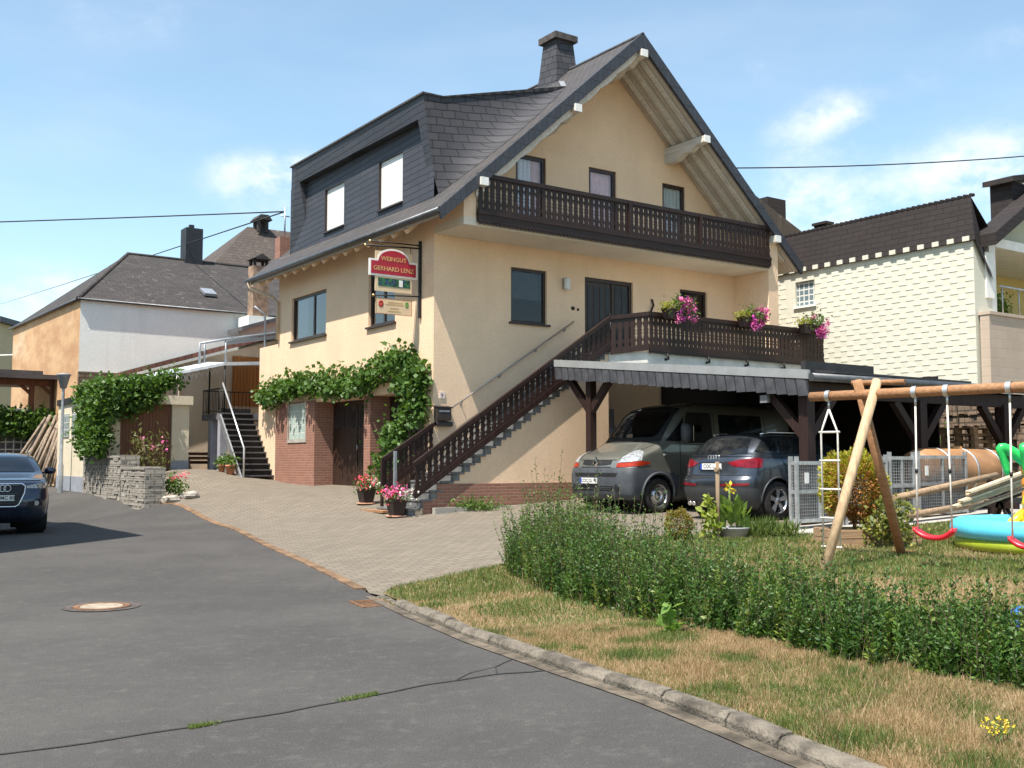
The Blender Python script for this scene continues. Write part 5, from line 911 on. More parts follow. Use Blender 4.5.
def leafcloud(name, lab, cat, clumps, size, mat, n=18, asp=.8, bias=(-.4, -.5, .1), stem=None, nb=(-.5, -.5, .5), blossoms=None):
    c0 = np.mean([np.array(c) for c, s in clumps], axis=0); c0[2] = min(c[2] for c, s in clumps); o = thing(name, lab, cat, c0); ORG[o.name] = Vector(c0); C = -c0+np.concatenate([rng.normal(size=(n, 3))*np.array(s)+np.array(c) for c, s in clumps]); np_mesh('foliage', leaf_quads(C, size, asp, bias, .4, nb=nb), 4, mat, o)
    if stem: mb = MB(); [mb.tube(p, .025, 6) for p in stem]; mb.build('stem', M_STEM, o)
    if blossoms:
        pts, bs, bm_ = blossoms; C = -c0+np.concatenate([rng.normal(size=(9, 3))*.05+np.array(p) for p in pts]); np_mesh('blossoms', leaf_quads(C, bs, .9), 4, bm_, o)
    return o
cl = []
for i in range(520):
    t = random.random()
    if t < .62: b = random.uniform(11.2, 13.7); z = random.uniform(2.0 if b < 13.8 else 2.6, 3.95); r = -4.65+random.uniform(-.12, .1)
    elif t < .85: r = random.uniform(-4.6, -2.95); b = 11.85+random.uniform(-.15, .2); z = random.uniform(3.35-.25*(r < -3.6), 4.05+.12*(r+4.6))
    else: r = random.uniform(-3.6, -2.2); b = 12.2; z = 3.9+.3*(r+3.6)+random.uniform(-.15, .12)
    cl.append((Wd(r, b, z), (.15, .15, .13)))
leafcloud('climbing_vine', 'dense green vine covering the corner of the small garage above the stone wall', 'vine', cl, .125, M_VINE, 24, .9, stem=[[Wd(-4.3, 11.7, 1.6), Wd(-4.62, 12.2, 2.6), Wd(-4.6, 13, 3.5)], [Wd(-4.62, 12.2, 2.6), Wd(-3.6, 11.85, 3.6), Wd(-2.6, 12.1, 3.8)]])
M_OLE = leafmat('oleander_leaf', (.09, .13, .03), (.16, .17, .05), (.20, .12, .05), 7, .3)
leafcloud('oleander', 'thin pink-flowering shrub between the stone walls and the brown garage door', 'shrub', [(Wd(-3.5+random.uniform(-.5, .6), 10.6+random.uniform(-.4, .4), 1.2+random.uniform(.1, 1.2)), (.09, .09, .15)) for i in range(55)], .14, M_OLE, 7, .22, (0, 0, .8), [[Wd(-3.5, 10.6, 1.1), Wd(-3.7, 10.6, 2.3)], [Wd(-3.5, 10.6, 1.1), Wd(-3.2, 10.7, 2.2)]], blossoms=([Wd(-3.75, 10.5, 2.35), Wd(-3.2, 10.4, 2.25), Wd(-3.0, 10.6, 2.0), Wd(-3.5, 10.4, 2.1)], .06, M_PINKF))
leafcloud('flowering_plant', 'low red-flowering plant behind the end of the lowest stone wall', 'plant', [(Wd(-3.6+random.uniform(-.25, .25), 7.7+random.uniform(-.3, .3), .75+random.uniform(0, .4)), (.08, .08, .08)) for i in range(24)], .1, M_LG, 14, .6, blossoms=([Wd(-3.6+.1*i, 7.5, 1.22+.03*i) for i in range(-2, 3)], .06, M_REDF))
for i in range(5):
    r, b = -3.9+random.uniform(-.2, .5), 7.2+random.uniform(-.5, .4); z = hH(r, b); s = random.uniform(.12, .22); mb = MB(); vs = []
    bm = bmesh.new(); bmesh.ops.create_icosphere(bm, subdivisions=2, radius=s)
    for v in bm.verts: v.co *= 1+.35*noise.noise(v.co*7+Vector((i*3, 0, 0))); v.co.z *= .65
    mb.add([Vector((r, b, z+s*.35))+v.co for v in bm.verts], [[v.index for v in f.verts] for f in bm.faces]); bm.free(); soloH(mb, 'boulder', M_RUB, 'grey boulder at the foot of the lowest stone wall by the driveway', 'boulder', (r, b, z), 'boulders by the lowest stone wall')
lp = Wd(-4.85, 15.9); z = h(lp.x, lp.y); o = thing('street_lamp', 'slim grey street lamp with a cone head at the roadside before the garage', 'street lamp', (lp.x, lp.y, z)); mb = MB(); mb.lathe([(.085, -.05), (.085, .9), (.06, .95), (.045, 3.5)], n=14); mb.build('pole', M_METAL, o)
mb = MB(); mb.lathe([(.06, 3.45), (.10, 3.47), (.20, 3.86), (.235, 3.90), (.235, 3.93), (.06, 3.97), (0, 3.97)], n=20); mb.build('lamp_head', plain('grey_plastic', (.24, .25, .27), .5, .1), o)
for i in range(20):
    t = i/19; x0, x1 = -17.9+1.7*t+random.uniform(-.08, .08), -17.05+.85*t; y0 = 38.2+random.uniform(-.3, .3); z0 = h(x0, y0); mb = MB(); mb.tube([(x0-.2*(1-t), y0-.5, z0), (x1, 38.7+random.uniform(-.1, .1), 3.0+random.uniform(-.25, .35))], random.uniform(.04, .06), 8); soloW(mb, 'wooden_pole', wood('pole_wood', (.24, .19, .145), 'Z', .9, .5), 'grey wooden pole leaning in the heap beside the small garage', 'pole', (x0, y0, z0), 'wooden poles leaning in a heap')
# pergola over the white garden wall
o = thingH('pergola', 'brown timber pergola with a dark flat roof over a white garden wall', 'pergola', (-5.5, 22, .8)); mb = MB(); mb.box(-9, -3.3, 22, 22.3, .3, 2.95); mb.box(-9, -3.3, 22.3, 27, 2.7, 2.95); mb.build('garden_wall', M_WALLW, o); mb = MB(); mb.box(-8.4, -4.55, 21.97, 21.999, 1.55, 2.76); mb.build('window', bricks('dark_block_glass', (.07, .08, .09), (.05, .06, .07), (.50, .50, .48), .27, .27, .025, ('X', 'Z'), .2, .4, 0, wear=.05), o)
mb = MB(); mb.box(-9, -2.9, 21.5, 27, 4.78, 4.95); mb.box(-9, -4.3, 22, 26, 4.951, 5.12); mb.build('roof', plain('dark_roof_sheet', (.07, .065, .065), .7, .2), o)
for r in (-6.6, -4.67, -3.92, -3.0):
    mb = MB(); mb.box(r-.09, r+.09, 22.02, 22.2, 2.95, 4.78); mb.beam((r, 22.1, 4.2), (r-.6, 22.1, 4.75), .1, .12); mb.build('post', M_RED_T, o)
mb = MB(); mb.box(-9, -2.95, 21.95, 22.25, 4.55, 4.78); mb.box(-9, -3.0, 21.97, 22.1, 2.96, 3.12); mb.build('beam', M_RED_T, o); mb = MB()
for k in range(22): r = -8.9+k*.19; mb.lathe([(.05, 3.12), (.035, 3.2), (.07, 3.35), (.03, 3.5), (.05, 3.58)], (r, 22.1, 0), n=8)
mb.box(-9, -4.8, 22.02, 22.18, 3.58, 3.66); mb.build('balustrade', M_WALLW, o)
leafcloud('trailing_vine', 'green vine trailing along the white garden wall below the brown pergola', 'vine', [(Wd(random.uniform(-8.5, -3.6), 21.85, 3.1+random.uniform(-.38, .38)), (.2, .12, .15)) for i in range(240)]+[(Wd(-4.1+random.uniform(-.4, .4), 21.7, 2.5+random.uniform(-.5, .4)), (.15, .12, .15)) for i in range(50)], .15, M_VINE, 22, .9)
# barn with hip roof
o = thingH('barn', 'old barn with a dark slate hip roof, one white and one tan wall', 'barn', (-3.87, 18, 1))
mb = MB(); mb.add([(-3.87,18.2,0),(-3.87,31,0),(-3.87,31,7.75),(-3.87,18.2,7.5)], [(0,1,2,3)]); mb.build('side_wall', M_TAN, o, rec=False); mb = MB(); mb.add([(-3.87,18.2,0),(16,18.2,0),(16,18.2,7.45),(-3.87,18.2,7.5)], [(0,1,2,3)]); mb.build('front_wall', M_WALLW, o, rec=False)
mb = MB(); mb.box(-3.9, 3, 18.0, 18.19, 0, 4.85); mb.build('stone_base', bricks('brown_rubble', (.24, .16, .10), (.13, .09, .065), (.05, .04, .03), .34, .13, .025, ('X', 'Z'), .9, 1., .4, wear=.6), o); A, Bc, Cc, D = (-3.98, 18.08, 7.46), (16, 18.08, 7.36), (16, 31.4, 7.66), (-3.98, 31.4, 7.74); R0, R1 = (-.6, 24.5, 10.5), (13, 24.5, 10.45)
mb = MB(); mb.add([A, Bc, R1, R0], [(0,1,2,3)]); mb.add([Cc, D, R0, R1], [(0,1,2,3)]); rf = mb.build('roof', M_OLDR, o); mb = MB(); mb.add([D, A, R0], [(0,1,2)]); mb.add([A, Bc, Cc, D], [(3,2,1,0)]); mb.build('hip', M_OLDR2, rf); mb = MB(); mb.tube([Bc, A, D], .05, 6); mb.build('gutter', M_GUTM, o)
mb = MB(); mb.tube([A, R0, R1], .09, 6); mb.build('ridge', M_OLDR, rf); mb = MB(); mb.box(1.75, 2.5, 24.1, 24.85, 9.8, 11.9); mb.box(2.0, 2.2, 24.4, 24.6, 11.9, 12.1); mb.build('chimney', plain('black_slate_clad', (.018, .019, .025), .6, .2, 4), rf)
mb = MB(); mb.M = Matrix.Translation((1.35, 19.9, 8.42)) @ Matrix.Rotation(math.atan(3.08/6.55), 4, 'X'); mb.box(-.25, .25, -.35, .35, -.05, .06); mb.M = None; sk = mb.build('skylight', M_METAL, rf)
# lean-to annex, landing and back stair
o = thingH('annex', 'beige annex with an old tiled lean-to roof and orange wooden shutter behind the house', 'outbuilding', (-1.7, 14.5, 1.3)); mb = MB(); mb.add([(-2.6,14.5,.5),(6,14.5,.5),(6,14.5,6.9),(1.6,14.5,5.9),(-2.6,14.5,4.6)], [(0,1,2,3,4)]); mb.add([(-2.6,14.5,.5),(-2.6,17.9,.5),(-2.6,17.9,4.6),(-2.6,14.5,4.6)], [(0,1,2,3)]); mb.build('wall', M_ST3, o, rec=False)
mb = MB(); mb.prism([(-3.4, 4.45), (1.6, 6.0), (6, 7.1), (6, 7.25), (1.6, 6.18), (-3.4, 4.6)], 'y', 14.1, 17.9); mb.build('roof', M_TILE, o); mb = MB(); mb.box(.42, 1.9, 14.45, 14.498, 3.6, 5.35); mb.build('shutter', wood('orange_shutter', (.40, .15, .04), 'Z', .6, .25, boards=('X', .12)), o); mb = MB(); mb.tube([(-1.5, 14.42, 4.7), (-1.5, 14.42, 1.3)], .05, 8); mb.build('downpipe', M_ST3, o)
o = thingH('canopy', 'pale corrugated canopy sheet on thin posts above the back stair landing', 'canopy', (-.95, 11.5, 3.2)); n = 40; vs = []
for i in range(n+1):
    t = i/n; r = -4.3+3.35*t; zz = 3.98+(4.82-3.98)*t+.005*math.sin(i*2.2); b0 = 12.7-1.2*t; vs += [(r, b0, zz), (r, b0+1.6, zz+.14), (r, b0, zz-.09), (r, b0+1.6, zz+.05)]
mb = MB(); mb.add(vs, [(4*i, 4*i+4, 4*i+5, 4*i+1) for i in range(n)]+[(4*i+2, 4*i+3, 4*i+7, 4*i+6) for i in range(n)]+[(4*i, 4*i+2, 4*i+6, 4*i+4) for i in range(n)]); mb.add([(-.95,11.5,4.83),(1.2,11.5,4.98),(1.2,14.0,5.1),(-.95,14.0,4.97),(-.95,11.5,4.72),(1.2,11.5,4.87),(1.2,14.0,5.0),(-.95,14,4.87)], [(0,1,2,3),(7,6,5,4),(0,4,5,1),(0,3,7,4)]); mb.build('sheet', plain('pale_corrugated', (.46, .50, .54), .5, .12, 5), o)
for k in range(9):
    mb = MB(); r = -2.45+k*.17; zz = 3.98+(r+4.3)/3.35*.84-.1; mb.tube([(r, 12.0, zz), (r+.1, 12.0, zz-.2), (r+.16, 12.0, zz+.03)], .016, 5); mb.build('bracket', M_WHITE, o)
for r, b in ((-.9, 11.55), (-.9, 13.0)): mb = MB(); mb.tube([(r, b, 3.2), (r, b, 4.8)], .03, 8); mb.build('post', M_BLK, o)
o = thingH('back_stair', 'dark open metal stair with a railed landing at the back corner of the house', 'stairs', (-.5, 9.7, 1.05)); mb = MB(); mb.box(-1.0, .8, 11.45, 13.4, 3.0, 3.2); mb.build('landing', plain('landing_grey', (.16, .16, .17), .7, .15), o); NB = 12
for k in range(NB): mb = MB(); b = 9.55+k*.16; z1 = 1.05+(k+1)*2.15/NB; mb.box(-1.04, -.0, b, b+.30, z1-.045, z1); tr_ = mb.build('tread', plain('tread_grey', (.085, .085, .09), .6, .2, 8), o); mb = MB(); mb.box(-1.0, -.005, b+.28, b+.295, z1, z1+.15); mb.build('riser', M_BLK, tr_)
mb = MB(); mb.beam((-1.06, 9.45, .98), (-1.06, 11.5, 3.08), .05, .2); mb.build('stringer', M_METAL, o)
for b in (11.6, 12.5): mb = MB(); mb.box(-1.0, -.75, b, b+.25, 1.0, 3.0); mb.build('pillar', plain('lilac_grey_render', (.33, .33, .37), .8, .1), o)
mb = MB(); mb.tube([(-1.0, 9.5, 1.1), (-1.0, 9.5, 2.05), (-1.0, 11.45, 4.15)], .03, 8); mb.build('handrail', plain('pale_steel', (.6, .62, .64), .35, .1, metal=.7), o); mb = MB()
for k in range(14): b = 11.45+k*.135; mb.tube([(-1.0, b, 3.2), (-1.0, b, 4.0)], .012, 5)
for k in range(13): r = -1.0+k*.135; mb.tube([(r, 11.45+1.85, 3.2), (r, 11.45+1.85, 4.0)], .012, 5)
mb.tube([(.7, 13.3, 4.0), (-1.0, 13.3, 4.0), (-1.0, 11.45, 4.0)], .02, 6); mb.tube([(-1.0, 13.3, 3.28), (-1.0, 11.45, 3.28)], .015, 6); mb.build('railing', M_BLK, o)
mb = MB()
for p in ([(-1.25, 13, 4.85), (-1.25, 13, 5.55), (-.37, 13, 5.75), (1.5, 13, 6.1)], ): mb.tube(p, .045, 8)
for p in ([(-.37, 13, 4.85), (-.37, 13, 5.75)], [(-.75, 14, 5.0), (-.75, 14, 5.75)], [(1.0, 13, 5.2), (1.0, 13, 6.7), (.6, 13, 6.95)]): mb.tube(p, .035, 8)
mb.beam((-.37, 13, 5.62), (1.5, 13, 5.97), .04, .12); soloH(mb, 'roof_railing', plain('rail_grey', (.30, .32, .34), .5, .1, metal=.5), 'grey tube railing on the flat roof behind the house', 'railing', (0, 13, 5))
o = thingH('bench', 'dark red-brown slatted garden bench under the back landing', 'bench', (-1.2, 12.9, 1.36)); mb = MB(); [mb.box(-1.75, -.75, 12.98, 13.02, 1.85-.14*k, 1.95-.14*k) for k in range(3)]; mb.build('backrest', M_RED_T, o); mb = MB(); [mb.box(-1.75, -.75, 12.5+.12*k, 12.6+.12*k, 1.72, 1.76) for k in range(4)]; mb.build('seat', M_RED_T, o)
for r in (-1.7, -.8): mb = MB(); mb.box(r-.04, r+.04, 12.5, 12.98, 1.3, 1.719); mb.build('leg', M_RED_T, o)
for i, (r, b, s, lab) in enumerate(((-1.32, 10.5, .105, 'small terracotta pot with a green plant left of the larger one by the back stair'), (-1.25, 9.95, .14, 'larger terracotta pot with a leafy plant at the foot of the back stair'))):
    z = hH(r, b); o = thingH('terracotta_pot', lab, 'plant pot', (r, b, z), 'terracotta pots by the back stair'); mb = MB(); mb.lathe([(0, 0), (s*.75, 0), (s, s*1.7), (s*1.12, s*1.75), (s*1.12, s*2.1), (s*.95, s*2.1), (s*.9, s*1.8), (0, s*1.8)], (r, b, z), n=20); mb.build('pot', plain('terracotta', (.45, .20, .11), .85, .15, 6), o); p = rng.normal(size=(160, 3))*np.array([s*.7, s*.7, s*.8])+np.array([0, 0, s*2.9]); np_mesh('foliage', leaf_quads(p, .10, .6), 4, M_LG, o)
# chimney house and the big brown roof behind
o = thingH('neighbour_house', 'white walled house with a tall tan chimney, behind the back roof railing', 'house', (2.2, 17, 1)); mb = MB(); mb.box(1.9, 5.5, 16.9, 17.95, 1, 7.2); mb.build('wall', M_WALLW, o); mb = MB(); mb.box(2.08, 2.7, 16.95, 17.5, 7.2, 9.15); c = mb.build('chimney', plain('old_plaster', (.27, .185, .125), .9, .35, 4, .4, 30), o)
mb = MB(); [mb.box(x, x+.1, y, y+.1, 9.151, 9.4) for x in (2.1, 2.58) for y in (16.97, 17.38)]; mb.prism([(2.02, 9.4), (2.76, 9.4), (2.39, 9.62)], 'y', 16.85, 17.6); mb.build('chimney_cap', M_OLDR, c); mb = MB(); mb.prism([(1.5, 6.7), (5.5, 8.0), (5.5, 7.85), (1.5, 6.55)], 'y', 16.5, 18); mb.build('roof', plain('grey_roof_sheet', (.10, .10, .105), .8, .2), o)
o = thingH('brown_roofed_house', 'house with a big weathered brown roof and a hooded chimney, far behind', 'house', (6, 28, 1)); mb = MB(); mb.box(2.6, 15, 24.5, 33, 1, 9.5); mb.build('wall', M_TAN, o); Rz = 12.95; mb = MB(); mb.add([(2.0,24,9.2),(15,24,9.2),(15,28.5,13.4),(6.2,28.5,13.3),(2.0,33.5,9.2),(15,33.5,9.2)], [(0,1,2,3), (0,3,4), (4,3,2,5)]); rf = mb.build('roof', M_BRNR, o); mb = MB(); [mb.box(x, x+.15, y, y+.15, 13.0, 13.6) for x in (6.5, 6.9) for y in (27.9, 28.4)]; mb.prism([(6.38, 13.6), (7.2, 13.6), (7.0, 13.85), (6.6, 13.85)], 'y', 27.75, 28.7); mb.build('chimney', M_OLDR, rf)
o = thing('corner_house', 'pale house with a dark roof at the far left edge beside the tan barn', 'house', (-30, 58, 1)); ORG[o.name] = o.location.copy(); mb = MB(); mb.box(-45, -28.2, 58, 66, 0, 9.3); mb.build('wall', stucco('yellow_grey_render', (.50, .45, .30)), o); mb = MB(); mb.prism([(-45, 10.3), (-27.9, 9.3), (-27.9, 9.6), (-45, 10.8)], 'y', 57.4, 67); mb.build('roof', plain('blue_slate', (.05, .06, .08), .6, .2), o)
mb = MB(); mb.M = Matrix.Translation((-25.9, 56, 8.2)) @ Matrix.Rotation(rad(80), 4, 'X'); mb.lathe([(0, -.12), (.3, -.08), (.45, 0), (.44, .02), (.3, -.05), (0, -.09)], n=24); mb.M = None; mb.tube([(-25.9, 56.1, 8.2), (-25.9, 56.3, 7.6), (-26.6, 57.5, 7.5), (-28.2, 58, 7.5)], .04, 6); soloW(mb, 'satellite_dish', M_WHITE, 'white satellite dish beside the tan barn wall', 'satellite dish', (-25.9, 56, 8.2))
# mast and overhead wires
o = thingH('roof_mast', 'thin roof mast on a small red brick stack behind the slate roof', 'mast', (.33, 9.9, 8)); mb = MB(); mb.box(.15, .50, 9.75, 10.15, 7.7, 8.75); mb.build('brick_stack', M_BRK, o); mb = MB(); mb.tube([(.36, 9.9, 8.7), (.36, 9.9, 9.75)], .03, 8); mb.tube([(.2, 9.9, 9.45), (.52, 9.9, 9.45)], .02, 6); mb.build('mast', M_METAL, o)
def wire(a, b, lab, sag):
    a, b = Vector(a), Vector(b); mb = MB(); pts = [a+(b-a)*(i/24)-Vector((0, 0, sag*4*(i/24)*(1-i/24))) for i in range(25)]; mb.tube(pts, .022, 6); soloW(mb, 'power_line', M_BLK, lab, 'cable', a)
def at(x, y, Y):
    p = math.atan(79/1060); a = (x-512)/1060; b = (384-y)/1060; d = Vector((a, math.cos(p)-b*math.sin(p), math.sin(p)+b*math.cos(p))); return Vector((0, 0, 1.6))+d*(Y/d.y)
mt = Wd(.36, 9.9, 9.6); wire(mt, at(-900, 236, 45), 'upper overhead wire from the roof mast out to the left', .25); wire(mt, at(-60, 313, 700), 'lower overhead wire slanting from the roof mast down to the left', 2.2); wire(at(700, 168, 34), at(1100, 149, 40), 'overhead wire above the cream clad building on the right', .2)
# ---------------------------------------------------------------- right of the house
M_CLAD = bricks('cream_cladding', (.60, .585, .485), (.585, .57, .47), (.50, .485, .40), .44, .15, .004, ('Y', 'Z'), .75, .35, .5, 0, wear=.05); M_BRSH = bricks('brown_shingle', (.020, .0155, .0145), (.028, .021, .020), (.009, .008, .008), .44, .15, .008, ('Y', 'Z'), .75, .8, .5, 1.0, wear=.2)
o = thingH('clad_building', 'cream clad building with a toothed dark shingle band below its flat roof', 'building', (12.5, -6.2, 0)); mb = MB(); mb.poly_holes(rect(-6.2, 9, -.5, 7.4), [rect(-1.1, -.38, 6.32, 7.06)], 'x', 12.5, .15); mb.add([(12.5,-6.2,-.5),(13.3,-6.2,-.5),(13.3,-6.2,6.3),(12.5,-6.2,7.5)], [(0,1,2,3)]); mb.build('wall', M_CLAD, o, rec=False)
random.seed(11); mb = MB(); by = {}
for i in range(40):                                   # the offset courses of the panels throw thin shadow lines
    zc = 1.8+i*.15
    if zc > 7.2: break
    y = -6.2+(.22 if i % 2 else 0)
    while y < 1.4:
        if not (-1.25 < y < -.1 and 6.1 < zc < 7.2): mb.add([(12.499,y+.02,zc),(12.499,y+.26,zc),(12.491,y+.26+random.uniform(-.03,.03),zc+.012),(12.491,y+.02+random.uniform(-.03,.03),zc+.012),(12.499,y+.02,zc+.14),(12.499,y+.26,zc+.14)], [(0,1,2,3),(3,2,5,4),(0,3,4),(1,5,2)])
        y += .44
mb.build('panels', M_CLAD, o); mb = MB(); mb.add([(12.42,-6.3,7.35),(12.42,9,7.35),(12.62,9,8.55),(12.62,-6.1,8.55),(13.4,-6.3,6.4),(13.9,-6.1,7.4),(13.9,9,7.4)], [(0,1,2,3), (3,2,6,5)]); mb.add([(12.42,-6.3,7.35),(12.62,-6.1,8.55),(13.15,-6.12,7.2),(13.25,-6.3,6.3)], [(0,1,2,3)]); mb.add([(12.42,-6.3,7.35),(12.42,9,7.35),(12.5,9,7.35),(12.5,-6.3,7.35)], [(0,1,2,3)]); mb.build('shingle_band', M_BRSH, o, rec=False)
mb = MB(); k = 0; b = -6.2
while b < 1.6: mb = MB(); mb.box(12.395, 12.425, b+.05, b+.24, 7.345, 7.47); b += .44; mb.build('merlon', M_CLAD, o)
mb = MB(); b = -6.1
while b < 4: mb.tube([(12.6, b, 8.58), (12.75, b, 8.60)], .05, 6); b += .17
mb.build('ridge_tiles', M_BRSH, o); mb = MB(); mb.box(12.58, 12.62, -1.1, -.38, 6.32, 7.06); w = mb.build('window', bricks('small_block_glass', (.16, .22, .24), (.12, .17, .19), (.66, .66, .62), .18, .185, .022, ('Y', 'Z'), .2, .4, 0, wear=.05), o); mb = MB(); mb.box(12.44, 12.57, -1.16, -.32, 6.25, 6.315); mb.build('sill', M_WHITE, w)
mb = MB(); mb.box(13.0, 13.35, -6.24, -6.201, 5.9, 7.1); mb.build('window', M_WHITE, o); mb = MB(); mb.box(13.9, 14.2, -.45, 0, 8.0, 9.05); mb.box(13.85, 14.25, -.5, .05, 9.05, 9.13); mb.build('chimney', M_BRSH, o)
o = thingH('rear_house', 'house with a grey-brown slate roof and square chimney, seen past the gable edge', 'house', (16, 4, 1)); mb = MB(); mb.box(12.8, 16.8, 2.3, 9.8, 0, 8.9); mb.build('wall', M_ST2, o); mb = MB(); mb.prism([(10.8, 9.4), (13.2, 10.5), (17.2, 8.88), (17.2, 8.65), (10.8, 9.1)], 'y', 2, 10); rf = mb.build('roof', M_BRNR, o); mb = MB(); mb.box(14.1, 15.0, 2.05, 2.9, 9.0, 10.46); mb.build('chimney', M_BRSH, rf)
o = thingH('yellow_house', 'yellow house with a dark gable roof and recessed balcony at the right edge', 'house', (16, -5, 0)); M_YEL = stucco('yellow_render', (.66, .55, .24)); mb = MB(); mb.box(13.2, 24, -3.8, 6, 0, 7.4); mb.build('wall', M_YEL, o); mb = MB(); mb.box(13.25, 13.55, -6.18, -3.81, 0, 7.5); mb.box(13.551, 22, -6.2, -3.81, 7.3, 7.55); mb.build('frame', M_WHITE, o)
mb = MB(); mb.add([(13.4,-6.0,7.55),(21,-6.0,7.55),(21,-6.0,12.1)], [(0,1,2)]); mb.build('gable', stucco('grey_green_render', (.46, .47, .36)), o, rec=False); mb = MB(); mb.prism([(12.9, 7.22), (21, 12.1), (21, 12.5), (12.9, 7.55)], 'y', -6.6, -5.95); rf = mb.build('roof', M_BRSH, o); mb = MB(); mb.box(14.9, 20, -5.94, -5.3, 7.9, 9.35); mb.prism([(14.7, 9.28), (20, 10.4), (20, 10.56), (14.7, 9.43)], 'y', -6.1, -5.2); mb.build('dormer', M_BRSH, rf)
mb = MB(); mb.tube([(13.6, -6.25, 6.25), (20, -6.25, 6.25)], .03, 6); [mb.tube([(13.7+.8*k, -6.25, 5.5), (13.7+.8*k, -6.25, 6.25)], .02, 6) for k in range(8)]; mb.build('railing', M_METAL, o)
mb = MB(); mb.box(12.62, 24, -6.5, -6.25, -.5, 5.4); mb.box(12.6, 24, -6.54, -6.21, 5.401, 5.48); soloH(mb, 'block_wall', bricks('pinkish_block', (.46, .37, .29), (.42, .335, .265), (.37, .30, .24), .5, .24, .008, ('X', 'Z'), .9, .4, wear=.3), 'pinkish beige block wall below the yellow balcony at the right edge', 'wall', (12.7, -6.4, 0))
leafcloud('balcony_plant', 'bushy green plant in a box on the yellow balcony', 'plant', [(Wd(13.95+random.uniform(-.35, .35), -6.0, 5.75+random.uniform(-.15, .3)), (.1, .08, .1)) for i in range(26)], .1, M_LG, 18, .6)
mb = MB(); k = -14.5
for i in range(90):
    for j in range(9):
        if random.random() < .9: b = -14.5+i*.11; L = random.uniform(.10, .26); mb.box(11.4+random.uniform(0, .12), 11.7, b, b+L, .4+j*.3+random.uniform(-.04, .04), .66+j*.3+random.uniform(-.05, .05))
mb.box(11.55, 11.9, -14.5, -4.3, .2, 3.1); soloH(mb, 'dry_stone_wall', bricks('dry_stone', (.26, .18, .12), (.15, .11, .08), (.05, .04, .03), .42, .15, .03, ('Y', 'Z'), .9, 1., .37, wear=.6), 'rough brown dry stone wall behind the carport posts', 'wall', (11.6, -9, .5))
leafcloud('ivy_bush', 'green bush by the dry stone wall behind the carport', 'bush', [(Wd(10.6+random.uniform(-.4, .3), -5.2+random.uniform(-.7, .7), 1.0+random.uniform(0, 2.1)), (.2, .2, .2)) for i in range(80)], .16, M_VINE, 16, .7)
# the house across the road: outside the picture, its shadow lies on the road
def across():
    o = thing('house_across', 'house across the road just beyond the left edge, shading the navy blue SUV', 'house', (-14, 14, 0)); ORG[o.name] = o.location.copy(); e = Wd; A = Vector((-10.25, 17.85)); d1 = Vector((-sA, cA)); d2 = Vector((-.33, -.94)); B1 = A+d1*14; C1 = A+d2*9; n = Vector((-1, .0)); fp = [A, B1, B1+n*9, C1+n*9, C1]; mb = MB(); mb.prism([(p.x, p.y) for p in fp], 'z', -.3, 9.0); mb.build('wall', M_ST2, o); mb = MB(); cx = sum((p for p in fp), Vector((0, 0)))/5; ov = [(p+(p-cx)*.04) for p in fp]; mb.add([(p.x, p.y, 9.0) for p in ov]+[(cx.x, cx.y, 12.5)], [(i, (i+1) % 5, 5) for i in range(5)]+[(4,3,2,1,0)]); mb.build('roof', M_OLDR, o)
    for k in range(4):
        for z in (1.2, 4.2, 6.6): c = A+d1*(1.5+3*k)+Vector((d1.y, -d1.x))*.02; mb = MB(); q = c+d1*1.2; nn = Vector((d1.y, -d1.x))*.03; mb.add([(c.x,c.y,z),(q.x,q.y,z),(q.x,q.y,z+1.4),(c.x,c.y,z+1.4),(c.x+nn.x,c.y+nn.y,z),(q.x+nn.x,q.y+nn.y,z),(q.x+nn.x,q.y+nn.y,z+1.4),(c.x+nn.x,c.y+nn.y,z+1.4)], [(0,1,2,3),(4,5,6,7),(0,1,5,4),(1,2,6,5),(2,3,7,6),(3,0,4,7)]); mb.build('window', M_DGL, o)
across()
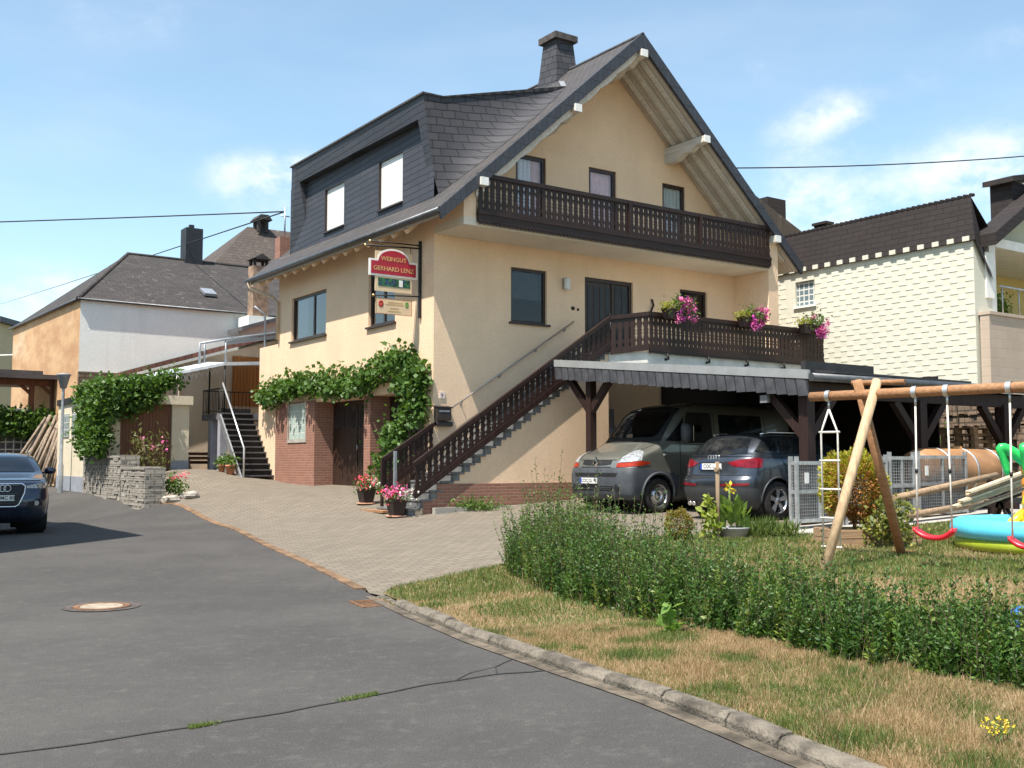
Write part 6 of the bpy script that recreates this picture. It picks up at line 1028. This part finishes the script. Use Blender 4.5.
# ---------------------------------------------------------------- yard: swing, cages, barrel, pool, plants
M_LOG = wood('round_timber', (.30, .155, .075), 'X', .75, .25); M_LOGP = wood('pale_round_timber', (.46, .33, .20), 'Z', .8, .25); M_ROPE = plain('pale_rope', (.62, .60, .54), .9, .15, 20); M_REDP = plain('red_plastic', (.62, .015, .03), .35, .08, 5); M_ZINC = plain('zinc', (.50, .51, .52), .4, .2, 8, metal=.7)
P0, P1 = Vector((3.94, 13.97, 2.47)), Vector((5.84, 12.13, 2.47)); BD = (P1-P0)
def onbeam(x): q = (x-512)/1063; t = (q*P0.y-P0.x)/(BD.x-q*BD.y); return P0+BD*t
def swing_set():
    o = thing('swing_set', 'wooden swing frame of round timber with crossed legs and a long top beam', 'swing frame', (4.5, 13.4, h(4.5, 13.4))); org = o.location.copy(); ORG[o.name] = org
    E1 = P0+BD*1.72; mb = MB(); mb.tube([P0, P0+BD*.5, P0+BD*1.1, E1], .062, 14); mb.build('beam', M_LOG, o); u = BD.normalized(); n = Vector((-u.y, u.x, 0))
    for c, k in ((onbeam(869), 1), (P0+BD*1.6, 0)):
        for s in (1, -1):
            f = Vector((3.72, 12.83, 0)) if (k and s > 0) else (Vector((5.2, 14.22, 0)) if k else c-n*s*1.02); f.z = h(f.x, f.y)-.05; t = Vector((c.x, c.y, 2.52))+u*(.10*s); d = (t-f); mb = MB(); mb.tube([f, f+d*.5, f+d*1.055], .060, 14); mb.build('leg', M_LOGP if s > 0 else M_LOG, o)
    mb = MB(); c = onbeam(869); mb.tube([c+u*-.25+Vector((0,0,.16))+n*.1, c+u*.45+Vector((0,0,.14))+n*.1], .035, 10); mb.build('cross_piece', M_LOG, o)
    for x in (830, 917, 949, 1012, 1047):
        c = onbeam(x); mb = MB(); mb.tube([c+u*-.03, c+u*.03], .074, 14, cap=False); mb.tube([c-Vector((0,0,.06)), c-Vector((0,0,.17))], .014, 8); mb.build('hanger', M_ZINC, o)
swing_set()
def swing(xa, xb, zs, lab):
    a, b = onbeam(xa), onbeam(xb); o = thing('swing', lab, 'swing', ((a.x+b.x)/2, (a.y+b.y)/2, zs), 0, 'red swings hanging from the timber beam'); ORG[o.name] = o.location.copy(); u = BD.normalized(); n = Vector((-u.y, u.x, 0)); m = (a+b)/2; hw_ = .21; ends = []
    for p, s in ((a, -1), (b, 1)): e = Vector((m.x, m.y, zs+.10))+u*(hw_*s); ends.append(e); mb = MB(); mb.tube([p-Vector((0,0,.17)), p+(e-p)*.6, e], .011, 6); mb.build('rope', M_ROPE, o); mb = MB(); mid = p+(e-p)*.55; mb.tube([mid, mid+(e-p).normalized()*.05], .02, 8); mb.build('rope_adjuster', M_BLK, o)
    vs = []; N = 18
    for i in range(N+1):
        t = -1+2*i/N; c = Vector((m.x, m.y, zs+.02+.10*abs(t)**2.6))+u*(hw_*1.12*t)
        for kk in ((-.08, .0), (-.085, .05), (0, .042), (.085, .05), (.08, 0), (0, -.012)): vs.append(c+n*kk[0]+Vector((0,0,kk[1])))
    mb = MB(); mb.add(vs, [(6*i+k, 6*i+(k+1) % 6, 6*i+6+(k+1) % 6, 6*i+6+k) for i in range(N) for k in range(6)]+[(5,4,3,2,1,0), tuple(6*N+k for k in range(6))], 0, True); mb.build('seat', M_REDP, o)
swing(917, 949, .66, 'red plastic swing seat hanging in front of the blue pool, seen whole'); swing(1012, 1047, .60, 'red plastic swing seat cut off by the right edge, nearest to the camera')
def ladder():
    c = onbeam(830); o = thing('rope_ladder', 'white rope ladder with thin wooden rungs hanging from the end of the beam', 'rope ladder', (c.x, c.y, .7)); ORG[o.name] = o.location.copy(); u = BD.normalized(); w = .115; mb = MB(); top = c-Vector((0,0,.17)); zt = 2.0
    for s in (-1, 1): mb.tube([top, Vector((c.x, c.y, zt))+u*(w*s), Vector((c.x, c.y, .52))+u*(w*s)], .013, 6)
    mb.build('ropes', M_ROPE, o)
    for k in range(5): z = zt-.37*k; mb = MB(); mb.tube([Vector((c.x, c.y, z))-u*(w+.03), Vector((c.x, c.y, z))+u*(w+.03)], .014, 8); mb.build('rung', M_ROPE, o)
ladder()
def cage(r0, r1, b0, b1, zb, zt, lab, gate=False, tagged=False):
    o = thingH('mesh_cage', lab, 'cage', (r0, b0, zb), 'grey wire mesh cages in a row on the concrete strip'); mb = MB(); w = .055
    for r in (r0, r1-w):
        for b in (b0, b1-w): mb.box(r, r+w, b, b+w, zb-.1, zt+.05); mb.box(r-.02, r+w+.02, b-.02, b+w+.02, zb-.11, zb-.07)
    for z in (zb+.06, (zb+zt)/2, zt-.06):
        for b in (b0+.005, b1-w+.005): mb.box(r0+w, r1-w, b, b+.045, z-.03, z+.03)
        for r in (r0+.005, r1-w+.005): mb.box(r, r+.045, b0+w, b1-w, z-.03, z+.03)
    mb.box(r0+.03, r1-.03, b0+.06, b1-.06, zb+.02, zb+.04); m = (r0+r1)/2; mb.box(m-.025, m+.025, b0+.01, b0+.05, zb+.09, zt-.09); mb.build('frame', M_ZINC, o); mb = MB(); t = .0035; n = int((r1-r0-2*w)/.055)
    for b in (b0+.028, b1-.028):
        for k in range(1, n): r = r0+w+k*(r1-r0-2*w)/n; mb.box(r-t, r+t, b-t, b+t, zb+.05, zt-.05)
        for k in range(1, int((zt-zb)/.055)): z = zb+k*.055; mb.box(r0+w, r1-w, b-t, b+t, z-t, z+t)
    n = int((b1-b0-2*w)/.055)
    for r in (r0+.028, r1-.028):
        for k in range(1, n): b = b0+w+k*(b1-b0-2*w)/n; mb.box(r-t, r+t, b-t, b+t, zb+.05, zt-.05)
        for k in range(1, int((zt-zb)/.055)): z = zb+k*.055; mb.box(r-t, r+t, b0+w, b1-w, z-t, z+t)
    mb.build('wire_mesh', plain('mesh_wire', (.36, .37, .38), .45, .15, 8, metal=.6), o)
    if tagged: mb = MB(); mb.box(r0+.20, r0+.30, b0-.004, b0+.004, zt-.40, zt-.22); mb.build('tag', M_WHITE, o)
cage(1.2, 2.4, -9.78, -9.60, .58, 1.66, 'grey wire mesh cage with a white tag, beside the steel blue car', tagged=True); cage(2.46, 3.66, -9.78, -9.60, .60, 1.70, 'grey wire mesh cage hidden partly behind the round golden shrub'); cage(3.72, 4.48, -9.78, -8.95, .62, 1.75, 'narrow grey wire mesh cage right of the swing leg'); cage(4.55, 6.12, -9.80, -9.72, .64, 1.77, 'flat grey mesh panel standing before the orange-brown barrel', tagged=True)
def barrel():
    o = thingH('barrel', 'big orange-brown barrel lying on its side behind the mesh panel', 'barrel', (5.3, -9.2, .7)); mb = MB(); mb.lathe([(0, 5.25), (.30, 5.26), (.40, 5.34), (.445, 5.5), (.455, 6.2), (.455, 7.3), (.44, 7.9), (.38, 8.06), (.27, 8.12), (0, 8.13)], (0, -9.2, 1.44), 'x', 40); mb.build('body', plain('orange_brown_plastic', (.33, .175, .08), .5, .22, 2.5, .15, 30), o)
    for r in (5.9, 6.75, 7.6): mb = MB(); mb.lathe([(.458, r-.03), (.466, r-.03), (.466, r+.03), (.458, r+.03)], (0, -9.2, 1.44), 'x', 40); mb.build('strap', M_ZINC, o)
    mb = MB(); mb.lathe([(.12, .44), (.12, .49), (0, .49)], (6.7, -9.2, 1.44), n=18); mb.build('filler_cap', plain('cap_orange', (.5, .25, .1), .5), o)
    for r in (5.7, 7.6): mb = MB(); mb.box(r-.06, r+.06, -9.55, -8.85, .55, 1.06); mb.build('cradle', M_CPW, o)
barrel()
def pallets():
    z = hH(8.6, -8.4); first = None
    for k in range(11):
        zz = z+k*.15; lab = 'topmost weathered wooden pallet of the stack behind the barrel' if k == 10 else 'weathered wooden pallet in the stack behind the barrel'
        if first is None:
            mb = MB()
            for i in range(7): b = -8.9+i*.115; mb.box(7.85, 9.05, b, b+.09, z+.12, z+.142)
            for i in range(3): b = -8.9+i*.35; mb.box(7.85, 9.05, b, b+.09, z, z+.02); [mb.box(r, r+.14, b, b+.09, z+.021, z+.119) for r in (7.86, 8.38, 8.9)]
            first = soloH(mb, 'pallet', wood('pallet_wood', (.30, .17, .09), 'X', .85, .4), lab, 'pallet', (8.45, -8.5, z), 'wooden pallets stacked behind the barrel')
        else: c = first.copy(); COL.objects.link(c); c.location = Wd(8.45+random.uniform(-.03, .03), -8.5, zz); c['label'] = lab
pallets()
M_PLK = wood('fresh_plank', (.56, .43, .29), 'X', .8, .25)
for i, (dx, dz, dy) in enumerate([(0, 0, 0), (.05, -.05, .12), (-.12, -.14, 0), (.1, -.16, .16), (-.2, -.22, .05), (.12, -.26, .2)]):
    a, b = Vector((7.0+dx, 16.35+dy, 1.15+dz)), Vector((9.9+dx, 17.1+dy, 2.05+dz)); mb = MB(); mb.beam(a, b, .13, .035); soloW(mb, 'plank', M_PLK, 'pale plank in the tilted pile at the right edge above the pool', 'plank', a, 'planks in a tilted pile at the right edge')
mb = MB()
for x in (7.7, 9.2): z = h(x, 16.8); t = .97+(x-7.0)*.31-.14; [mb.beam((x, 16.3+e, z), (x, 16.75, t), .08, .08) for e in (0, .9)]; mb.beam((x, 16.25, t-.1), (x, 17.3, t-.1), .08, .1)
mb.beam((7.7, 16.8, 1.03), (9.2, 16.8, 1.5), .08, .08); soloW(mb, 'trestle', M_CPW, 'dark timber trestle carrying the tilted planks at the right edge', 'trestle', (8.4, 16.8, h(8.4, 16.8)))
for a, b, r, lab in ((Wd(3.25, -10.15, .98), Wd(6.6, -10.1, 1.36), .065, 'upper round pole sloping before the mesh cages'), (Wd(2.5, -10.2, .60), Wd(6.2, -10.15, .86), .06, 'lower round pole lying sloped before the mesh cages')):
    mb = MB(); mb.tube([a, a+(b-a)*.5, b], r, 12); soloW(mb, 'round_pole', wood('old_pole', (.30, .21, .13), 'X', .85, .35), lab, 'pole', a)
mb = MB(); q = Wd(6.3, -10.15, 0); z = h(q.x, q.y); mb.beam((q.x, q.y, z), (q.x, q.y, 1.28), .1, .1); soloW(mb, 'wooden_post', M_CPW, 'short post holding up the sloping round poles', 'post', (q.x, q.y, z)); 
# paddling pool
def pool():
    x, y = 7.45, 14.75; z = h(x, y)+.02; o = thing('paddling_pool', 'round inflatable paddling pool, blue above green, with an inflatable palm', 'pool', (x, y, z)); R = 1.16
    def ring(zc, rr, m, nm, R=R): vs = []; n, k = 56, 14; [vs.append(((R+rr*math.cos(b))*math.cos(a), (R+rr*math.cos(b))*math.sin(a), zc+rr*1.0*math.sin(b))) for a in [2*math.pi*i/n for i in range(n)] for b in [2*math.pi*j/k for j in range(k)]]; mb = MB(); mb.add(vs, [(i*k+j, i*k+(j+1) % k, ((i+1) % n)*k+(j+1) % k, ((i+1) % n)*k+j) for i in range(n) for j in range(k)], 0, True); mb.build(nm, m, o)
    ring(.09, .095, plain('lime_vinyl', (.30, .37, .03), .3, .1, 3), 'lower_ring'); ring(.285, .145, plain('sky_vinyl', (.10, .52, .70), .28, .08, 3), 'upper_ring'); mb = MB(); mb.lathe([(0, .25), (R-.02, .25)], n=48); mb.build('water', plain('pool_water', (.08, .42, .58), .08, .06, 4), o)
    px_, py = -.02, .40; OR = plain('orange_vinyl', (.75, .25, .03), .3, .1); mb = MB(); pr = [(.14, .25)]
    for k in range(5): zz = .3+k*.18; pr += [(.15, zz), (.17, zz+.06), (.15, zz+.13), (.115, zz+.17)]
    mb.lathe(pr+[(.0, 1.24)], (px_, py, 0), n=20); mb.build('palm_trunk', OR, o); GV = plain('green_vinyl', (.03, .46, .10), .28, .1)
    for k in range(7):
        a = k*.9+.4; pts = []; rr = []
        for i in range(14): t = i/13; q = t*4.6; L = .16+.30*min(1, t*1.7)-.09*max(0, t-.5); pts.append((px_+math.cos(a)*(.10+.36*math.sin(min(q, 2.6)*.6)-.10*max(0, t-.6)*2.5), py+math.sin(a)*(.10+.36*math.sin(min(q, 2.6)*.6)-.10*max(0, t-.6)*2.5), 1.2+.26*math.sin(q*.75)-.10*t)); rr.append(.085*(1-.55*t))
        mb = MB(); mb.tube(pts, rr, 10); mb.build('palm_frond', GV, o)
    YV = plain('yellow_vinyl', (.80, .52, .03), .3, .1); fx, fy = -.22, -.10; mb = MB(); mb.lathe([(0, .26), (.16, .28), (.2, .4), (.16, .56), (.10, .66), (0, .68)], (fx, fy, 0), n=22); f = mb.build('figure', YV, o); mb = MB(); mb.lathe([(0, .54), (.10, .56), (.14, .66), (.11, .77), (0, .82)], (fx-.1, fy-.05, -.02), n=20); mb.build('head', YV, f)
    for s in (-1, 1): mb = MB(); mb.tube([(fx-.1, fy+s*.16, .5), (fx-.26, fy+s*.2, .36), (fx-.34, fy+s*.2, .28)], [.08, .075, .06], 10); mb.build('arm', YV, f)
    for k in range(6): q = k*1.05; mb = MB(); mb.lathe([(0, -.06), (.05, -.035), (.065, 0), (.05, .035), (0, .06)], (fx-.02, fy+.17*math.cos(q)-.03, .66+.13*math.sin(q)), n=10); mb.build('mane_tuft', OR, f)
pool()
mb = MB(); bz = h(3.95, 8.3); mb.lathe([(.12*math.sin(math.pi*i/12), -.12*math.cos(math.pi*i/12)) for i in range(13)], (3.95, 8.3, bz+.13), n=24); soloW(mb, 'ball', plain('blue_vinyl', (.03, .15, .5), .3), 'blue ball on the lawn behind the hedge at the right edge', 'ball', (3.95, 8.3, bz))
# planter and shrubs
def planter():
    x, y = 5.1, 15.65; z = h(x, y)-.14; o = thing('planter_box', 'low wooden planter box of weathered boards under the golden round shrub', 'planter', (x, y, z), rad(8)); M = wood('weathered_boards', (.33, .22, .13), 'X', .85, .35)
    for s in (-1, 1):
        for k in range(3): mb = MB(); mb.box(-.55, .75, s*.36-.025, s*.36+.025, k*.13, k*.13+.12); mb.build('board', M, o)
        for k in range(3): mb = MB(); mb.box(s*.65+.1-.025, s*.65+.1+.025, -.33, .33, k*.13, k*.13+.12); mb.build('board', M, o)
    mb = MB(); mb.box(-.52, .72, -.33, .33, .3, .33); mb.build('soil', M_EARTH, o)
planter()
def ball_shrub(name, lab, x, y, zc, R, n, size, mats, f):
    o = thing(name, lab, 'shrub', (x, y, h(x, y))); z0 = h(x, y); d = unit(rng.normal(size=(n, 3))); rad_ = R*(rng.uniform(.55, 1.05, (n, 1))**.5)*(1+.12*np.sin(d[:,:1]*7)+.1*np.sin(d[:,1:2]*9+2)); C = d*rad_*np.array([1, 1, 1.12])+np.array([0, 0, zc-z0]); mi = f(d, n); np_mesh('foliage', leaf_quads(C, size, .45, (0, 0, .5), .4, D=d+np.array([0, 0, .1])), 4, mats, o, mi); mb = MB(); mb.tube([(0, 0, 0), (.02, 0, (zc-z0)*.6), (0, 0, zc-z0)], .03, 6); mb.build('stem', M_STEM, o)
M_GOLD = leafmat('golden_leaf', (.30, .30, .03), (.42, .36, .05), (.18, .24, .03), 7, .3); M_RUSTL = leafmat('russet_leaf', (.36, .14, .05), (.28, .16, .05), None, 9, .25)
ball_shrub('thuja_shrub', 'round golden thuja shrub with a russet heart behind the swing legs', 4.98, 15.55, 1.27, .43, 9500, .06, [M_GOLD, M_RUSTL], lambda d, n: ((d[:,2] < .45+.3*rng.normal(size=n)) & (np.abs(d[:,0]+.1)+.25*rng.normal(size=n) < .62) & (d[:,1] < .3)).astype(int))
M_BOX = leafmat('box_leaf', (.16, .16, .03), (.30, .20, .05), (.09, .12, .025), 12, .25)
ball_shrub('boxwood_ball', 'small clipped box ball with orange-tinged leaves in front of the van', 2.5, 16.0, .68, .19, 3800, .035, [M_BOX], lambda d, n: np.zeros(n, int))
leafcloud('yellow_leaved_shrub', 'loose shrub with yellow and green leaves at the foot of the right swing leg', 'shrub', [((5.3+random.uniform(-.28, .28), 15.05+random.uniform(-.25, .25), .5+random.uniform(0, .5)), (.08, .08, .08)) for i in range(46)], .075, leafmat('mixed_leaf', (.06, .10, .02), (.20, .20, .04), (.42, .36, .06), 8, .3), 18, .6, (0, 0, .4))
mb = MB(); z = h(5.05, 14.3); mb.lathe([(0, 0), (.10, 0), (.15, .05), (.155, .06), (.13, .055), (0, .02)], (5.33, 14.55, z), n=20); soloW(mb, 'terracotta_saucer', plain('terracotta', (.45, .20, .11), .85, .15, 6), 'terracotta saucer on the grass beside the right swing leg', 'saucer', (5.33, 14.55, z))
def tub():
    x, y = 3.36, 16.2; z = h(x, y)+.02; o = thing('plant_tub', 'grey tub of big leafy green plants behind the wooden stake', 'plant pot', (x, y, z)); mb = MB(); mb.lathe([(0, 0), (.19, 0), (.235, .15), (.25, .16), (.25, .18), (.22, .18), (.2, .13), (0, .12)], n=26); mb.build('tub', plain('grey_tub', (.27, .29, .30), .6, .12), o)
    n = 70; C = np.c_[rng.normal(size=(n, 2))*.10, rng.uniform(.12, .45, n)]; D = np.c_[C[:,:2]*5, np.ones(n)*1.0]; np_mesh('foliage', leaf_quads(C, .24, .42, (0, 0, 1), .4, D=D), 4, leafmat('broad_leaf', (.09, .16, .03), (.17, .25, .05), None, 6, .35), o)
    mb = MB(); mb.tube([(-.02, .02, .1), (-.05, 0, .55), (-.06, 0, .8)], .015, 6); mb.build('stem', plain('green_stem', (.16, .22, .05), .7), o); C = np.array([[-.06, 0, .75]])+rng.normal(size=(14, 3))*.03; np_mesh('blossoms', leaf_quads(C, .09, .6, (0, 0, 1)), 4, M_YELF, o)
tub()
mb = MB(); z = h(3.1, 16.05); mb.tube([(3.1, 16.05, z-.1), (3.1, 16.05, 1.62)], .03, 8); mb.tube([(3.07, 16.02, 1.5), (3.13, 16.08, 1.5)], .036, 8); soloW(mb, 'wooden_stake', wood('grey_stake', (.26, .19, .12), 'Z', .85, .35), 'upright wooden stake in front of the steel blue car', 'stake', (3.1, 16.05, z))
leafcloud('young_plant', 'young yellow-green plant to the left of the wooden stake', 'plant', [((2.98+random.uniform(-.10, .08), 16.0+random.uniform(-.1, .1), .5+random.uniform(0, .55)), (.04, .04, .05)) for i in range(16)], .12, leafmat('lime_leaf', (.20, .26, .04), (.30, .34, .06), None, 7, .35), 6, .7, (0, 0, .4))
leafcloud('grass_tuft', 'dense green grass tuft right of the grey tub', 'grass tuft', [((3.95+random.uniform(-.45, .4), 16.4+random.uniform(-.25, .25), .46+random.uniform(0, .08)), (.05, .05, .02)) for i in range(70)], .22, M_GRN, 14, .07, (0, 0, 2.2))
o = thing('leafy_weed', 'single broad-leaved light green weed on the dry verge before the hedge', 'weed', (1.30, 8.98, h(1.3, 8.98))); C = np.abs(rng.normal(size=(26, 3)))*np.array([.035, .03, .07])*rng.choice([-1, 1], size=(26, 3))+np.array([0, 0, .10]); C[:,2] = np.abs(C[:,2]); np_mesh('foliage', leaf_quads(C, .11, .85, (-.2, -.5, .5), .4), 4, leafmat('weed_leaf', (.10, .20, .04), (.19, .30, .07), None, 9, .4), o)
o = thing('yellow_wildflower', 'wild plant with small yellow flowers at the bottom right corner', 'wildflower', (2.52, 5.6, h(2.52, 5.6))); o.scale = (.75,)*3; C = rng.normal(size=(90, 3))*np.array([.06, .05, .05])+np.array([0, 0, .09]); np_mesh('foliage', leaf_quads(C, .05, .2, (0, 0, 1)), 4, M_LG, o); C = np.concatenate([rng.normal(size=(8, 3))*.006+np.array([rng.normal()*.06, rng.normal()*.05, .13+.09*rng.uniform()]) for _ in range(20)]); np_mesh('blossoms', leaf_quads(C, .014, .9), 4, M_YELF, o)
# hedge
def hedge():
    L = [(.36, 14.45, .98, .46), (.60, 13.2, 1.0, .46), (.90, 11.6, .90, .44), (1.42, 10.2, .72, .40), (2.05, 8.9, .58, .37), (2.60, 7.78, .53, .36), (3.35, 6.85, .50, .36), (4.7, 5.9, .50, .38), (7.0, 4.5, .50, .40)]
    o = thing('hedge', 'loose low green privet hedge along the verge, tallest at its driveway end', 'hedge', (1.5, 10.3, h(1.5, 10.3))); A = np.array(L); seg = np.linalg.norm(np.diff(A[:,:2], axis=0), axis=1); cum = np.r_[0, np.cumsum(seg)]
    nc = 1050; sc_ = rng.uniform(0, cum[-1], nc); oc = rng.uniform(-1, 1, nc); hc = np.clip(rng.normal(.86, .19, nc), .45, 1.35)*(1-.30*np.abs(oc)**2); K0 = 6; s = np.repeat(sc_, K0)+rng.normal(size=nc*K0)*.05; s = np.clip(s, 0, cum[-1]); off_ = np.repeat(oc, K0); hk = np.repeat(hc, K0)*np.where(np.arange(nc*K0) % K0 == 0, 1.12, rng.uniform(.45, .98, nc*K0)); n = nc*K0
    cx = np.interp(s, cum, A[:,0]); cy = np.interp(s, cum, A[:,1]); hh = np.interp(s, cum, A[:,2]); ww = np.interp(s, cum, A[:,3]); tx = np.gradient(A[:,0], cum); ty = np.gradient(A[:,1], cum); ux = np.interp(s, cum, tx); uy = np.interp(s, cum, ty); l = np.hypot(ux, uy); ux /= l; uy /= l
    x = cx-uy*off_*ww+rng.normal(size=n)*.035; y = cy+ux*off_*ww+rng.normal(size=n)*.035; H0 = hh*hk*1.08; z0 = H(x, y); lean = np.c_[rng.normal(size=n)*.13-uy*off_*.08, rng.normal(size=n)*.13+ux*off_*.08]
    K = 34; t = np.tile(np.linspace(.05, 1, K)**.9, (n, 1))+rng.normal(size=(n, K))*.015; C = np.stack([x[:,None]+lean[:,:1]*t*H0[:,None], y[:,None]+lean[:,1:]*t*H0[:,None], z0[:,None]+t*H0[:,None]], 2).reshape(-1, 3); az = np.tile(np.arange(K)*2.4, (n, 1))+rng.uniform(0, 6.28, (n, 1)); D = np.stack([np.cos(az), np.sin(az), np.full_like(az, .75)], 2).reshape(-1, 3); sz = (.056*(1.1-.55*t)).reshape(-1, 1)*rng.uniform(.7, 1.3, (n*K, 1))
    sh = rng.integers(0, 10, n); mi = np.repeat(np.where(sh < 6, 0, np.where(sh < 9, 1, 2)), K); M0 = [leafmat('privet_leaf', (.032, .085, .018), (.065, .135, .026), (.10, .17, .036), 9, .25), leafmat('privet_leaf_light', (.055, .125, .020), (.105, .185, .032), None, 9, .3), leafmat('privet_leaf_yellow', (.11, .175, .03), (.18, .22, .045), None, 9, .3)]
    np_mesh('foliage', leaf_quads(C, sz, .44, (0,0,.4), .2, D=D), 4, M0, o, mi)
    tip = np.stack([x+lean[:,0]*H0, y+lean[:,1]*H0, z0+H0], 1); base = np.stack([x, y, z0-.02], 1); sd = np.stack([np.cos(s*9), np.sin(s*9), 0*s], 1)*.005; np_mesh('twigs', np.stack([base-sd, base+sd, tip+sd*.3, tip-sd*.3], 1), 4, M_STEM, o)
    for ob in o.children: ob.location = -Vector(o.location)
hedge()
